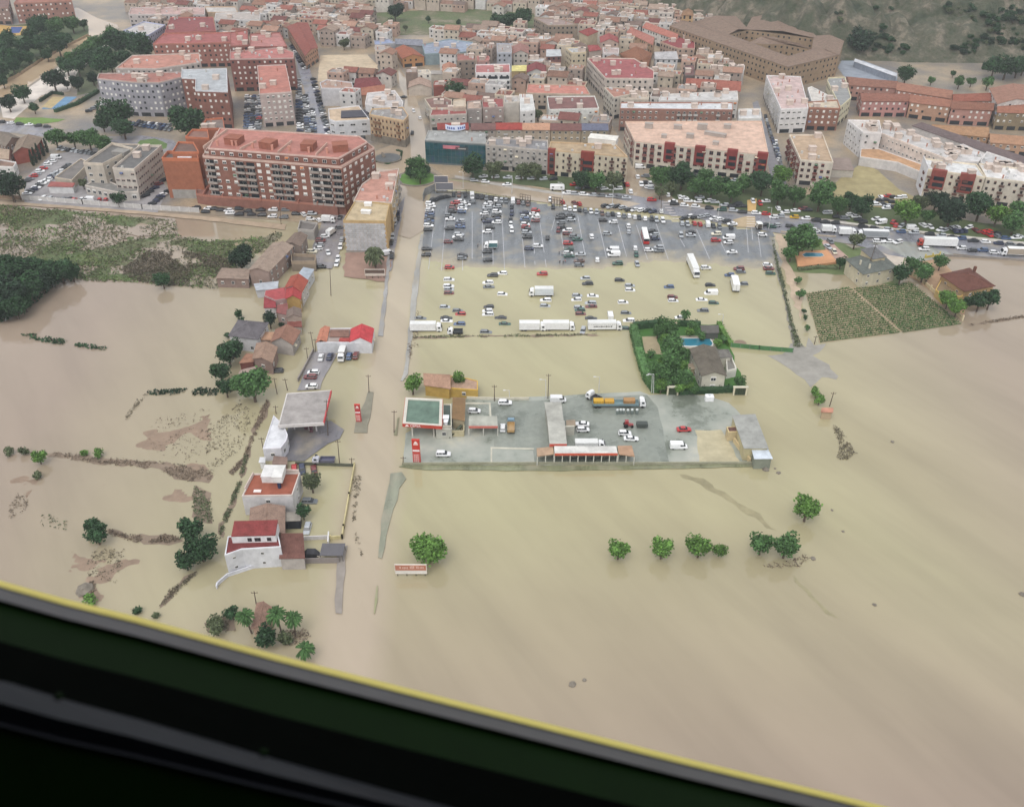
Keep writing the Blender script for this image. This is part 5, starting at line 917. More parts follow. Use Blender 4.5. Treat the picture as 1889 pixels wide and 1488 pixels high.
mb.build('attic_parapet', 'wall', bq, srgb(214, 184, 172)); facade(bq, aq_, 25, 'dark', 3.0, 4.2, 22, True, (232, 228, 222), None, og, (), (1.6, 1.2), .1)
org_ = og; q_ = qq
fe = max(range(len(q_)), key=lambda i: -((Vector(q_[i]) + Vector(q_[(i + 1) % len(q_)])).y) if (Vector(q_[i]) - Vector(q_[(i + 1) % len(q_)])).length > 40 else -1e9)
facade(bq, q_, 22, 'white', 3.0, 4.1, 4.0, True, (232, 228, 222), None, og, (), (1.5, 1.2), .05)
balconies(bq, q_, fe, 22, 4.2, 6, (.05, .27, .345, .53, .605, .81, .885, .965), srgb(168, 156, 148), 4.6)
pod, pq, po = bld('brick podium terrace at the foot of the long brick block', 'P', [(362, 350), (362, 360), (378, 363), (500, 372), (622, 382), (641, 370), (630, 365), (500, 355), (378, 345)], 4.2, (160, 102, 84), (176, 118, 102), 'flat', None, cat='podium', name='podium', parapet=.9, pcol=(176, 120, 102))
for j, (x0, y0, x1, y1) in enumerate([(578, 290, 690, 300), (850, 320, 945, 335), (1180, 340, 1280, 345), (1440, 355, 1560, 345)]): addbox(bq, og, 'stair_house', 'W', x0, y0, x1, y1, 25, 3.2, 6, (152, 98, 80), 'wall')
for x, y in [(640, 300), (670, 305), (940, 330), (975, 300), (520, 300), (800, 320), (955, 335), (1090, 345), (1245, 355), (1390, 360)]: addbox(bq, og, 'chimney', 'W', x - 8, y, x + 8, y, 25, 2.4, 1.0, (204, 150, 132), 'wall')
for x0, y0, x1, y1 in [(700, 335, 830, 270), (1000, 360, 1110, 270), (1300, 380, 1390, 290), (410, 320, 600, 180)]:
    a, b = fat('W', x0, y0, 25), fat('W', x1, y1, 25); mb = MB(); L = (b - a).length; mb.box(((a.x + b.x) / 2 - og.x, (a.y + b.y) / 2 - og.y, 25.6), (L, .35, 1.2), math.atan2(b.y - a.y, b.x - a.x)); mb.build('party_wall', 'wall', bq, srgb(205, 176, 160))
for k in range(12):
    x = 430 + k * 88; a = fat('W', x, 352 + k * 6.2, 22.2); mb = MB()
    for s in (0, 3.4): mb.tube((a.x - og.x + s, a.y - og.y - 1.4, 22.2), (a.x - og.x + s, a.y - og.y - 1.4, 24.6), .1, .1, 4)
    mb.box((a.x - og.x + 1.7, a.y - og.y - .7, 24.65), (3.6, .12, .12)); mb.box((a.x - og.x + 1.7, a.y - og.y - 1.45, 22.9), (3.6, .12, 1.0)); mb.build('terrace_railing', 'plain', bq, srgb(215, 208, 198))
for k in range(7):
    a, b = fat('W', 410 + k * 150, 700 + k * 12, 4.2), fat('W', 450 + k * 150, 640 + k * 14, 4.2); mb = MB(); mb.box(((a.x + b.x) / 2 - po.x, (a.y + b.y) / 2 - po.y, 5.1), ((b - a).length, .3, 1.6), math.atan2(b.y - a.y, b.x - a.x)); mb.build('divider_wall', 'wall', pod, srgb(186, 130, 112))
t1, tq, to = bld('windowless orange tower beside the long brick block', 'A', [(1172, 1165), (1215, 1112), (1425, 1115), (1440, 1168)], 18, (184, 106, 72), (120, 110, 106), 'flat', None, cat='brick tower', name='brick_tower', parapet=1.6)
addbox(t1, to, 'solar_panel', 'A', 1285, 1145, 1378, 1148, 18.1, .5, 3, (235, 238, 242))
mb = MB(); i_ = min(range(4), key=lambda i: (Vector(tq[i]) + Vector(tq[(i + 1) % 4])).y); a, b = Vector(tq[i_]), Vector(tq[(i_ + 1) % 4]); c = (a + b) / 2; mb.box((c.x, c.y - .05, 2.2), ((b - a).length * .8, .2, 4.4), math.atan2(b.y - a.y, b.x - a.x)); mb.build('base_panel', 'wall', t1, srgb(160, 156, 150))
bld('orange stepped block right behind the windowless tower', 'A', [(1245, 1112), (1290, 1036), (1400, 1040), (1440, 1112)], 20, (186, 108, 74), (140, 104, 90), 'flat', None, parapet=1); bld('orange stepped block between the tower and the grey apartments', 'A', [(1340, 1002), (1392, 946), (1502, 950), (1512, 1012)], 20, (188, 110, 78), (150, 104, 88), 'flat', None, parapet=1); bld('small orange block with cluttered roof behind the round tree', 'A', [(1455, 942), (1490, 872), (1612, 862), (1625, 940)], 18, (182, 104, 74), (150, 130, 120), 'flat', None, parapet=1, n_clut=4)
# --- the clinic
cl, cq, co = bld('beige clinic wing with flat grey roof, nearer the car park', 'A', [(605, 1190), (812, 1046), (965, 1086), (745, 1198)], 13, (206, 192, 174), (126, 122, 118), 'flat', 'dark', cat='clinic building', name='clinic_building', each=True, pitch=4.5, ground=None, parapet=1.2, size=(1.5, 1.2)); addbox(cl, co, 'roof_room', 'A', 810, 1120, 900, 1130, 13, 1.6, 5, (150, 146, 140), 'wall')
bld('beige clinic wing with long window bands beside the orange tower', 'A', [(815, 1228), (1012, 1064), (1172, 1064), (972, 1238)], 13, (208, 196, 182), (122, 120, 118), 'flat', 'dark', cat='clinic building', name='clinic_building', each=True, pitch=2.2, ground=None, parapet=1.2, size=(1.5, .9), frame=(190, 170, 160), n_clut=2)
bld('low rear link between the two clinic wings', 'A', [(830, 1046), (1010, 1050), (985, 1090), (880, 1080)], 12, (200, 186, 168), (130, 126, 120), 'flat', None, cat='clinic building', name='clinic_building'); bld('low clinic entrance block with glazed front', 'A', [(615, 1345), (720, 1290), (850, 1340), (1000, 1345), (1000, 1390), (860, 1395)], 4.2, (206, 196, 184), (150, 146, 140), 'flat', 'dark', cat='clinic building', name='clinic_building', each=True, ground=None, pitch=3.2, size=(1.7, 1.6), floor_h=4, parapet=.5)
bld('low grey-roofed annex alongside the clinic', 'A', [(395, 1288), (588, 1152), (645, 1180), (522, 1308)], 4, (198, 184, 164), (134, 126, 120), 'flat', None, cat='annex', name='annex', parapet=.6); bld('small white hut with red roof edge by the clinic car park', 'A', [(348, 1348), (372, 1316), (538, 1326), (525, 1352)], 3.6, (224, 222, 220), (168, 84, 76), 'mono', None, cat='hut', name='hut')
bld('grey-roofed house at the left frame edge by the car park', 'A', [(-60, 1010), (60, 960), (150, 1000), (40, 1060)], 6, (150, 120, 104), (150, 134, 118), 'gable', 'dark', cat='house', name='house'); bld('tan-roofed house with a red end wall by the cypresses', 'A', [(95, 1110), (130, 1010), (300, 1000), (240, 1080)], 6, (176, 88, 72), (164, 140, 118), 'gable', None, cat='house', name='house')
bld('white-walled small house in front of the red-walled one', 'A', [(-20, 1210), (0, 1160), (120, 1180), (100, 1215)], 5, (222, 218, 214), (170, 130, 108), 'flat', 'dark', cat='house', name='house'); bld('pink-walled house at the frame edge under the trees', 'A', [(-120, 1130), (-60, 1070), (90, 1090), (60, 1150)], 5, (186, 130, 112), (176, 150, 126), 'gable', 'dark', cat='house', name='house')
# --- apartments top left
bld('tall pinkish-brick apartments at the top left frame corner', 'A', [(100, 30), (180, -60), (500, -60), (520, 10)], 14, (172, 120, 104), (180, 112, 96), 'flat', 'white', pitch=3.4, ground=None); bld('dark-walled block at the left frame corner beyond the court', 'A', [(-120, 60), (-100, 0), (70, 0), (60, 60)], 12, (150, 120, 110), (150, 110, 100), 'flat', 'white')
bld('small blue and white building at the river bend', 'A', [(890, 228), (1040, 162), (1195, 187), (1072, 262)], 10, (176, 180, 204), (208, 200, 196), 'flat', 'dark', n_clut=2); bld('long row with white roof terraces at the top left', 'A', [(930, 110), (945, 60), (1480, 58), (1480, 112)], 9, (200, 190, 186), (212, 170, 160), 'flat', 'dark', n_clut=6); bld('dark red tiled block beside the blue and white building', 'A', [(1190, 245), (1232, 132), (1540, 130), (1560, 228)], 13, (176, 110, 100), (168, 80, 78), 'flat', 'white', n_clut=5)
bld('long red-roofed block behind the grey apartments', 'A', [(1105, 325), (1180, 250), (1790, 238), (1795, 312)], 15, (176, 112, 96), (180, 92, 86), 'flat', 'white', n_clut=6, pitch=3.4); bld('white arcaded building with porthole windows at the top', 'A', [(1550, 150), (1560, 100), (1880, 95), (1880, 150)], 9, (214, 212, 210), (200, 186, 176), 'flat', 'dark', n_clut=3); bld('tan hall with white trim above the porthole building', 'A', [(1500, 95), (1480, 55), (1700, 55), (1720, 95)], 8, (190, 160, 130), (214, 206, 198), 'flat', None)
bld('salmon-roofed block hidden behind the grey apartments', 'A', [(836, 500), (956, 408), (1440, 390), (1450, 458), (1130, 505)], 19, (190, 176, 166), (196, 128, 108), 'flat', 'white', n_clut=7, pcol=(214, 200, 190))
ga, gq, go = bld('grey apartment block facing the ring road', 'A', [(702, 575), (716, 538), (1310, 528), (1312, 566), (1150, 605), (960, 602)], 19, (160, 158, 166), (192, 120, 104), 'flat', 'white', each=False, pitch=2.8, n_clut=7, pcol=(196, 180, 172), jit=.04)
bld('white-roofed brick block at the end of the grey apartments', 'A', [(1412, 662), (1415, 575), (1312, 570), (1315, 512), (1640, 502), (1646, 670)], 20, (152, 96, 80), (198, 202, 206), 'flat', 'white', each=False, pitch=3, n_clut=3, pcol=(224, 224, 226)); bld('brick apartments with pink roof across the yard', 'B', [(-62, 435), (-60, 380), (310, 350), (400, 385), (398, 428)], 19, (152, 92, 80), (192, 112, 104), 'flat', 'white', each=False, pitch=3, n_clut=9, pcol=(206, 180, 172)); bld('upper brick apartments with flat pink roof', 'B', [(80, 345), (85, 252), (300, 242), (352, 342)], 19, (150, 94, 84), (196, 122, 114), 'flat', 'white', n_clut=5)
bld('brick corner apartments at the far end of the street', 'B', [(-60, 340), (-60, 240), (65, 225), (75, 335)], 18, (148, 94, 82), (178, 96, 88), 'flat', 'white', n_clut=4)
bld('salmon-roofed pinkish apartments in the middle of the street', 'B', [(152, 688), (136, 482), (342, 474), (384, 672)], 18, (192, 170, 162), (204, 122, 104), 'flat', 'white', each=True, pitch=2.6, n_clut=2, pcol=(216, 196, 188), size=(1.1, 1.1), jit=.03); bld('row of terracotta stepped roofs along the upper street', 'B', [(350, 195), (500, 168), (572, 345), (482, 405)], 9, (190, 140, 110), (178, 92, 78), 'gable', 'dark', cat='row house', name='row_house', rise=1.5)
# --- the building at the flooded road corner
cb, cbq, cbo = bld('ochre block with blank white-block end wall by the palm lot', 'P', [(633, 409), (656, 371), (719, 378), (712, 410)], 13, (208, 166, 104), (206, 180, 136), 'flat', None, parapet=.6, pcol=(196, 168, 120)); i_ = min(range(4), key=lambda i: (Vector(cbq[i]) + Vector(cbq[(i + 1) % 4])).y); a, b = Vector(cbq[i_]), Vector(cbq[(i_ + 1) % 4]); e_ = (b - a).normalized(); rz_ = math.atan2(e_.y, e_.x)
blk = MB(); blk.box((0, 0, 0), (1.46, .12, .9)); bm_ = blk.mesh('wall_block', ['wall'])
for rr_ in range(13):
    nn = int((b - a).length / 1.52)
    for k in range(nn):
        c = a + e_ * ((k + .5 + .25 * (rr_ % 2)) * (b - a).length / (nn + .5)); v = RN.uniform(.86, 1.06); link('wall_block', bm_, cb, (.52 * v, .51 * v, .51 * v, 1), (c.x, c.y - .07, .55 + rr_ * .95), rz_)
for x0, y0, x1, y1 in [(1000, 140, 1160, 150), (1060, 10, 1180, 12)]: addbox(cb, cbo, 'roof_hut', 'X', x0, y0, x1, y1, 13, 1.3, 2, (232, 230, 226))
bld('rear block with salmon terraces and white roof rooms by the road', 'P', [(652, 373), (668, 342), (700, 318), (736, 313), (723, 376)], 13, (204, 168, 112), (204, 142, 122), 'flat', 'dark', each=True, n_clut=5, pcol=(220, 206, 194), pitch=3)
# --- white offices, arched building, glass block
wo, wq, wog = bld('white office block with dark solar roof beside the arched building', 'B', [(655, 870), (650, 795), (870, 770), (948, 872), (700, 885)], 8, (226, 226, 228), (206, 176, 142), 'flat', 'dark', cat='office building', name='office_building', each=True, ground=None, pitch=5.2, size=(2.4, .8), jit=0); addbox(wo, wog, 'solar_roof', 'B', 742, 858, 932, 850, 8, .5, 12, (62, 60, 70))
ab, aq, ao = bld('ochre corner building with rows of arched windows', 'B', [(945, 835), (962, 795), (1188, 782), (1228, 842), (1195, 880)], 14, (204, 172, 132), (160, 154, 150), 'flat', 'dark', cat='corner building', name='corner_building', each=True, pitch=2.4, size=(.75, 1.25), n_clut=5, jit=0, frame=(150, 110, 80)); mb = MB(); mb.prism(inset(aq, -.15), 0, 4.2); mb.build('stone_base', 'stone', ab)
bld('white stepped terraces behind the arched building', 'B', [(915, 760), (930, 680), (1130, 660), (1190, 745), (1180, 790)], 12, (224, 220, 218), (214, 206, 202), 'flat', 'dark', each=True, n_clut=6)
bld('blank white-walled house at the street with white roof box', 'B', [(600, 645), (588, 605), (640, 582), (820, 602), (828, 648)], 10, (208, 206, 208), (190, 150, 130), 'flat', None, n_clut=3, cat='house', name='house'); bld('dark red hipped roof beside the blank white house', 'B', [(835, 640), (850, 570), (1000, 560), (1050, 640)], 8, (150, 100, 88), (142, 66, 66), 'hip', 'dark', cat='house', name='house', rise=2.5); bld('orange tiled small roof before the red hipped one', 'B', [(890, 690), (900, 650), (1050, 625), (1060, 670)], 7, (190, 150, 120), (188, 116, 88), 'gable', None, cat='house', name='house')
gb, gq_, go_ = bld('teal glass-fronted showroom with grey roof at the roundabout', 'B', [(1346, 1018), (1372, 948), (1782, 962), (1790, 1045)], 12, (110, 122, 124), (168, 168, 164), 'flat', None, cat='showroom', name='showroom', parapet=.5, pcol=(176, 176, 172), n_clut=3)
i_ = min(range(4), key=lambda i: (Vector(gq_[i]) + Vector(gq_[(i + 1) % 4])).y); a, b = Vector(gq_[i_]), Vector(gq_[(i_ + 1) % 4]); e_ = (b - a).normalized(); L_ = (b - a).length; rz_ = math.atan2(e_.y, e_.x); pn = MB(); pn.box((0, 0, 0), (L_ / 14 - .12, .1, 3.3)); pm = pn.mesh('glass_panel', ['teal_glass'])
for k in range(14):
    for fl in range(3): c = a + e_ * ((k + .5) * L_ / 14); link('glass_panel', pm, gb, None, (c.x, c.y - .06, 2.1 + fl * 3.45 + .6), rz_)
sg = MB(); c = a + e_ * (L_ * .43); sg.box((c.x, c.y - .3, 9.6), (8.5, .25, 1.7), rz_); sg.build('red_sign', 'plain', gb, srgb(196, 120, 130)); sg = MB(); c = a + e_ * (L_ * .6); sg.box((c.x, c.y - .3, 9.2), (6.5, .25, 1.5), rz_); sg.build('dark_sign', 'plain', gb, srgb(66, 70, 72))
for k in range(6): g = MB(); c = a + e_ * (L_ * (.555 + .02 * k)); g.box((c.x, c.y - .45, 9.2), (.5, .06, .5), rz_); g.build('sign_stroke', 'plain', gb, srgb(205, 205, 200))
# curved roof sign: white band with blue lettering too coarse to read
rs = MB(); ctr = fat('B', 1568, 945, 12.3) - Vector((go_.x, go_.y, 0)); arc = [(ctr.x + 6.2 * math.sin(t), ctr.y + 3 - 6.2 * math.cos(t)) for t in [(-.95 + 1.9 * k / 10) for k in range(11)]]
for p, q1 in zip(arc, arc[1:]): c = ((p[0] + q1[0]) / 2, (p[1] + q1[1]) / 2, 14.6); rs.box(c, (math.hypot(q1[0] - p[0], q1[1] - p[1]) + .05, .15, 2.6), math.atan2(q1[1] - p[1], q1[0] - p[0]))
so = rs.build('roof_sign', 'plain', gb, srgb(216, 224, 242))
for k, (p, q1) in enumerate(zip(arc, arc[1:])):
    if k in (0, 5): continue
    g = MB(); g.box(((p[0] + q1[0]) / 2, (p[1] + q1[1]) / 2 - .12, 14.5), (.75, .08, 1.1), math.atan2(q1[1] - p[1], q1[0] - p[0])); g.build('sign_stroke', 'plain', so, srgb(84, 100, 160))
rb = MB(); rb.box((ctr.x, ctr.y + 3, 13.6), (4.5, 3.5, 3.2)); rb.build('roof_room', 'wall', gb, srgb(206, 190, 176))
# --- avenue front blocks
bld('grey-beige apartment row beside the glass showroom', 'C', [(62, 1052), (90, 1002), (510, 1022), (516, 1098)], 12, (186, 176, 166), (150, 148, 150), 'flat', 'dark', each=True, pitch=2.7, n_clut=6, jit=.03, frame=(205, 200, 194)); c3, c3q, c3o = bld('cream apartment block with a red stair bay on the avenue', 'C', [(518, 1092), (530, 1032), (1000, 1052), (1088, 1140)], 12.5, (216, 200, 170), (204, 172, 130), 'flat', 'dark', each=True, pitch=2.9, n_clut=4, frame=(110, 78, 70), size=(.8, 1.1), pcol=(214, 186, 150))
i_ = min(range(4), key=lambda i: (Vector(c3q[i]) + Vector(c3q[(i + 1) % 4])).y); a, b = Vector(c3q[i_]), Vector(c3q[(i_ + 1) % 4]); e_ = (b - a).normalized(); c = a + e_ * ((b - a).length * .5)
for t in (.04, .5): c = a + e_ * ((b - a).length * t); mb = MB(); mb.box((c.x, c.y + .6, 7.4), (6.5 if t > .1 else 3.6, 2.0, 12.6), math.atan2(e_.y, e_.x)); mb.build('red_bay', 'wall', c3, srgb(140, 66, 56)); g = MB(); [g.box((c.x, c.y - .45, z), (4.6 if t > .1 else 2.2, .1, 1.8), math.atan2(e_.y, e_.x)) for z in (5.2, 8.4)]; g.build('bay_window', 'glass', c3)
addbox(c3, c3o, 'penthouse', 'C', 800, 1035, 1000, 1055, 12.5, 2.6, 7, (226, 222, 214), 'wall')
sb, sq, so_ = bld('broad block with pale salmon roof on the avenue', 'P', [(1171, 262), (1153, 226), (1405, 225), (1418, 288)], 13, (216, 204, 184), (226, 184, 158), 'flat', 'dark', each=True, pitch=3.6, n_clut=0, parapet=.6, pcol=(228, 200, 180), frame=(150, 92, 84), size=(1.6, 1.5), jit=.02)
i_ = min(range(4), key=lambda i: (Vector(sq[i]) + Vector(sq[(i + 1) % 4])).y); a, b = Vector(sq[i_]), Vector(sq[(i_ + 1) % 4]); e_ = (b - a).normalized()
for t in (.27, .5, .74, .96): c = a + e_ * ((b - a).length * t); mb = MB(); mb.box((c.x, c.y + .6, 9.6), (5, 2.2, 9.4), math.atan2(e_.y, e_.x)); mb.build('red_bay', 'wall', sb, srgb(138, 64, 60)); g = MB(); [g.box((c.x, c.y - .55, z), (3.4, .1, 1.9), math.atan2(e_.y, e_.x)) for z in (7.2, 10.2)]; g.build('bay_window', 'glass', sb)
for x0, y0, x1, y1, hh in [(1210, 930, 1265, 935, 2), (1420, 935, 1475, 940, 1.5), (1590, 940, 1660, 945, 2.2), (1510, 1000, 1560, 1005, 1.6), (1640, 975, 1790, 1000, 1.2), (1330, 1000, 1365, 1003, 1.2), (1780, 930, 1830, 935, 1.5), (1700, 1050, 1740, 1055, 1.2)]: addbox(sb, so_, 'roof_vent', 'C', x0, y0, x1, y1, 13, hh * 1.3, 2.6, (168, 158, 150))
cn, cnq, cno = bld('corner block with tan roof and street-side bays', 'D', [(470, 1022), (398, 862), (612, 862), (678, 1038)], 12, (214, 202, 184), (216, 180, 142), 'flat', 'dark', each=True, pitch=2.9, n_clut=4, frame=(140, 80, 72), jit=.02, size=(1.2, 1.2)); bld('low grey shed beside the corner block', 'D', [(672, 1078), (676, 1006), (776, 1006), (808, 1082)], 4, (196, 188, 176), (160, 138, 126), 'mono', None, cat='shed', name='shed')
fr, fq, fo = bld('cream avenue block with red bays and blank white end wall', 'D', [(1278, 1082), (1248, 1012), (1585, 1050), (1642, 1132)], 13, (216, 202, 178), (222, 222, 220), 'flat', 'dark', each=True, pitch=2.9, n_clut=6, frame=(120, 82, 72), size=(.9, 1.2)); i_ = max(range(4), key=lambda i: (Vector(fq[(i + 1) % 4]) - Vector(fq[i])).normalized().x + -.01 * Vector(fq[i]).y); a, b = Vector(fq[i_]), Vector(fq[(i_ + 1) % 4]); e_ = (b - a).normalized()
for t in (.22, .72): c = a + e_ * ((b - a).length * t); mb = MB(); mb.box((c.x, c.y + .6, 9.4), (6.5, 2.2, 9.0), math.atan2(e_.y, e_.x)); mb.build('red_bay', 'wall', fr, srgb(140, 76, 68)); g = MB(); [g.box((c.x, c.y - .55, z), (4.6, .1, 1.9), math.atan2(e_.y, e_.x)) for z in (7, 10)]; g.build('bay_window', 'glass', fr)
j_ = min(range(4), key=lambda i: (Vector(fq[i]) + Vector(fq[(i + 1) % 4])).x); a, b = Vector(fq[j_]), Vector(fq[(j_ + 1) % 4]); c = (a + b) / 2; e2 = (b - a).normalized(); mb = MB(); mb.box((c.x - .1, c.y, 7.4), ((b - a).length, .3, 14.8), math.atan2(e2.y, e2.x)); mb.build('blank_end_wall', 'wall', fr, srgb(226, 224, 226))
bld('cream avenue block continuing past the frame edge', 'D', [(1646, 1134), (1600, 1045), (1990, 1090), (2050, 1180)], 12.5, (214, 202, 182), (220, 216, 212), 'flat', 'dark', each=True, pitch=2.9, n_clut=8, frame=(120, 90, 80), size=(.9, 1.1))
# --- behind the avenue, right
wl, wlq, wlo = bld('white stepped row with a blank white end wall', 'D', [(866, 848), (770, 768), (970, 772), (985, 852)], 12.5, (226, 222, 220), (206, 196, 188), 'flat', 'dark', each=True, pitch=3.2, n_clut=5, ground=None); bld('long white row with small square windows above the vacant lot', 'D', [(975, 850), (1002, 782), (1490, 965), (1390, 1012)], 11, (224, 208, 196), (214, 208, 204), 'flat', 'dark', each=True, pitch=2.6, n_clut=12, ground=None, size=(.8, .8))
bld('low orange-terraced annex below the long white row', 'D', [(848, 1000), (852, 948), (962, 946), (1250, 1050), (1242, 1100), (1085, 1035)], 4.5, (222, 216, 212), (222, 166, 116), 'flat', None, cat='annex', name='annex', parapet=.5); bld('grey-purple tiled row behind the long white row', 'D', [(1180, 800), (1240, 780), (1900, 1000), (1900, 1050), (1560, 935)], 9, (214, 206, 200), (124, 104, 102), 'mono', None, roofmat='roof_tile', cat='row house', name='row_house')
bld('white cluttered terraces between long row and avenue block', 'D', [(1340, 970), (1500, 922), (1640, 985), (1600, 1035), (1430, 1035)], 9, (220, 214, 210), (216, 212, 210), 'flat', 'dark', n_clut=12); bld('white cluttered terraces at the right frame edge', 'D', [(1610, 1030), (1650, 970), (1950, 1070), (1950, 1150), (1680, 1115)], 10, (218, 214, 210), (214, 210, 208), 'flat', 'dark', n_clut=14)
wb, wbq, wbo = bld('tall white apartments facing the rear street', 'D', [(345, 700), (252, 485), (470, 492), (520, 692)], 13, (222, 218, 216), (206, 176, 170), 'flat', 'dark', each=True, pitch=3, n_clut=10, size=(1.6, .8)); bld('brick apartments attached to the tall white ones', 'D', [(522, 690), (512, 655), (705, 640), (722, 695)], 12, (154, 104, 84), (214, 196, 168), 'flat', 'white', each=True, pitch=3, n_clut=2); bld('cream apartments with dark courtyard behind the brick ones', 'D', [(640, 520), (645, 500), (752, 496), (792, 625), (722, 685)], 11, (216, 206, 172), (150, 150, 148), 'flat', 'dark', n_clut=4); bld('white flat roof between white and cream apartments', 'D', [(515, 565), (540, 556), (700, 640), (690, 655), (540, 650)], 11, (222, 220, 216), (214, 206, 196), 'flat', 'dark', n_clut=3)
for nm, pts, h, w, r_ in [('first orange-roofed row below the convent', [(760, 488), (1080, 522), (1080, 562), (782, 542)], 9, (188, 136, 120), (164, 108, 86)), ('second orange-roofed row below the convent', [(1082, 524), (1430, 576), (1425, 626), (1082, 572)], 9, (196, 142, 122), (168, 112, 88)), ('pink-walled row with awnings, nearer part', [(842, 592), (1152, 602), (1160, 644), (862, 642)], 9, (196, 136, 128), (162, 102, 82)), ('orange-roofed row with ochre walls in the middle', [(1165, 602), (1420, 640), (1422, 680), (1165, 650)], 9, (196, 148, 118), (166, 106, 82)), ('orange-roofed row with pink walls, right part', [(1425, 642), (1690, 662), (1690, 702), (1428, 690)], 9, (194, 138, 122), (164, 104, 80)),
                          ('white-gabled row at the right frame edge', [(1672, 562), (1950, 548), (1950, 642), (1722, 660)], 12, (220, 214, 206), (186, 130, 106)), ('olive-walled row at the right frame edge', [(1712, 690), (1950, 660), (1950, 720), (1722, 712)], 10, (148, 128, 96), (170, 106, 80)), ('tan-roofed low row before the ochre walls', [(1300, 800), (1650, 808), (1662, 872), (1310, 835)], 6, (196, 150, 110), (204, 150, 104)), ('tan-roofed low row at the frame edge', [(1662, 850), (1950, 872), (1950, 926), (1680, 905)], 6, (196, 150, 116), (196, 142, 104)), ('orange-roofed row end beside the villa street', [(1430, 610), (1690, 590), (1690, 640), (1440, 640)], 9, (196, 160, 140), (160, 90, 70))]:
    bld(nm, 'D', pts, h, w, r_, 'gable', 'white' if h > 7 else 'dark', cat='row house', name='row_house', n_clut=0, rise=2, group='orange-roofed rows below the convent')
bld('small orange-roofed house on the hillside', 'D', [(690, 180), (700, 150), (800, 155), (815, 182)], 5, (214, 196, 180), (190, 100, 76), 'gable', None, cat='house', name='house'); 
sh, shq, sho = bld('long white canopy along the school yard', 'D', [(812, 392), (818, 376), (1082, 470), (1076, 488)], 4, (150, 160, 176), (222, 224, 230), 'mono', None, cat='canopy', name='canopy')
# --- the convent with two courtyards
cv = thing('convent', fat('D', 330, 300, 14), 'large tan convent with two courtyards below the rocky hill', 'convent'); cvo = cv.location.copy(); cv.location = (cvo.x, cvo.y, 0)
for q in ([(-361, 167), (-200, 140), (400, 362), (385, 425)], [(385, 428), (395, 360), (560, 310), (712, 350)], [(712, 352), (540, 325), (560, 230), (745, 262)], [(140, 278), (300, 236), (545, 318), (372, 284)], [(-200, 140), (60, 105), (140, 190), (0, 228)], [(120, 190), (170, 105), (440, 112), (590, 250)]):
    w2 = ccw([tuple(fat('D', x, y, 14)[:2]) for x, y in q]); TAKEN.append(w2); lq = [(p[0] - cvo.x, p[1] - cvo.y) for p in w2]; mb = MB(); mb.prism(lq, -.2, 14); wg = mb.build('wing', 'wall', cv, srgb(158, 136, 112)); gable(cv, lq, 14, 2.2, srgb(136, 116, 102), .3)
    facade(cv, lq, 14, 'dark', 3.4, 3.6, 0, False, (110, 90, 70), None, Vector((cvo.x, cvo.y)))
ct, ctq, cto = bld('ochre bell tower beside the convent', 'C', [(1480, 110), (1490, 80), (1555, 80), (1562, 112)], 20, (196, 156, 106), (176, 130, 92), 'hip', 'dark', cat='bell tower', name='bell_tower', rise=2.5, size=(1.2, 1.8)); bld('pale blue hipped glass roof behind the convent', 'C', [(1725, 110), (1750, 62), (1870, 70), (1885, 118)], 9, (150, 140, 130), (196, 208, 226), 'hip', None, cat='glasshouse', name='glasshouse', rise=3)
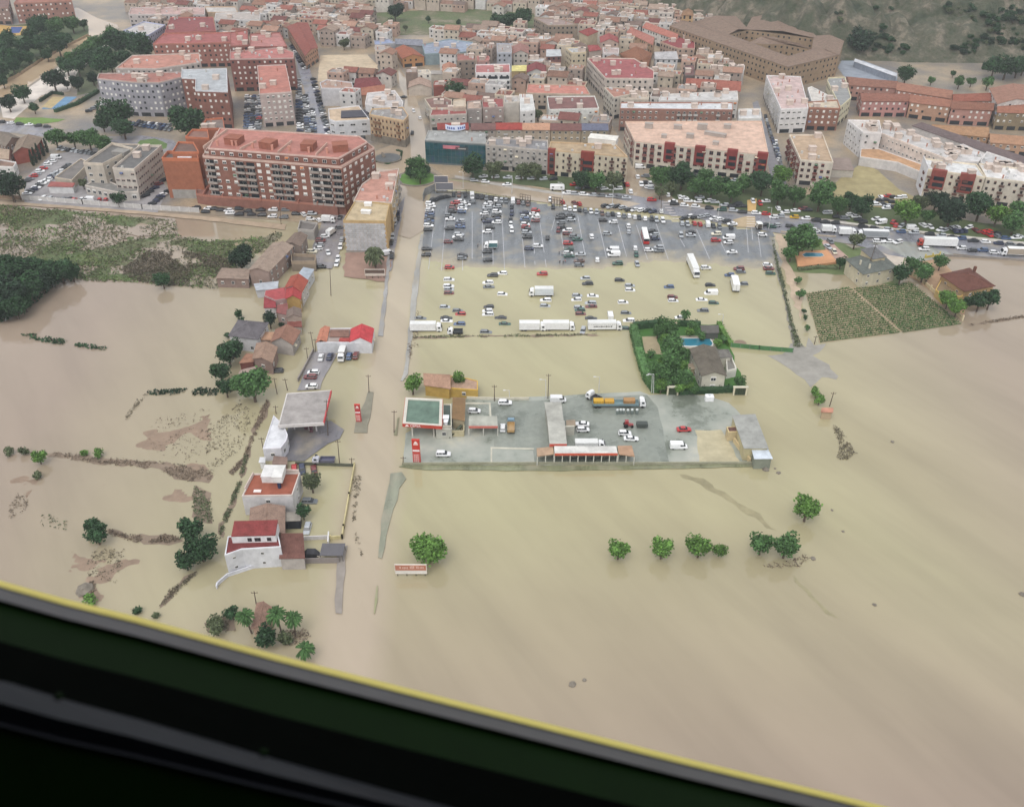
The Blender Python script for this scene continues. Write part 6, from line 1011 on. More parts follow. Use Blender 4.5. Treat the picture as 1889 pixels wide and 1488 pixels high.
# --- old town, read one by one
OT = 'old town'
for lab, f, pts, h, w, r_, k, wn, nc in [
    ('tan house with white roof room at the street corner', 'Y', [(10, 530), (10, 475), (190, 480), (200, 530)], 9, (206, 190, 176), (196, 186, 180), 'flat', 'dark', 2), ('market hall with large pale blue metal roof', 'Y', [(590, 575), (560, 470), (870, 400), (1150, 440), (1080, 550)], 7, (140, 160, 166), (166, 178, 202), 'flat', None, 5), ('low blue metal roof left of the market hall', 'Y', [(10, 470), (0, 420), (170, 400), (250, 445)], 6, (170, 170, 176), (148, 162, 198), 'flat', None, 1), ('dark grey tiled roof behind the orange house', 'Y', [(250, 450), (260, 420), (560, 420), (560, 470)], 6, (150, 150, 150), (140, 142, 154), 'gable', None, 0),
    ('orange-walled house with red-orange roof', 'Y', [(330, 620), (250, 505), (440, 500), (580, 600)], 6, (204, 140, 84), (200, 110, 78), 'gable', 'dark', 0), ('tall narrow block with brown blank side and red roof', 'Y', [(965, 655), (962, 575), (1165, 570), (1182, 645)], 13, (150, 130, 114), (194, 116, 104), 'flat', 'dark', 2), ('white apartment block with four tiers of long balconies', 'Y', [(1178, 795), (1180, 700), (1575, 692), (1582, 792)], 14, (222, 218, 216), (192, 112, 108), 'flat', 'dark', 3), ('yellow-roofed small house beside the white balconies', 'Y', [(1603, 768), (1605, 705), (1770, 700), (1776, 766)], 7, (200, 168, 116), (232, 216, 120), 'mono', 'dark', 0),
    ('dark red tiled house right of the yellow roof', 'Y', [(1780, 780), (1782, 705), (1990, 700), (1990, 780)], 8, (200, 196, 190), (150, 70, 70), 'gable', 'dark', 0), ('blank brown party-wall house on the flooded street', 'Y', [(368, 792), (372, 742), (500, 742), (506, 788)], 10, (140, 120, 106), (190, 170, 160), 'flat', None, 2), ('narrow white house beside the brown party wall', 'Y', [(510, 805), (508, 762), (640, 760), (662, 795)], 9, (220, 214, 200), (206, 190, 170), 'flat', 'dark', 1), ('tan pitched roof set back from the flooded street', 'Y', [(400, 955), (420, 880), (650, 880), (668, 960)], 5, (206, 190, 172), (190, 156, 136), 'gable', None, 0),
    ('small brick box among the gardens', 'Y', [(690, 945), (702, 892), (850, 882), (856, 935)], 7, (160, 84, 70), (186, 160, 150), 'flat', None, 1), ('long beige shed across the gardens', 'Y', [(660, 802), (662, 762), (950, 762), (956, 802)], 5, (206, 196, 180), (186, 176, 166), 'mono', None, 0), ('salmon-roofed shed behind the beige one', 'Y', [(800, 765), (802, 692), (945, 690), (956, 755)], 6, (196, 170, 150), (202, 136, 108), 'gable', None, 0), ('corner block with brown tiled roof on the flooded street', 'Y', [(660, 1205), (585, 1095), (780, 1062), (905, 1112), (900, 1205)], 9, (204, 192, 172), (142, 102, 92), 'flat', 'dark', 2),
    ('red terrace roof with white parapet near the showroom', 'Y', [(648, 1292), (680, 1205), (1068, 1195), (1076, 1272)], 8.5, (196, 186, 176), (190, 92, 86), 'flat', 'dark', 3), ('tall beige roof box above the red terrace', 'Y', [(918, 1195), (922, 1110), (1062, 1092), (1070, 1185)], 10.5, (196, 178, 156), (206, 186, 160), 'flat', None, 0), ('grey house with white shuttered windows', 'Y', [(1080, 1215), (1085, 1130), (1240, 1112), (1250, 1212)], 10, (160, 150, 144), (206, 172, 150), 'flat', 'white', 1), ('red-topped house with three rows of white shutters', 'Y', [(1262, 1200), (1255, 1092), (1500, 1090), (1506, 1192)], 10, (170, 150, 142), (184, 88, 86), 'flat', 'white', 4),
    ('blank beige wall house beside the red-topped one', 'Y', [(1510, 1140), (1512, 1062), (1680, 1062), (1690, 1132)], 11, (204, 196, 184), (200, 192, 184), 'flat', None, 2), ('slim white house with glazed balconies', 'Y', [(1700, 1242), (1688, 1045), (1840, 1050), (1872, 1232)], 11, (226, 224, 220), (206, 206, 202), 'flat', 'dark', 2),
    ('brown strip roof behind the showroom', 'C', [(-40, 938), (-40, 902), (128, 898), (130, 938)], 9, (176, 160, 146), (132, 92, 86), 'gable', 'dark', 0), ('red strip roof behind the showroom', 'B', [(1442, 935), (1440, 900), (1650, 896), (1660, 935)], 9, (186, 170, 152), (184, 80, 72), 'gable', 'dark', 0), ('bright red strip roof in the middle of the row', 'C', [(134, 936), (132, 896), (328, 896), (330, 936)], 9, (184, 170, 150), (196, 76, 66), 'gable', 'dark', 0), ('salmon strip roof in the middle of the row', 'C', [(334, 938), (332, 898), (526, 898), (530, 938)], 9, (190, 172, 150), (206, 150, 116), 'gable', 'dark', 0),
    ('dark brown strip roof right of the salmon one', 'C', [(534, 940), (532, 900), (745, 902), (750, 942)], 9, (180, 160, 130), (132, 86, 80), 'gable', 'dark', 0), ('blue-grey strip roof at the end of the row', 'C', [(754, 940), (752, 902), (935, 902), (945, 942)], 9, (176, 160, 132), (112, 116, 140), 'gable', 'dark', 0), ('white band-fronted block with brown-red roof terrace', 'C', [(520, 800), (505, 705), (850, 702), (880, 790)], 10, (224, 224, 216), (140, 92, 86), 'flat', 'dark', 4), ('salmon flat roofs behind the white band-fronted block', 'C', [(355, 680), (365, 612), (780, 625), (818, 690)], 9, (186, 166, 146), (206, 124, 106), 'flat', 'dark', 3),
    ('brown tall old block with white blank end', 'Z', [(195, 180), (30, 90), (330, 95), (545, 172)], 13, (156, 138, 118), (176, 150, 140), 'flat', 'dark', 3), ('cream house with bright red hipped roof', 'Z', [(655, 290), (560, 242), (690, 198), (772, 240)], 12, (208, 188, 152), (186, 84, 78), 'hip', None, 0), ('curved cream corner building with blue awning', 'Z', [(470, 500), (400, 442), (620, 432), (640, 492)], 13, (210, 192, 158), (206, 206, 204), 'flat', 'dark', 2), ('small brick house with white awning roof', 'Z', [(178, 535), (180, 455), (335, 455), (348, 530)], 9, (140, 92, 86), (226, 228, 230), 'mono', 'dark', 0),
    ('long deep-red roofed block lining the side street', 'Z', [(862, 795), (648, 560), (1195, 565), (1425, 705), (1422, 800)], 13, (206, 190, 176), (184, 92, 92), 'flat', 'dark', 9), ('salmon-roofed block at the side street', 'Z', [(960, 1020), (845, 900), (1165, 908), (1175, 975)], 12, (204, 194, 178), (208, 140, 116), 'flat', 'dark', 3), ('beige cluttered roof behind the white-roofed brick block', 'Z', [(1032, 1030), (1170, 945), (1360, 950), (1365, 1040)], 11, (206, 194, 176), (200, 184, 164), 'flat', 'dark', 5), ('long brick block with white roof behind the salmon roof', 'C', [(1032, 792), (1038, 748), (1846, 748), (1848, 802)], 12, (158, 112, 96), (226, 228, 230), 'flat', 'dark', 5),
    ('white terraced block behind the brick one', 'C', [(1310, 735), (1330, 690), (1880, 665), (1885, 730)], 10, (216, 212, 206), (216, 212, 208), 'flat', 'dark', 9), ('long red-brown roof strip behind the white terraces', 'C', [(1510, 625), (1515, 590), (1900, 605), (1900, 660)], 8, (200, 180, 160), (176, 98, 80), 'gable', None, 0), ('pale house with long slit windows near the rear street', 'D', [(78, 760), (75, 700), (215, 695), (222, 758)], 11, (214, 212, 206), (216, 214, 212), 'flat', 'dark', 1),
    ('diagonal salmon-roofed row descending from the convent', 'Z', [(1110, 250), (1200, 240), (1435, 335), (1410, 395)], 10, (204, 164, 128), (198, 122, 106), 'gable', 'dark', 0), ('white row with balconies below the bell tower', 'Z', [(1290, 195), (1385, 162), (1712, 295), (1692, 340)], 9, (220, 214, 206), (200, 118, 100), 'gable', 'dark', 0), ('dark red cluttered roof below the white row', 'Z', [(1500, 372), (1740, 285), (1900, 360), (1900, 450), (1700, 445)], 9, (190, 160, 140), (160, 68, 70), 'flat', 'dark', 6), ('orange-brown corrugated hall roof', 'Z', [(1200, 650), (1035, 495), (1400, 492), (1345, 650)], 7, (176, 130, 100), (168, 104, 72), 'gable', None, 0),
    ('white house with roof wash room near the red block', 'Z', [(835, 500), (830, 440), (1020, 445), (1015, 505)], 11, (214, 208, 206), (206, 180, 172), 'flat', 'dark', 2), ('grey-white gabled house before the cream street wall', 'Z', [(1440, 560), (1430, 512), (1650, 492), (1702, 562)], 9, (204, 204, 204), (210, 206, 206), 'gable', 'dark', 0), ('dark brown box beside the cream end house', 'Z', [(1782, 762), (1780, 645), (1889, 640), (1900, 760)], 9, (112, 100, 96), (140, 96, 92), 'flat', None, 1), ('small red roof in the alley behind the big red block', 'Z', [(680, 470), (660, 405), (770, 400), (810, 450)], 9, (200, 180, 166), (178, 80, 78), 'hip', None, 0),
    ('red gabled house with salmon wall by the alley', 'Z', [(810, 370), (800, 305), (1000, 310), (1010, 370)], 10, (206, 176, 160), (190, 92, 88), 'gable', 'dark', 0), ('grey stone house left of the glazed block', 'Y', [(1430, 560), (1425, 455), (1590, 455), (1600, 560)], 12, (176, 180, 190), (170, 160, 156), 'flat', 'dark', 2), ('pinkish house right of the glazed block', 'Y', [(1620, 560), (1610, 480), (1790, 480), (1790, 560)], 10, (206, 196, 184), (190, 130, 118), 'gable', 'dark', 0), ('low salmon house with terrace in front of the white balconies', 'Y', [(1200, 660), (1190, 600), (1340, 600), (1340, 650)], 9, (200, 150, 140), (198, 120, 112), 'flat', 'dark', 2)]:
    rr_, qq_, oo_ = bld(lab, f, pts, h, w, r_, k if len(pts) == 4 or k in ('flat', 'mono') else 'flat', wn, cat='town house', name='town_house', n_clut=nc, group='houses of the old town')
    if 'four tiers' in lab:
        i_ = min(range(4), key=lambda i: (Vector(qq_[i]) + Vector(qq_[(i + 1) % 4])).y); balconies(rr_, qq_, i_, 13, 1, 4, (.17, .5, .83), srgb(226, 224, 222), 7.2, 1.6)
# --- the rest of the old town: individual houses on its lanes
LANES = [ccw([tuple(at(x, y)[:2]) for x, y in q]) for q in ([(745, 60), (790, 60), (800, 330), (735, 330)], [(1125, 160), (1150, 160), (1200, 350), (1150, 350)], [(600, 95), (700, 95), (700, 150), (590, 150)], [(545, 60), (570, 60), (625, 260), (590, 260)], [(1385, 180), (1415, 180), (1450, 350), (1420, 350)], [(700, 25), (900, 25), (880, 62), (700, 62)], [(900, 30), (985, 30), (985, 62), (900, 62)])]
TOWN = ccw([tuple(at(x, y)[:2]) for x, y in [(230, 15), (360, -30), (1560, -30), (1400, 60), (1290, 60), (1245, 95), (1370, 150), (1400, 190), (1400, 215), (1150, 215), (1140, 300), (1010, 260), (800, 240), (760, 170), (590, 240), (580, 160), (545, 85), (410, 90), (300, 60)]])
hc = Vector((0, 700)); ang = math.radians(-14); WALLC = [(214, 204, 192), (200, 180, 160), (220, 216, 212), (196, 160, 140), (206, 190, 166), (176, 156, 142)]; ROOFC = [(172, 100, 84), (162, 116, 94), (180, 134, 110), (144, 84, 76), (176, 148, 128), (134, 110, 98), (168, 162, 158), (212, 210, 208)]
WN = ['cream', 'tan', 'white', 'salmon', 'buff', 'brown']; RN_ = ['red', 'tan-red', 'salmon', 'dark red', 'pale salmon', 'brown', 'grey', 'white']
HS_ = []
for r_ in range(-25, 26):
    for c_ in range(-30, 31):
        u, v = c_ * 11.4 + (r_ % 3) * 3 + RN.uniform(-1.2, 1.2), r_ * 12.6 + (2.5 if c_ % 5 == 0 else 0) + RN.uniform(-1, 1); x, y = hc.x + u * math.cos(ang) - v * math.sin(ang), hc.y + u * math.sin(ang) + v * math.cos(ang)
        if not inside((x, y), TOWN): continue
        w, d = RN.uniform(8.5, 12), RN.uniform(8.2, 11.2); q = [(x + (a * w / 2) * math.cos(ang) - (b * d / 2) * math.sin(ang), y + (a * w / 2) * math.sin(ang) + (b * d / 2) * math.cos(ang)) for a, b in ((-1, -1), (1, -1), (1, 1), (-1, 1))]
        pr = q + [(x, y)] + [((q[i][0] + q[(i + 1) % 4][0]) / 2, (q[i][1] + q[(i + 1) % 4][1]) / 2) for i in range(4)]
        if any(inside(p, T_) for p in pr for T_ in LANES): continue
        if any(inside(p, T_) for p in pr for T_ in TAKEN): continue
        if any(inside(p, q) for T_ in TAKEN for p in T_): continue
        HS_.append((x, y, q, r_, c_))
HS_.sort(key=lambda t: t[1]); rows_ = {}
for t in HS_[:255]: rows_.setdefault(t[3], []).append(t)
for ri, r_ in enumerate(sorted(rows_)):
    for ci, (x, y, q, _, _) in enumerate(sorted(rows_[r_], key=lambda t: t[4])):
        wi, fi = RN.randrange(6), RN.choice((0, 0, 1, 1, 2, 3, 4, 5, 6, 7)); k = 'gable' if RN.random() < .55 and fi < 6 else 'flat'
        bld(f'{WN[wi]} house with {RN_[fi]} {"pitched" if k == "gable" else "flat"} roof, {ordinal(ci + 1)} along the {ordinal(ri + 1)} old town lane', 'P', [], RN.choice((6.5, 8, 9, 9, 11)), WALLC[wi], ROOFC[fi], k, 'dark', cat='house', name='house', world=ccw(q), n_clut=0 if k == 'gable' else 2, group='small houses of the old town', ground=None, pitch=3.4)
if HS_[255:]:
    for gi in range(5):                                    # too far to pick apart: joined, in five wall and roof colours
        mb, rb = MB(), MB()
        for (x, y, q, _, _) in HS_[255 + gi::5]:
            h = RN.choice((6, 7.5, 9, 10)); mb.prism(q, 0, h); m0, m1 = ((q[0][0] + q[3][0]) / 2, (q[0][1] + q[3][1]) / 2), ((q[1][0] + q[2][0]) / 2, (q[1][1] + q[2][1]) / 2)
            if RN.random() < .6: rb.face([(*q[0], h), (*q[1], h), (*m1, h + 1.8), (*m0, h + 1.8)]); rb.face([(*q[2], h), (*q[3], h), (*m0, h + 1.8), (*m1, h + 1.8)]); mb.face([(*q[0], h), (*m0, h + 1.8), (*q[3], h)]); mb.face([(*q[1], h), (*m1, h + 1.8), (*q[2], h)])
            else: rb.prism(inset(q, .3), h - .1, h + .1); mb.box((x + RN.uniform(-2, 2), y + RN.uniform(-2, 2), h + 1), (2.8, 2.4, 2))
            for k in range(3): mb.box((q[0][0] + (q[1][0] - q[0][0]) * (k + .5) / 3, q[0][1] + (q[1][1] - q[0][1]) * (k + .5) / 3, h - 1.6), (1.1, .2, 1.3), 0, 1)
        tag(mb.build('far_houses', ['wall', 'glass'], None, srgb(*soft(WALLC[gi]), .9)), 'farthest small houses of the old town', None, None, 'stuff'); tag(rb.build('far_roofs', 'roof_tile', None, srgb(*soft(ROOFC[gi if gi != 3 else 5], .7), .85)), 'roofs of the farthest old town houses', None, None, 'stuff')
# ------------------------------------------------------------------ low houses on the flooded lane (left)
LH = 'houses along the flooded lane'
def house(label, f, pts, h, wall, roof, kind='gable', win='dark', **k):
    k.setdefault('cat', 'house'); k.setdefault('name', 'house'); k.setdefault('group', LH); k.setdefault('ground', None); k.setdefault('each', True); k.setdefault('pitch', 4.0); k.setdefault('jit', .15)
    return bld(label, f, pts, h, wall, roof, kind, win, **k)
house('long old stone house with tan tiles and tall windows', 'F', [(350, 515), (545, 300), (700, 325), (505, 528)], 7, (166, 138, 124), (176, 150, 130), 'gable', rise=1.2, size=(.9, 1.5)); house('low stone barn ending the long old house', 'F', [(85, 582), (130, 505), (350, 512), (340, 590)], 4, (156, 128, 116), (180, 152, 132), 'mono', roofmat='roof_tile')
house('old house with tan roof attached behind the stone house', 'F', [(640, 300), (720, 222), (812, 240), (760, 325)], 6, (160, 140, 128), (150, 126, 110), 'gable', rise=1); house('roofless concrete walls at the head of the lane', 'F', [(742, 205), (762, 132), (905, 155), (872, 215)], 3.5, (166, 160, 154), (130, 122, 116), 'flat', None, parapet=1.2); house('ruined stone wall house beside the lane cars', 'F', [(690, 470), (690, 405), (890, 415), (885, 470)], 3.2, (150, 132, 112), (124, 110, 96), 'flat', None, parapet=1.4)
house('flat blue-grey lean-to below the stone house', 'F', [(410, 682), (392, 632), (580, 612), (572, 668)], 3.2, (196, 196, 200), (190, 196, 204), 'mono', None); house('blue-white metal shed roof on the lane', 'F', [(740, 565), (790, 500), (868, 515), (815, 600)], 4.5, (204, 204, 206), (190, 202, 216), 'mono', 'dark')
house('red-orange gabled house in the middle of the lane', 'F', [(640, 660), (690, 570), (818, 602), (770, 690)], 6.2, (206, 196, 188), (206, 92, 70), 'gable', rise=1.8); house('bright red roofed house with ochre front', 'F', [(650, 745), (655, 665), (768, 662), (758, 748)], 6, (188, 146, 76), (196, 66, 66), 'gable', rise=1.4, pitch=3); house('red stepped roof of the house beside the ochre one', 'F', [(470, 722), (478, 682), (648, 652), (650, 745), (560, 760)], 5.2, (190, 150, 146), (190, 78, 80), 'flat', parapet=0, roofmat='roof_tile')
house('white house with small red roof at the water edge', 'F', [(472, 822), (476, 738), (552, 736), (560, 820)], 4.4, (212, 206, 204), (182, 66, 72), 'mono', roofmat='roof_tile'); house('pinkish plastered house below the ochre one', 'F', [(575, 862), (580, 805), (652, 790), (660, 880)], 5, (190, 160, 150), (176, 100, 94), 'mono', roofmat='roof_tile'); house('brown-roofed house at the lane bend', 'F', [(655, 898), (662, 842), (760, 832), (764, 892)], 5.4, (190, 170, 152), (132, 112, 100), 'gable', rise=1); house('low house with red terrace at the lane bend', 'F', [(660, 972), (664, 925), (764, 932), (768, 975)], 3.4, (206, 190, 176), (156, 84, 72), 'mono', roofmat='roof_tile')
house('white house with grey hipped roof among dark trees', 'J', [(203, 268), (282, 142), (525, 165), (440, 298)], 5.8, (214, 212, 214), (112, 106, 110), 'hip', rise=2.4, eave=.3) if False else house('white house with grey hipped roof among dark trees', 'J', [(203, 268), (282, 142), (525, 165), (440, 298)], 5.8, (214, 212, 214), (112, 106, 110), 'hip', rise=2.4)
house('tan gabled house with pillared side at the lane', 'J', [(565, 322), (602, 225), (802, 235), (738, 345)], 4.8, (176, 166, 158), (176, 122, 98), 'gable', rise=2.2); house('orange-tiled terrace roof left of the gabled house', 'J', [(470, 310), (500, 250), (590, 250), (565, 312)], 3.6, (190, 160, 140), (204, 152, 116), 'mono', None, roofmat='roof_tile'); house('old stone house with patchy tiles by the dark trees', 'J', [(405, 470), (440, 345), (605, 375), (562, 500)], 5, (150, 122, 110), (172, 136, 112), 'gable', rise=1.2)
house('red-brown fronted annex with orange roof', 'J', [(292, 510), (350, 432), (425, 440), (402, 498)], 4, (140, 78, 66), (198, 138, 106), 'mono', None, roofmat='roof_tile'); house('low lean-to beneath the red-brown annex', 'J', [(285, 608), (300, 575), (420, 545), (420, 575)], 2.4, (134, 86, 74), (206, 176, 160), 'mono', None)
for i, (x, y) in enumerate([(250, 330), (320, 340), (400, 345), (450, 330)]): pass
# red and white shop row on the forecourt lane
ws, wq, wo = bld('white long building with red gabled end and open court', 'J', [(948, 338), (985, 218), (1440, 212), (1418, 338)], 4.2, (222, 222, 226), (170, 150, 140), 'flat', 'dark', cat='workshop', name='workshop', each=True, ground=None, pitch=14, parapet=.3, jit=0)
lp = lambda pts, z, o: ccw([(fat('J', x, y, z).x - o.x, fat('J', x, y, z).y - o.y) for x, y in pts])
gable(ws, lp([(1232, 328), (1245, 220), (1438, 214), (1418, 335)], 4.5, wo), 4.5, 1.9, srgb(196, 74, 78), .2, 'roof', srgb(222, 222, 226)); gable(ws, lp([(945, 332), (985, 218), (1060, 204), (1032, 325)], 4.5, wo), 4.5, .8, srgb(196, 132, 108), .2, 'roof'); gable(ws, lp([(1062, 285), (1072, 228), (1228, 228), (1225, 285)], 4.5, wo), 4.5, .5, srgb(136, 104, 92), .1, 'roof'); mb = MB(); mb.prism(lp([(1140, 325), (1150, 300), (1232, 300), (1230, 325)], 4.5, wo), 4.2, 4.9); mb.build('red_lean_to', 'roof_tile', ws, srgb(176, 80, 74))
# --- terracotta-roofed house and neighbours (lower left)
th, tq, to = house('white house with broad terracotta roof terrace', 'M', [(322, 286), (400, 132), (722, 125), (668, 280)], 6.4, (214, 210, 210), (198, 100, 70), 'flat', 'dark', parapet=.5, pcol=(216, 206, 198), pitch=7)
addbox(th, to, 'roof_room', 'M', 460, 188, 600, 190, 6.4, 2.2, 5, (222, 220, 218), 'wall'); addbox(th, to, 'stair_house', 'M', 535, 188, 598, 188, 8.6, 2.0, 5, (226, 224, 220), 'wall'); mb = MB(); c = fat('M', 572, 175, 8.8) - Vector((to.x, to.y, 0)); mb.tube((c.x, c.y, 6.5), (c.x, c.y, 8.4), .5, .5, 8); mb.build('water_tank', 'plain', th, srgb(40, 52, 84)); mb = MB(); c = fat('M', 428, 245, 6.5) - Vector((to.x, to.y, 0)); mb.box((c.x, c.y, 6.6), (2, 1, .25)); mb.build('skylight', 'plain', th, srgb(236, 226, 222))
for x0, y0, x1, y1 in [(345, 240, 402, 135), (600, 115, 715, 118)]: a, b = fat('M', x0, y0, 6.4), fat('M', x1, y1, 6.4); mb = MB(); mb.box(((a.x + b.x) / 2 - to.x, (a.y + b.y) / 2 - to.y, 6.95), ((b - a).length, .25, 1.1), math.atan2(b.y - a.y, b.x - a.x)); mb.build('terrace_wall', 'wall', th, srgb(216, 200, 190))
house('rough-tiled old roof between the two white houses', 'M', [(378, 515), (388, 368), (608, 352), (606, 530)], 4, (170, 140, 120), (168, 134, 114), 'gable', None, rise=1.2); house('dark carport beside the rough-tiled roof', 'M', [(610, 448), (612, 395), (722, 398), (716, 445)], 3, (56, 58, 64), (166, 156, 142), 'mono', None, cat='carport', name='carport')
wh, whq, who = house('white house with dark red roof and attic closest to the helicopter', 'M', [(203, 690), (225, 560), (565, 512), (590, 632), (320, 648)], 6.6, (222, 222, 226), (148, 62, 62), 'flat', 'dark', parapet=.35, roofmat='roof_tile', pitch=9, size=(.6, .6))
a, b = fat('M', 258, 600, 6.7), fat('M', 560, 592, 6.7); d = (b - a).normalized(); n_ = Vector((-d.y, d.x, 0)); L = (b - a).length; mb = MB(); c = (a + b) / 2 + n_ * 2.2; mb.box((c.x - who.x, c.y - who.y, 7.7), (L, 4.4, 2.2), math.atan2(d.y, d.x)); mb.build('attic', 'wall', wh, srgb(224, 222, 222)); mb = MB(); qd = [a, b, b + n_ * 4.6, a + n_ * 4.6]; mb.hexa([(p.x - who.x, p.y - who.y, 8.85 + (0 if i < 2 else 1.0)) for i, p in enumerate(qd)], [(p.x - who.x, p.y - who.y, 9.05 + (0 if i < 2 else 1.0)) for i, p in enumerate(qd)]); mb.build('attic_roof', 'roof_tile', wh, srgb(136, 66, 64))
for t, w_ in ((.4, .9), (.58, 1.3), (.84, .9)): p = a + d * L * t - n_ * .05; link('window', WIN['dark'][0], wh, srgb(90, 70, 70), (p.x - who.x, p.y - who.y, 7.7), math.atan2(n_.x, -n_.y) + math.pi, (w_, 1, .9))
house('brown tiled side roof of the white dark-red-roofed house', 'M', [(585, 705), (598, 542), (735, 540), (746, 702)], 4, (190, 180, 172), (132, 84, 72), 'mono', None, roofmat='roof_tile'); house('roofless tile ruin between the palms', 'M', [(395, 1180), (432, 1018), (512, 1045), (500, 1185)], 2.6, (186, 150, 126), (170, 128, 106), 'gable', None, rise=1.0)
# yard walls
def wall_line(label, f, pts, h, col, name='yard_wall', t=.25, cat='wall', base=0.0, posts=0, post_h=0.0, postc=None, group=None):
    P_ = [fat(f, x, y, base) for x, y in pts]; o = P_[0]; r = thing(name, (o.x, o.y, base), label, cat, group)
    for a, b in zip(P_, P_[1:]):
        d = b - a; L = d.length; mb = MB(); c = (a + b) / 2 - o; mb.box((c.x, c.y, h / 2 - .1), (L, t, h + .2), math.atan2(d.y, d.x)); mb.box((c.x, c.y, h + .03), (L, t + .1, .08), math.atan2(d.y, d.x)); mb.build('wall_panel', 'wall', r, srgb(*col))
        if posts:
            k = max(1, int(L / posts))
            for i in range(k + 1): q = a + d * (i / k) - o; m2 = MB(); m2.box((q.x, q.y, post_h / 2), (t + .16, t + .16, post_h)); m2.build('post', 'wall', r, srgb(*(postc or col)))
    return r
wall_line('low white wall in front of the white dark-red-roofed house', 'M', [(590, 715), (725, 708)], 1.2, (220, 218, 216)); wall_line('grey wall with gate at the drowned courtyard', 'M', [(595, 740), (990, 735)], 1.6, (140, 132, 128)); wall_line('white wall sloping from the white house into the flood', 'M', [(590, 752), (400, 772), (225, 830), (155, 890), (150, 915)], 1.0, (214, 214, 220)); wall_line('white wall below the parked silver car', 'M', [(740, 580), (910, 572)], 1.2, (206, 202, 200))
wall_line('pale enclosure wall running down to the flooded road', 'M', [(1095, 75), (1058, 280), (1020, 500), (1010, 570), (930, 575)], 1.1, (196, 184, 140), posts=9, post_h=1.5); wall_line('green-edged top wall of the terracotta house yard', 'M', [(690, 62), (1095, 76)], .9, (96, 98, 84)); wall_line('leaning fence of the drowned corner', 'M', [(915, 620), (920, 550)], 1.6, (222, 220, 218))
cp = thing('carport', fat('M', 950, 690), 'grey pergola in the drowned courtyard', 'pergola'); mb = MB(); mb.box((0, 0, 2.4), (6, 4.5, .15)); mb.build('roof', 'plain', cp, srgb(96, 94, 98))
for sx in (-2.8, 2.8):
    for sy in (-2, 2): mb = MB(); mb.tube((sx, sy, -.3), (sx, sy, 2.4), .1, .1, 6); mb.build('post', 'plain', cp, srgb(80, 78, 80))
vl = thing('covered_vehicle', fat('M', 803, 685), 'dark tarpaulin-covered heap in the drowned courtyard', 'tarpaulin heap'); mb = MB(); loft(mb, [(-2, .7, 0, .9), (-1.2, 1.1, 0, 1.6), (.8, 1.1, 0, 1.6), (2, .6, 0, .7)]); mb.build('tarpaulin', 'plain', vl, srgb(54, 54, 58))
sr = thing('satellite_ring', fat('M', 870, 690), 'pale round play frame in the drowned courtyard', 'round frame'); mb = MB()
for k in range(10): t0, t1 = k * .628, (k + 1) * .628; mb.tube((1.3 * math.cos(t0), .9 * math.sin(t0), .6), (1.3 * math.cos(t1), .9 * math.sin(t1), .6), .12, .12, 5)
mb.build('ring', 'plain', sr, srgb(196, 186, 172)); mb = MB(); [mb.tube((x, 0, -.3), (x, 0, .6), .06, .06, 5) for x in (-1.3, 1.3)]; mb.build('leg', 'plain', sr, srgb(150, 140, 130))
wf, = [wall_line('long white panel wall before the clinic', 'E', [(165, 112), (600, 145), (1030, 180), (1440, 205)], 2.2, (200, 196, 192), posts=4, post_h=2.4, postc=(214, 210, 206), base=.1)]
wall_line('tan retaining wall on the far side of the river', 'A', [(-200, 700), (0, 610), (120, 560), (300, 440), (500, 332), (640, 262)], 1.6, (168, 146, 120), base=.2)
wall_line('brown earth wall at the left frame edge', 'E', [(-120, 90), (165, 112)], 1.8, (140, 118, 100), base=.1); wall_line('concrete wall along the lane and forecourt', 'J', [(925, 410), (870, 520), (790, 670)], 1.3, (150, 142, 136), base=0)
# --- lower-left filling station
def textobj(s, size, parent, loc, rot, col, name='lettering'):
    c = bpy.data.curves.new(name, 'FONT'); c.body = s; c.size = size; c.extrude = .03; c.align_x = 'CENTER'; c.align_y = 'CENTER'; o = bpy.data.objects.new(name, c); COL.objects.link(o); c.materials.append(MATS['plain']); o.parent = parent; o.location = loc; o.rotation_euler = rot
    bpy.context.view_layer.update(); me = bpy.data.meshes.new_from_object(o.evaluated_get(bpy.context.evaluated_depsgraph_get())); me.name = name; bpy.data.objects.remove(o); me.materials.clear(); me.materials.append(MATS['plain'])
    o = link(name, me, parent, col, loc); o.rotation_euler = rot; return o
Hc = 6.2; cq = ccw([tuple(fat('J', x, y, Hc)[:2]) for x, y in [(692, 768), (1078, 740), (1012, 1022), (618, 1045)]]); cc_ = Vector((sum(p[0] for p in cq) / 4, sum(p[1] for p in cq) / 4)); g1 = thing('filling_station_canopy', (cc_.x, cc_.y, 0), 'large grey filling station canopy over dry asphalt', 'canopy', 'filling station canopies'); lq = [(p[0] - cc_.x, p[1] - cc_.y) for p in cq]
mb = MB(); mb.prism(inset(lq, .35), Hc - .9, Hc - .12); mb.build('roof_deck', 'flat_roof', g1, srgb(162, 156, 152)); ip = inset(lq, .35)
for i in range(4):
    a, b = lq[i], lq[(i + 1) % 4]; mb = MB(); mb.hexa([(*a, Hc - 1.0), (*b, Hc - 1.0), (*ip[(i + 1) % 4], Hc - 1.0), (*ip[i], Hc - 1.0)], [(*a, Hc), (*b, Hc), (*ip[(i + 1) % 4], Hc), (*ip[i], Hc)]); right = (Vector(a) + Vector(b)).x > 8
    mb.build('fascia', 'plain', g1, srgb(190, 66, 70) if right else srgb(206, 200, 196))
for x, y in ((950, 1095), (890, 1090), (760, 1080), (1040, 1000)):
    p = fat('J', x, y); mb = MB(); mb.tube((p.x - cc_.x, p.y - cc_.y, 0), (p.x - cc_.x, p.y - cc_.y, Hc - .95), .28, .28, 8); mb.build('column', 'plain', g1, srgb(212, 208, 206))
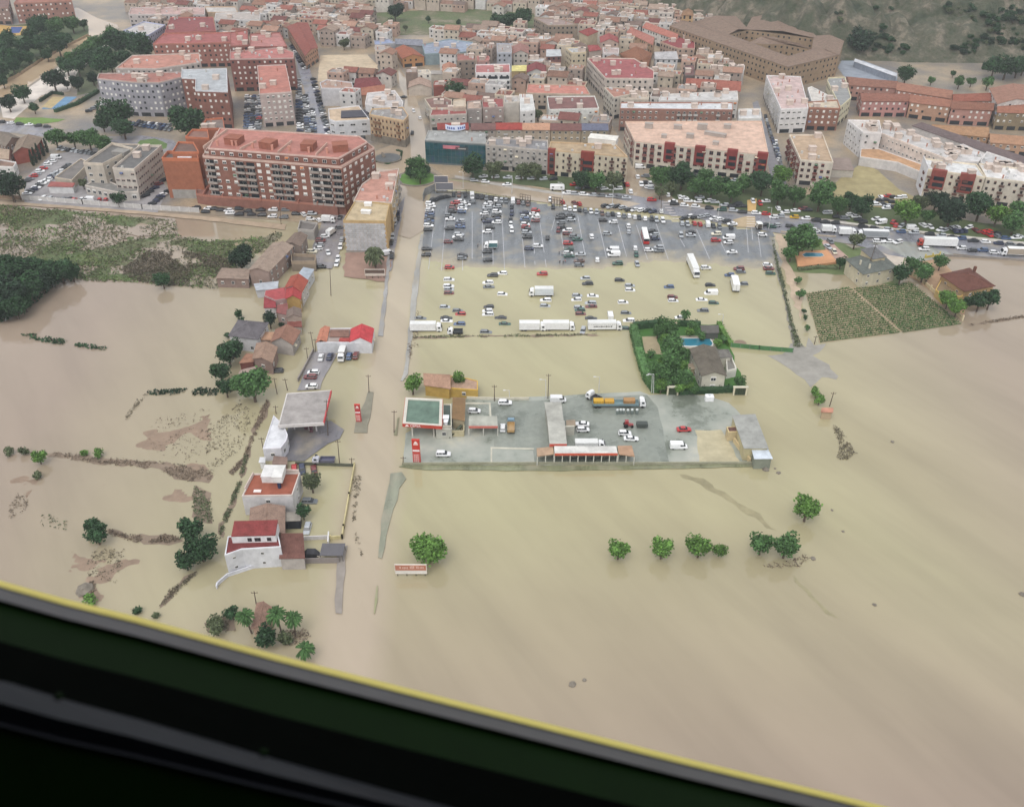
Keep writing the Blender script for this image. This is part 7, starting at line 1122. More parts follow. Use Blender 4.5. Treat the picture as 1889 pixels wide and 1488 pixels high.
for i, (x, y) in enumerate([(905, 1098), (860, 1075)]):
    p = fat('J', x, y, .25); r = thing('fuel_pump', p, f'{ordinal(i + 1)} fuel pump under the large grey canopy', 'fuel pump', 'fuel pumps'); mb = MB(); mb.box((0, 0, .9), (.9, .6, 1.8)); mb.box((0, 0, 1.9), (1.1, .7, .25)); mb.build('body', 'plain', r, srgb(110, 70, 80)); mb = MB(); mb.box((0, -.31, 1.3), (.6, .04, .5)); mb.build('screen', 'glass', r)
ks, ksq, kso = bld('white kiosk roof attached to the large grey canopy', 'J', [(488, 1248), (580, 962), (668, 1045), (702, 1130), (690, 1180), (642, 1242)], 4.4, (216, 214, 220), (222, 222, 226), 'flat', 'dark', cat='kiosk', name='kiosk', each=True, ground=None, pitch=3.5, parapet=.3)
bld('tiny white outbuilding below the kiosk', 'J', [(462, 1360), (470, 1325), (502, 1325), (500, 1360)], 2.5, (222, 222, 224), (226, 226, 228), 'mono', None, cat='outbuilding', name='outbuilding'); bld('rusty junk shed beside the lower filling station', 'J', [(575, 1372), (590, 1315), (690, 1325), (690, 1375)], 2, (140, 104, 92), (150, 120, 106), 'mono', None, cat='shed', name='shed')
# --- right filling station: green canopy with lettered red fascia
Hc = 5.6; cq = [tuple(fat('a', x, y, Hc)[:2]) for x, y in [(82, 592), (850, 642), (866, 116), (140, 82)]]; cq = ccw(cq); cc_ = Vector((sum(p[0] for p in cq) / 4, sum(p[1] for p in cq) / 4)); g2 = thing('filling_station_canopy', (cc_.x, cc_.y, 0), 'green-roofed filling station canopy with lettered red fascia', 'canopy', 'filling station canopies'); lq = [(p[0] - cc_.x, p[1] - cc_.y) for p in cq]; ip = inset(lq, .9)
mb = MB(); mb.prism(ip, Hc - .8, Hc - .35); mb.build('roof_deck', 'flat_roof', g2, srgb(104, 126, 112)); fe = min(range(4), key=lambda i: lq[i][1] + lq[(i + 1) % 4][1])
for i in range(4):
    a, b = lq[i], lq[(i + 1) % 4]; mb = MB(); mb.hexa([(*a, Hc - 1.0), (*b, Hc - 1.0), (*ip[(i + 1) % 4], Hc - 1.0), (*ip[i], Hc - 1.0)], [(*a, Hc), (*b, Hc), (*ip[(i + 1) % 4], Hc), (*ip[i], Hc)]); mb.build('fascia', 'plain', g2, srgb(204, 200, 188))
    e = (Vector(b) - Vector(a)); rz = math.atan2(e.y, e.x); nrm = Vector((e.y, -e.x)).normalized(); c = (Vector(a) + Vector(b)) / 2 + nrm * .06; mb = MB(); mb.box((c.x, c.y, Hc - .62), (e.length + .12, .1, 1.15), rz); bo = mb.build('red_band', 'plain', g2, srgb(186, 72, 56))
    if i == fe:
        t = Vector(a) + e * .32 + nrm * .14; textobj('CEPSA', 1.15, bo, (t.x, t.y, Hc - .62), (math.pi / 2, 0, rz), srgb(240, 232, 228)); t = Vector(a) + e * .11 + nrm * .14; mb = MB(); mb.hexa([(t.x - .6, t.y, Hc - .95), (t.x + .6, t.y, Hc - .95), (t.x + .6, t.y - .03, Hc - .95), (t.x - .6, t.y - .03, Hc - .95)], [(t.x - .25, t.y, Hc - .3), (t.x + .25, t.y, Hc - .3), (t.x + .25, t.y - .03, Hc - .3), (t.x - .25, t.y - .03, Hc - .3)]); mb.build('emblem', 'plain', bo, srgb(240, 226, 222))
for x, y in ((280, 850), (700, 850), (300, 560), (700, 560)): p = fat('a', x, y); mb = MB(); mb.tube((p.x - cc_.x, p.y - cc_.y, -.2), (p.x - cc_.x, p.y - cc_.y, Hc - .9), .25, .25, 8); mb.build('column', 'plain', g2, srgb(206, 202, 190))
sh, sq, so = bld('flat dark green shop roof beside the green canopy', 'a', [(868, 660), (872, 232), (1036, 232), (1046, 662)], 4, (196, 190, 172), (92, 110, 100), 'flat', 'dark', cat='shop', name='shop', each=True, ground=None, pitch=4, parapet=.4); addbox(sh, so, 'air_unit', 'a', 880, 560, 980, 560, 4.1, 1.2, 1.6, (232, 234, 236)); addbox(sh, so, 'air_unit', 'a', 900, 625, 960, 625, 4.1, 1.0, 1.2, (226, 228, 230))
bld('pale shop front wing under the green canopy', 'a', [(735, 715), (740, 690), (1046, 668), (1046, 712)], 3.6, (190, 188, 172), (196, 192, 180), 'flat', 'dark', cat='shop', name='shop', each=True, ground=None, pitch=4, parapet=.2); 
br, brq, bro = bld('brown corrugated shed roof beside the shop', 'a', [(1066, 495), (1080, 100), (1300, 106), (1285, 538)], 3.8, (176, 160, 124), (164, 128, 84), 'mono', None, cat='shed', name='shed')
for k in range(9):
    a, b = Vector(fat('a', 1082 + k * 26, 100 + k, 4.02)), Vector(fat('a', 1070 + k * 26, 498 + k * 5, 4.02)); mb = MB(); mb.box(((a.x + b.x) / 2 - bro.x, (a.y + b.y) / 2 - bro.y, 4.06), (.14, (b - a).length, .1), math.atan2(b.y - a.y, b.x - a.x) - math.pi / 2); mb.build('roof_rib', 'plain', br, srgb(140, 106, 66))
wall_line('beige yard wall between shop and car wash', 'a', [(1055, 850), (1285, 850), (1290, 560)], 2.2, (184, 174, 142), base=.1); rp = fat('a', 1130, 790, .1); r = thing('ramp_conveyor', rp, 'dark sloping conveyor belt leaning on the yard wall', 'conveyor'); a, b = fat('a', 985, 870, .4) - rp, fat('a', 1240, 640, 2.6) - rp; mb = MB(); d = (b - a).normalized(); s = Vector((-d.y, d.x, 0)).normalized() * .5; u = Vector((0, 0, .3)); mb.hexa([a - s, a + s, b + s, b - s], [v + u for v in (a - s, a + s, b + s, b - s)]); mb.build('belt', 'plain', r, srgb(70, 76, 58)); mb = MB(); mb.tube((b.x * .8, b.y * .8, -.1), (b.x * .8, b.y * .8, 2.2), .12, .12); mb.build('leg', 'plain', r, srgb(90, 92, 78))
# totems
def totem(f, x, yb, yt, wpx, label, base, red, mark):
    px, py = fp(f, x, yb); g = at(px, py, base); h = height_of(px, fp(f, x, yt)[1], py); w = wpx / FR[f][2] / scale_at(py); r = thing('price_totem', g, label, 'sign', 'filling station price totems', -.05)
    mb = MB(); mb.box((0, 0, h / 2), (w, .5, h)); mb.build('panel', 'plain', r, srgb(*red)); mb = MB(); mb.box((0, 0, h + .06), (w + .1, .6, .12)); mb.build('cap', 'plain', r, srgb(200, 60, 50))
    mb = MB(); mb.box((0, -.28, h * .56), (w * .9, .06, h * .07)); mb.build('white_strip', 'plain', r, srgb(232, 220, 220)); mb = MB(); mb.box((0, -.28, h * .24), (w * .86, .05, h * .4)); pp = mb.build('price_panel', 'plain', r, srgb(196, 104, 100))
    for k in range(4):
        for j in range(3): q = MB(); q.box((-w * .25 + j * w * .22, -.33, h * (.11 + .085 * k)), (w * .13, .03, h * .045)); q.build('price_digit', 'plain', pp, srgb(226, 196, 190))
    mb = MB(); mb.hexa([(-w * .3, -.3, h * .84), (w * .3, -.3, h * .84), (w * .3, -.26, h * .84), (-w * .3, -.26, h * .84)], [(-w * .08, -.3, h * .95), (w * .08, -.3, h * .95), (w * .08, -.26, h * .95), (-w * .08, -.26, h * .95)]); mb.box((0, -.28, h * .81), (w * .6, .05, h * .02)); mb.build('emblem', 'plain', r, srgb(238, 222, 216))
totem('a', 368, 1372, 912, 150, 'tall red and white price totem at the yard wall corner', .1, (190, 62, 50), 1); totem('J', 1312, 1008, 866, 46, 'shorter red price totem on the traffic island', .26, (180, 60, 60), 1)
# car wash, long shed, wash bay
def canopy(label, f, pts, h, roof, fascia, posts, group='open sheds in the filling station yard', thick=.35, base=.1):
    cq = ccw([tuple(fat(f, x, y, h)[:2]) for x, y in pts]); cc_ = Vector((sum(p[0] for p in cq) / len(cq), sum(p[1] for p in cq) / len(cq))); r = thing('open_shed', (cc_.x, cc_.y, base), label, 'open shed', group); lq = [(p[0] - cc_.x, p[1] - cc_.y) for p in cq]; mb = MB(); mb.prism(lq, h - thick, h - .03); mb.build('roof', 'flat_roof', r, srgb(*roof))
    fe = min(range(len(lq)), key=lambda i: lq[i][1] + lq[(i + 1) % len(lq)][1]); a, b = Vector(lq[fe]), Vector(lq[(fe + 1) % len(lq)]); e = b - a; rz = math.atan2(e.y, e.x); c = (a + b) / 2
    if fascia: mb = MB(); mb.box((c.x, c.y - .1, h - .35), (e.length, .15, .8), rz); mb.build('fascia', 'plain', r, srgb(*fascia))
    be = max(range(len(lq)), key=lambda i: lq[i][1] + lq[(i + 1) % len(lq)][1]); a2, b2 = Vector(lq[be]), Vector(lq[(be + 1) % len(lq)]); c2 = (a2 + b2) / 2; e2 = b2 - a2; mb = MB(); mb.box((c2.x, c2.y, h / 2 - .2), (e2.length, .2, h - .3), math.atan2(e2.y, e2.x)); mb.build('back_wall', 'wall', r, srgb(176, 174, 160))
    for k in range(posts + 1):
        p = a + e * (k / posts); mb = MB(); mb.box((p.x, p.y + .2, (h - .4) / 2), (.28, .28, h - .4)); mb.build('post', 'plain', r, srgb(200, 198, 186))
        if posts > 3: q = p + (b2 - a).normalized() * 2.2 * 0; mb = MB(); mb.box((p.x, p.y + 2.6, (h - .5) / 2), (.12, 4.2, h - .6)); mb.build('bay_wall', 'wall', r, srgb(150, 164, 150))
    return r
canopy('two-bay car wash with grey roof and red fascia', 'K', [(672, 958), (676, 870), (916, 872), (922, 958)], 3.8, (176, 176, 164), (196, 112, 100), 2); canopy('wash bay with white roof and red fascia along the lower wall', 'b', [(408, 1005), (400, 876), (1476, 876), (1506, 1002)], 4.2, (214, 212, 206), (196, 92, 70), 8); canopy('tan lean-to on the left end of the wash bay', 'b', [(106, 1050), (92, 912), (380, 884), (396, 1010)], 3.6, (178, 150, 124), None, 2); canopy('tan lean-to on the right end of the wash bay', 'b', [(1522, 1012), (1504, 872), (1752, 866), (1800, 1052)], 3.6, (184, 148, 120), None, 2)
ls, lsq, lso = bld('long grey-roofed shed standing crosswise in the yard', 'b', [(335, 832), (300, 458), (565, 452), (602, 832)], 4.6, (176, 172, 156), (184, 182, 170), 'mono', None, cat='shed', name='shed'); bld('rear half of the long grey-roofed yard shed', 'b', [(298, 436), (246, 126), (506, 126), (548, 432)], 4.6, (172, 168, 152), (180, 178, 166), 'mono', None, cat='shed', name='shed'); i_ = min(range(4), key=lambda i: lsq[i][1] + lsq[(i + 1) % 4][1]); a, b = Vector(lsq[i_]), Vector(lsq[(i_ + 1) % 4]); e = b - a; mb = MB(); mb.box((((a + b) / 2).x, ((a + b) / 2).y - .35, 4.3), (e.length + .6, .2, .9), math.atan2(e.y, e.x)); mb.build('fascia', 'plain', ls, srgb(186, 84, 70))
bld('small pale annex of the long yard shed', 'b', [(585, 545), (582, 528), (752, 522), (756, 540)], 3.2, (196, 192, 176), (186, 178, 160), 'flat', None, cat='annex', name='annex', parapet=.2); bld('small tan-roofed annex behind the pale one', 'b', [(628, 528), (622, 440), (750, 432), (756, 520)], 2.8, (160, 146, 120), (190, 164, 134), 'mono', None, cat='annex', name='annex')
bld('long grey shed at the flooded right end of the yard', 'L', [(1365, 1146), (1266, 870), (1450, 862), (1560, 1146)], 4.6, (204, 190, 140), (168, 168, 160), 'mono', None, cat='shed', name='shed'); bld('cream hut with dark red roof by the sand patch', 'L', [(1226, 1010), (1210, 966), (1296, 960), (1316, 1008)], 3.4, (206, 184, 136), (124, 82, 72), 'flat', None, cat='hut', name='hut', parapet=.2); bld('blue-white roofed shed at the yard corner', 'L', [(1455, 1236), (1430, 1152), (1552, 1146), (1596, 1234)], 3.8, (140, 146, 128), (206, 216, 226), 'mono', None, cat='shed', name='shed')
wall_line('low wall along the lower edge of the filling station yard', 'P', [(742, 858), (900, 857), (1180, 857), (1388, 856)], .9, (156, 154, 132), base=.05); wall_line('white wall along the upper edge of the yard', 'K', [(655, 722), (900, 732), (1190, 730)], .8, (214, 208, 190), base=.1); wall_line('tan wall beside the sand patch', 'L', [(1270, 1090), (1340, 1190), (1410, 1275)], 1.6, (206, 186, 144), base=.1, t=.5)
for i, (x, y) in enumerate([(272, 852), (300, 850), (325, 850), (362, 852), (398, 850), (440, 850)]):
    g = fat('L', x, y, .1); r = thing('vacuum_post', g, f'{ordinal(i + 1)} grey vacuum post from the tan lorry side in the yard', 'vacuum post', 'vacuum posts in the yard'); mb = MB(); mb.box((0, 0, .7), (.8, .8, 1.4)); mb.build('cabinet', 'plain', r, srgb(110, 120, 116)); mb = MB(); mb.tube((0, 0, 1.4), (0, 0, 1.75), .45, .4, 8); mb.build('lid', 'plain', r, srgb(206, 210, 206))
r = thing('farm_tractor', fat('b', 1690, 540, .1), 'small red tractor with dark trailer near two white cars', 'tractor'); mb = MB(); loft(mb, [(-1.2, .5, .6, 1.3), (.3, .5, .6, 1.3), (1.5, .4, .6, 1.1)]); mb.box((-.6, 0, 1.9), (1.1, 1.1, 1.1)); mb.build('body', 'car_paint', r, srgb(150, 52, 52))
for x, y, s in ((-.8, -.7, .75), (-.8, .7, .75), (1.1, -.6, .45), (1.1, .6, .45)): link('wheel', KINDS_['van'][2], r, None, (x, y, s), 0, (s / .32, 1.4, s / .32))
mb = MB(); mb.box((4.2, 0, 1.0), (3.4, 1.8, 1.2)); mb.build('trailer', 'plain', r, srgb(70, 76, 72)); r = thing('white_tank', fat('L', 1060, 735, .1), 'white plastic tank standing before the garden gate', 'tank'); mb = MB(); loft(mb, [(-1.4, .8, 0, 1.7), (-1.2, 1, 0, 1.9), (1.2, 1, 0, 1.9), (1.4, .8, 0, 1.7)]); mb.build('tank', 'plain', r, srgb(236, 236, 236)); mb = MB(); mb.tube((0, 0, 1.9), (0, 0, 2.05), .4, .4, 8); mb.build('lid', 'plain', r, srgb(200, 204, 206))
# --- yellow house
yh, yq, yo = bld('yellow house with tan gabled roof in the flood', 'K', [(298, 598), (296, 510), (505, 518), (506, 628)], 4.4, (206, 164, 68), (198, 150, 120), 'gable', None, cat='house', name='house', rise=2.0); y2, yq2, yo2 = bld('yellow single-storey wing with tan roof and courtyard tree', 'K', [(508, 636), (512, 530), (660, 550), (750, 572), (752, 652)], 3.4, (206, 164, 66), (196, 156, 128), 'flat', 'dark', cat='house', name='house', parapet=.25, roofmat='roof_tile', each=True, ground=None, pitch=6)
# --- garden villa, shed, pool, gates
gv_, gq, go = bld('garden villa with large grey-brown sloping roof', 'L', [(1004, 522), (905, 300), (1110, 285), (1200, 520)], 6, (206, 200, 178), (124, 114, 98), 'gable', 'dark', cat='villa', name='villa', each=True, ground=None, pitch=4.2, rise=1.4, size=(1.5, 1.3)); bld('grey hipped side roof of the garden villa', 'L', [(1118, 365), (1105, 300), (1222, 305), (1248, 355)], 4.6, (206, 200, 182), (128, 124, 116), 'hip', None, cat='villa wing', name='villa_wing', rise=1.4); bld('white side terrace block of the garden villa', 'L', [(1210, 500), (1205, 400), (1250, 370), (1295, 480)], 2.6, (216, 212, 200), (150, 146, 136), 'flat', None, cat='terrace', name='terrace', parapet=.8); bld('entrance porch on the garden side of the villa', 'L', [(888, 470), (885, 430), (965, 420), (985, 465)], 2.8, (190, 170, 130), (170, 150, 124), 'mono', None, cat='porch', name='porch')
bld('dark grey shed in the far corner of the pool garden', 'L', [(1000, 160), (992, 100), (1134, 98), (1140, 158)], 2.8, (96, 100, 92), (112, 108, 100), 'mono', None, cat='shed', name='shed')
pl = thing('swimming_pool', fat('L', 940, 240, .12), 'blue keyhole swimming pool with white rim in the garden', 'swimming pool', 'swimming pools'); po_ = pl.location.copy(); outer = [(790, 240), (800, 215), (830, 205), (1070, 205), (1100, 250), (1090, 275), (900, 280), (830, 275), (800, 262)]; iq = lambda pts, f='L': ccw([(fat(f, x, y, .12).x - po_.x, fat(f, x, y, .12).y - po_.y) for x, y in pts])
oq = iq(outer); mb = MB(); mb.prism(inset(oq, -1.6), .02, .1); mb.build('paving', 'ground_sheet', pl, srgb(170, 160, 144)); mb = MB(); mb.prism(oq, .02, .22); mb.build('rim', 'plain', pl, srgb(224, 224, 218)); mb = MB(); mb.prism(inset(oq, .45), .05, .26); mb.build('water', 'pool', pl)
pl = thing('swimming_pool', fat('I', 245, 308, .12), 'dark teal pool on the orange tiled terrace', 'swimming pool', 'swimming pools'); po_ = pl.location.copy(); mb = MB(); mb.prism(iq([(110, 290), (180, 275), (355, 268), (428, 358), (130, 396)], 'I'), -.3, 1.0); mb.build('terrace', 'ground_sheet', pl, srgb(206, 152, 112)); mb = MB(); q_ = iq([(165, 305), (190, 292), (240, 292), (310, 296), (325, 312), (300, 320), (180, 320)], 'I'); mb.prism(inset(q_, -.3), .9, 1.06); mb.build('rim', 'plain', pl, srgb(206, 196, 180)); mb = MB(); mb.prism(q_, .9, 1.1); mb.build('water', 'pool', pl)
def gate(f, x0, x1, y, h, label):
    a, b = fat(f, x0, y, .1), fat(f, x1, y, .1); c = (a + b) / 2; r = thing('garden_gate', c, label, 'gate', 'white-framed garden gates'); L = (b - a).length
    for s in (-1, 1): mb = MB(); mb.box((s * L / 2, 0, h / 2), (.5, .5, h)); mb.build('post', 'wall', r, srgb(214, 206, 180))
    mb = MB(); mb.box((0, 0, h + .2), (L + .8, .8, .4)); mb.build('lintel', 'wall', r, srgb(206, 200, 180)); mb = MB(); mb.box((0, .1, h / 2), (L - .5, .12, h - .2)); mb.build('leaf', 'plain', r, srgb(54, 66, 46))
    for k in range(5): q = MB(); q.box((-L / 2 + .6 + k * (L - 1.2) / 4, 0, h / 2), (.12, .1, h - .3)); q.build('bar', 'plain', r, srgb(70, 82, 60))
gate('L', 702, 788, 690, 3.0, 'white-framed green gate on the yard side of the garden'); gate('L', 1268, 1374, 692, 3.0, 'white-framed green gate at the flooded garden corner')
gf = wall_line('green mesh fence leading to the mud spill', 'P', [(1348, 640), (1400, 645), (1462, 650)], 1.6, (84, 128, 84), name='mesh_fence', t=.1, cat='fence', posts=3, post_h=1.8, postc=(110, 130, 110)); r = thing('round_table', fat('L', 1328, 250), 'round brown lid adrift beside the garden hedge', 'round lid'); mb = MB(); mb.tube((0, 0, -.1), (0, 0, .25), 2.2, 2.2, 14); mb.build('top', 'plain', r, srgb(134, 116, 98))
# --- villas right
v1, vq, vo = bld('cream villa with grey hipped roof and tower storey', 'I', [(505, 322), (633, 432), (882, 382), (745, 262)], 6.4, (212, 200, 166), (116, 122, 114), 'hip', 'dark', cat='villa', name='villa', each=True, ground=None, pitch=5, rise=1.6, size=(.9, .9)); tw = ccw([(fat('I', x, y, 9).x - vo.x, fat('I', x, y, 9).y - vo.y) for x, y in [(618, 245), (706, 318), (800, 300), (722, 232)]]); mb = MB(); mb.prism(tw, 6.2, 9); mb.build('tower_storey', 'wall', v1, srgb(206, 190, 156)); hip(v1, tw, 9, 1.0, srgb(112, 112, 112), .4)
for x, y in [(610, 345), (680, 375)]: p = fat('I', x, y, 8) - Vector((vo.x, vo.y, 0)); mb = MB(); mb.box((p.x, p.y, 7.9), (.6, .6, 1.8)); mb.build('chimney', 'wall', v1, srgb(204, 196, 176))
v2, vq2, vo2 = bld('ochre villa with broad brown-red hipped roof', 'I', [(1225, 440), (1402, 562), (1625, 522), (1440, 392)], 5, (200, 160, 104), (128, 76, 62), 'hip', 'dark', cat='villa', name='villa', each=True, ground=None, pitch=5, rise=2.4); mb = MB(); p = fat('I', 1480, 400, 7) - Vector((vo2.x, vo2.y, 0)); mb.box((p.x, p.y, 7.2), (.9, .9, 2)); mb.build('chimney', 'wall', v2, srgb(120, 80, 66)); bld('ochre terrace wing below the brown-red villa', 'I', [(1180, 560), (1230, 470), (1400, 570), (1385, 610), (1240, 620)], 2.6, (206, 170, 96), (150, 124, 88), 'flat', None, cat='terrace', name='terrace', parapet=.5)
wall_line('balustrade wall with posts between vineyard and ochre villa', 'I', [(980, 430), (1100, 520), (1230, 640), (1385, 790)], 1.4, (204, 186, 150), t=.35, posts=4, post_h=2.2, postc=(220, 204, 170)); wall_line('yellow pillared wall at the ochre villa entrance', 'I', [(1100, 318), (1210, 300)], 1.0, (190, 170, 90), posts=3, post_h=2.0, postc=(206, 186, 96)); wall_line('low kerb wall of the avenue above the villas', 'I', [(0, 120), (300, 150), (420, 158)], .7, (190, 176, 156)); wall_line('grey wall along the avenue past the ochre villa', 'I', [(1240, 300), (1700, 325), (1990, 350)], .8, (150, 142, 134))
r, _, _ = bld('tiny orange-roofed pump hut in the flood', 'R', [(432, 222), (436, 200), (504, 200), (502, 224)], 2.6, (186, 160, 124), (214, 140, 108), 'mono', None, cat='hut', name='hut')
# --- billboards
def billboard(f, xl, xr, yb, yt, ybase, label, face, back=False, lower=None, tilt=0.0):
    a, b = fp(f, xl, ybase), fp(f, xr, ybase); ga, gb_ = at(*a), at(*b); zb = height_of(a[0], fp(f, xl, yb)[1], a[1]); zt = height_of(a[0], fp(f, xl, yt)[1], a[1]); c = (ga + gb_) / 2; L = (gb_ - ga).length; r = thing('billboard', c, label, 'billboard', 'billboards', tilt)
    for k in range(4): mb = MB(); x = -L / 2 + .5 + k * (L - 1) / 3; mb.box((x, .3, zb / 2 - .3), (.2, .2, zb + .6)); mb.build('post', 'plain', r, srgb(96, 92, 78))
    mb = MB(); mb.box((0, 0, (zb + zt) / 2), (L, .2, zt - zb)); mb.build('panel', 'plain', r, srgb(*(lower or face))); s = -1 if not back else 1
    if lower: mb = MB(); mb.box((0, -.12, zb + (zt - zb) * .68), (L * .97, .06, (zt - zb) * .6)); mb.build('poster', 'plain', r, srgb(*face))
    mb = MB(); 
    for z in (zb, zt): mb.box((0, 0, z), (L + .1, .3, .12))
    for x in (-L / 2, L / 2): mb.box((x, 0, (zb + zt) / 2), (.12, .3, zt - zb))
    mb.build('frame', 'plain', r, srgb(222, 212, 200)); return r, L, zb, zt
r, L, zb, zt = billboard('P', 730, 788, 1057, 1041, 1063, 'white billboard with orange-red poster by the flooded bush', (182, 120, 98), lower=(218, 214, 206))
hz = zt - zb
for x0, x1, z, s in ((-.36, -.3, .72, .3), (-.27, -.08, .68, .22), (-.03, .12, .74, .36), (.17, .26, .74, .3), (.28, .42, .7, .2)):      # white words, too coarse in the picture to read
    k = max(1, int((x1 - x0) / .045))
    for j in range(k): mb = MB(); mb.box(((x0 + (j + .5) * (x1 - x0) / k) * L, -.17, zb + hz * z), ((x1 - x0) / k * L * .7, .03, hz * s * (.8 + .2 * (j % 2)))); mb.build('lettering', 'plain', r, srgb(214, 178, 164))
billboard('F', 1288, 1448, 560, 512, 590, 'spray-painted dark billboard on the rubble lot', (100, 82, 74), lower=(196, 184, 174)); billboard('G', 288, 405, 88, 22, 150, 'grey billboard seen from behind, higher of the roundabout pair', (110, 110, 118), True); billboard('G', 300, 448, 140, 80, 180, 'grey billboard seen from behind, lower of the roundabout pair', (118, 118, 124), True)
wall_line('tall grey screen fence at the car park corner', 'G', [(190, 240), (205, 190), (290, 150)], 3.5, (140, 140, 138), name='screen_fence', t=.1, cat='fence', posts=3, post_h=3.6, base=.3); wall_line('rail fence along the upper edge of the car park', 'G', [(300, 168), (560, 176), (900, 222), (1110, 250)], .9, (120, 116, 108), name='rail_fence', t=.06, cat='fence', posts=4, post_h=1.9, base=.4)
for i, (x0, x1, y) in enumerate([(1020, 1110, 250), (1290, 1385, 275)]):
    a, b = fat('G', x0, y, .4), fat('G', x1, y + 15, .4); r = thing('pergola', (a + b) / 2, ['wooden pergola at the pergola edge nearer the road', 'wooden pergola nearer the crossing'][i], 'pergola', 'pergolas'); d = (b - a); L = d.length
    for k in range(5): p = d * (k / 4 - .5); mb = MB(); mb.tube((p.x, p.y, -.2), (p.x, p.y, 3), .12, .12, 5); mb.tube((p.x, p.y + 3, -.2), (p.x, p.y + 3, 3), .12, .12, 5); mb.box((p.x, p.y + 1.5, 3.05), (.15, 3.6, .15)); mb.build('post', 'bark', r)
    mb = MB(); mb.box((0, 0, 3.0), (L, .14, .18), math.atan2(d.y, d.x)); mb.box((0, 3, 3.0), (L, .14, .18), math.atan2(d.y, d.x)); mb.build('beam', 'bark', r)
# --- lamps and poles
def lamp(f, xb, yb, xt, yt, label, kind='lamp', group='street lamps', col=(206, 206, 204)):
    b = fp(f, xb, yb); g = at(*b, .2); h = max(3.0, height_of(b[0], fp(f, xt, yt)[1], b[1])); lean = at(fp(f, xt, yt)[0], fp(f, xt, yt)[1], h).x - g.x; lean = max(-.08 * h, min(.08 * h, lean)); r = thing('street_lamp' if kind == 'lamp' else 'utility_pole', g, label, 'street lamp' if kind == 'lamp' else 'utility pole', group)
    mb = MB(); mb.tube((0, 0, -.5), (lean, 0, h), .13 if kind == 'lamp' else .16, .08 if kind == 'lamp' else .1, 6); mb.build('pole', 'plain' if kind == 'lamp' else 'bark', r, srgb(*col)); mb = MB()
    if kind == 'lamp': mb.tube((lean, 0, h), (lean - 1.4, -.3, h + .25), .06, .05, 5); mb.box((lean - 1.6, -.3, h + .25), (.8, .3, .14)); mb.build('lamp_head', 'plain', r, srgb(214, 214, 212))
    else: mb.box((lean, 0, h - .6), (1.6, .1, .12)); [mb.tube((lean + s, 0, h - .55), (lean + s, 0, h - .25), .06, .05, 5) for s in (-.7, 0, .7)]; mb.build('crossarm', 'bark', r)
LP_ = [('G', 950, 165, 955, 45), ('G', 532, 125, 531, -10), ('G', 1380, 240, 1382, 130), ('H', 135, 290, 145, 140), ('H', 1040, 400, 1058, 245), ('H', 1478, 480, 1505, 295), ('I', 718, 290, 745, 225), ('C', 250, 1400, 255, 1270), ('C', 978, 1470, 985, 1340), ('C', 613, 1420, 613, 1320), ('K', 1335, 722, 1333, 558), ('K', 1022, 722, 1020, 650), ('L', 568, 670, 572, 520), ('L', 585, 672, 583, 510), ('L', 115, 660, 120, 535), ('L', 1172, 95, 1182, 0), ('G', 1700, 40, 1700, 40)]
for i, (f, xb, yb, xt, yt) in enumerate(LP_[:-1]): lamp(f, xb, yb, xt, yt, f'slim pale street lamp {["at the car park edge before the avenue bend", "by the grey billboards", "by the second pergola", "on the avenue before the crossing", "by the red parked cars past the crossing", "at the end of the car park by the villa trees", "over the cream villa", "below the glass showroom kerb", "before the side street mouth", "beside the caravan", "by the white van at the yard wall", "at the white yard wall", "at the garden hedge corner", "doubled at the garden hedge corner", "behind the white tractor unit", "behind the garden shed hedge"][i]}')
for i, (f, xb, yb, xt, yt, w) in enumerate([('J', 925, 400, 898, 240, 'taller pole at the white building corner'), ('J', 940, 415, 938, 300, 'shorter pole against the white building'), ('J', 873, 485, 862, 375, 'pole along the lane wall'), ('J', 610, 770, 585, 635, 'pole beside the dark round tree'), ('J', 698, 740, 678, 640, 'pole behind the grey canopy'), ('J', 508, 1330, 474, 1145, 'pole in front of the white kiosk'), ('J', 1398, 760, 1392, 610, 'pole at the tip of the traffic island'), ('J', 1045, 1130, 1100, 825, 'leaning lamp mast right of the grey canopy'), ('J', 600, 940, 595, 890, 'stub pole at the canopy corner'), ('K', 893, 740, 893, 605, 'pole above the white yard wall'), ('K', 1352, 720, 1358, 510, 'tallest pole by the white panel van'), ('F', 1008, 720, 1018, 500, 'pole standing in the flooded plot'), ('F', 606, 150, 608, -40, 'pole before the brick block'), ('E', 150, 110, 130, -60, 'pole by the dark trees at the clinic wall'), ('H', 555, 340, 562, 130, 'dark mast at the crossing'), ('M', 418, 1012, 406, 930, 'wire mast before the white house'), ('J', 1145, 1370, 1130, 1170, 'thin pole over the blue-grey lorry'), ('I', 640, 470, 760, 200, 'mast across the cream villa roof'), ('R', 485, 180, 512, 85, 'stub pole by the orange hut'), ('I', 258, 965, 270, 905, 'stake at the vineyard corner'), ('J', 1250, 1390, 1250, 1325, 'stub lamp at the flooded verge'), ('J', 1690, 1380, 1690, 1330, 'stub lamp at the yard wall corner'), ('J', 1612, 1100, 1635, 915, 'mast on the slim flooded island')]): lamp(f, xb, yb, xt, yt, f'{w}', 'pole', 'utility poles', (120, 110, 100))
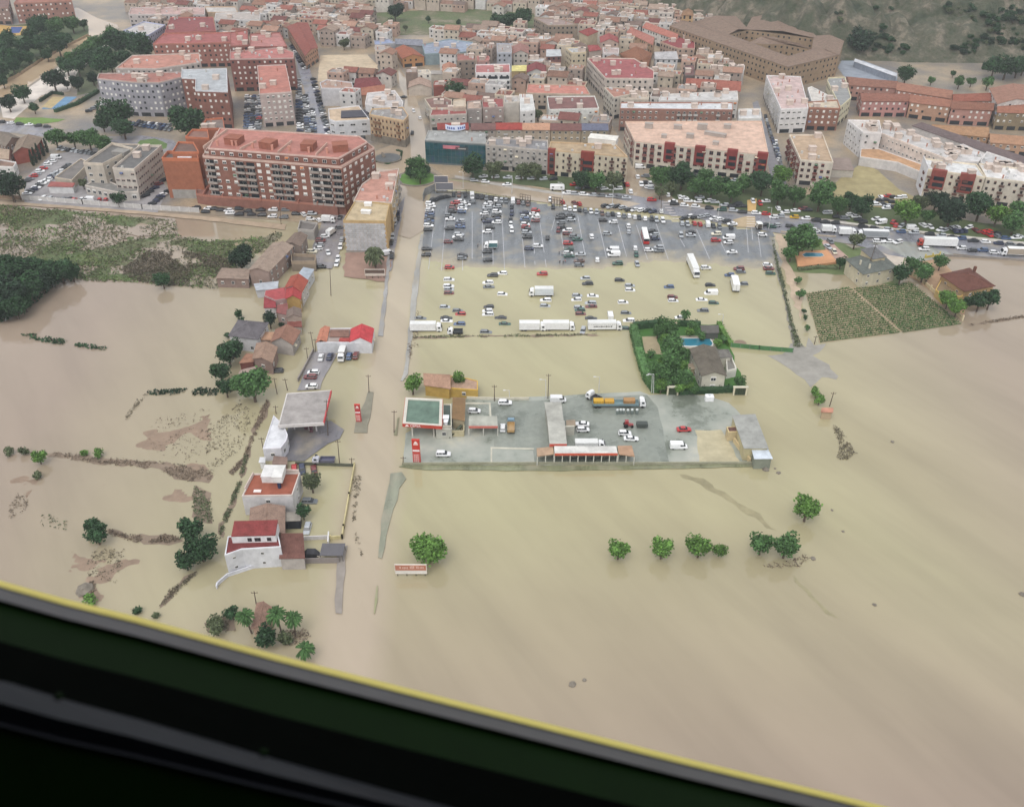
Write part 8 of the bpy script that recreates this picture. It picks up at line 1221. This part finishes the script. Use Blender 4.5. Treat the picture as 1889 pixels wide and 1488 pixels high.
# traffic sign fountain plaza
fc = thing('fountain', fat('B', 1080, 1150, .2), 'dark stone fountain with hedge ring beside the roundabout', 'fountain'); mb = MB(); mb.tube((0, 0, 0), (0, 0, .7), 7, 7, 20); mb.build('basin', 'stone', fc); mb = MB(); mb.tube((0, 0, .6), (0, 0, .78), 6.4, 6.4, 20); mb.build('paving', 'ground_sheet', fc, srgb(96, 98, 98)); mb = MB(); mb.tube((-2, 1, .7), (-3, 1.5, 3), 1.1, .5, 7); mb.build('sculpture', 'stone', fc)
sheet('plaza_paving', 'B', [(975, 1170), (990, 1110), (1120, 1085), (1180, 1130), (1150, 1190), (1050, 1200)], .24, 'ground_sheet', srgb(150, 134, 116)); ri = thing('roundabout', fat('B', 1290, 1290, .2), 'round grassy traffic island with bushes in the flooded junction', 'roundabout'); mb = MB(); mb.tube((0, 0, -.1), (0, 0, .25), 10.6, 10.6, 32); mb.build('kerb', 'stone', ri); mb = MB(); mb.tube((0, 0, .1), (0, 0, .6), 10.2, 6.5, 32); mb.build('lawn', 'ground_sheet', ri, srgb(92, 128, 60))
# people standing at the flood edge
pm_ = MB(); bm = bmesh.new(); vs = [bm.verts.new(p) for p in [(0, 0, .95), (-.1, 0, .9), (-.11, 0, .5), (-.12, .02, .06), (-.12, -.14, .04), (.1, 0, .9), (.12, 0, .5), (.13, .02, .06), (.13, -.14, .04), (0, .01, 1.2), (0, .02, 1.42), (-.2, .02, 1.4), (-.27, .02, 1.1), (-.25, -.1, .86), (.2, .02, 1.4), (.27, .02, 1.1), (.25, -.1, .86), (0, 0, 1.52), (0, -.02, 1.68)]]
for a, b in [(0, 1), (1, 2), (2, 3), (3, 4), (0, 5), (5, 6), (6, 7), (7, 8), (0, 9), (9, 10), (10, 11), (11, 12), (12, 13), (10, 14), (14, 15), (15, 16), (10, 17), (17, 18)]: bm.edges.new((vs[a], vs[b]))
me = bpy.data.meshes.new('person'); bm.to_mesh(me); bm.free(); me.materials.append(MATS['clothes'])
for i, (x, y, c, lab) in enumerate([(1187, 612, (60, 62, 70), 'person in dark clothes standing alone up the car park'), (1193, 690, (50, 54, 60), 'person in dark clothes at the water line, road side'), (1222, 694, (70, 66, 64), 'person in grey clothes in the middle at the water line'), (1239, 688, (150, 50, 48), 'person in a red top at the water line'), (1212, 625, (176, 176, 176), 'person in a pale top between two columns of cars'), (480, 552, (56, 54, 58), 'person in dark clothes walking near the teal lorry')]):
    p = park_at(*fp('T', x, y)); o = link('person', me if i == 0 else me, None, srgb(*c), (p.x, p.y, p.z + .02), RN.uniform(0, 6)); tag(o, lab, 'person', 'people at the flood edge'); md = o.modifiers.new('skin', 'SKIN'); md.use_smooth_shade = True; o.modifiers.new('sub', 'SUBSURF').render_levels = 1
me.skin_vertices.new() if hasattr(me.skin_vertices, 'new') and not me.skin_vertices else None
try:
    R_ = [.15, .1, .075, .06, .05, .1, .075, .06, .05, .14, .13, .075, .055, .05, .075, .055, .05, .06, .115]
    for v, r_ in zip(me.skin_vertices[0].data, R_): v.radius = (r_, r_ * .85)
    me.skin_vertices[0].data[0].use_root = True
except Exception: pass
# ------------------------------------------------------------------ the helicopter the picture is taken from
hc_ = thing('helicopter_window', cam.location, 'dark helicopter window frame with yellow seal seen from the cabin', 'helicopter')
def cp(px, py, d): return (FW + RT * ((px - CX) / FPX) + DN * ((py - CY) / FPX)) * d
EDGE = [(-11500, 1050), (-2200, 900), (-900, 930), (-300, 1022), (-120, 1050), (0, 1070), (120, 1104), (250, 1136), (500, 1204), (750, 1268), (1000, 1331), (1250, 1394), (1530, 1461), (1900, 1552), (2600, 1720), (4500, 2000), (12000, 2100)]
def band(name, mat, o0, d0, o1, d1, thick, rnd=0.0):
    """one moulding of the sill: a strip between two offsets below the window edge, with thickness"""
    mb = MB(); pr = []
    for x, y in EDGE:
        xc = max(-900, min(2600, x)); a, b = cp(x, y + o0(xc), d0), cp(x, y + o1(xc), d1); n = (FW + DN * .4).normalized() * thick; m = (a + b) / 2 - n.normalized() * rnd; pr.append([a, m, b, b + n, a + n])
    for p, q in zip(pr, pr[1:]):
        for j in range(5): mb.face([p[j], p[(j + 1) % 5], q[(j + 1) % 5], q[j]])
    mb.face(pr[0]); mb.face(list(reversed(pr[-1]))); return mb.build(name, mat, hc_)
K = lambda v: (lambda x: v)
band('yellow_seal', 'hull_seal', K(0), .86, lambda x: 11, .58, .012, .002); band('grey_gasket', 'hull_gasket', lambda x: 11, .584, lambda x: 36, .55, .014); band('sill_ledge', 'hull_green', lambda x: 36, .555, lambda x: 112, .52, .02); band('groove', 'hull_black', lambda x: 112, .52, lambda x: 190 + .02 * x, .50, .02); band('rail', 'hull_rail', lambda x: 185 + .02 * x, .49, lambda x: 262 - .03 * x, .475, .03, .008)
band('trim_edge', 'hull_rail', lambda x: 262 - .03 * x, .474, lambda x: 268 - .03 * x, .472, .01); band('door_panel', 'hull_green', lambda x: 268 - .03 * x, .474, lambda x: 1500, .40, .02)
for x, y in ((106, 1286), (485, 1390)): mb = MB(); c = cp(x, y, .425); mb.tube(c + FW * .002, c - FW * .0006, .0018, .0014, 10); mb.build('rivet', 'hull_green', hc_)
# the cabin behind: floor, ceiling, walls, so that only the window lights it
for nm, c, d in (('cabin_ceiling', (0, -.95, .62), (7, 2.7, .05)), ('cabin_floor', (0, -.95, -1.3), (7, 2.7, .05)), ('rear_wall', (0, -2.3, -.35), (7, .05, 2.0)), ('side_wall', (-3.5, -.95, -.35), (.05, 2.7, 2.0)), ('side_wall', (3.5, -.95, -.35), (.05, 2.7, 2.0))): mb = MB(); mb.box(c, d); mb.build(nm, 'hull_black', hc_)

# air: thin haze over the whole valley
hz_ = MB(); hz_.box((0, 650, 92), (2960, 2100, 190)); m = bpy.data.materials.new('haze'); m.use_nodes = True; n = m.node_tree; n.nodes.clear(); o = n.nodes.new('ShaderNodeOutputMaterial'); v = n.nodes.new('ShaderNodeVolumePrincipled'); v.inputs['Color'].default_value = (.9, .92, .95, 1); v.inputs['Density'].default_value = .00013; n.links.new(v.outputs[0], o.inputs['Volume']); MATS['haze'] = m
tag(hz_.build('haze', 'haze'), kind='stuff')
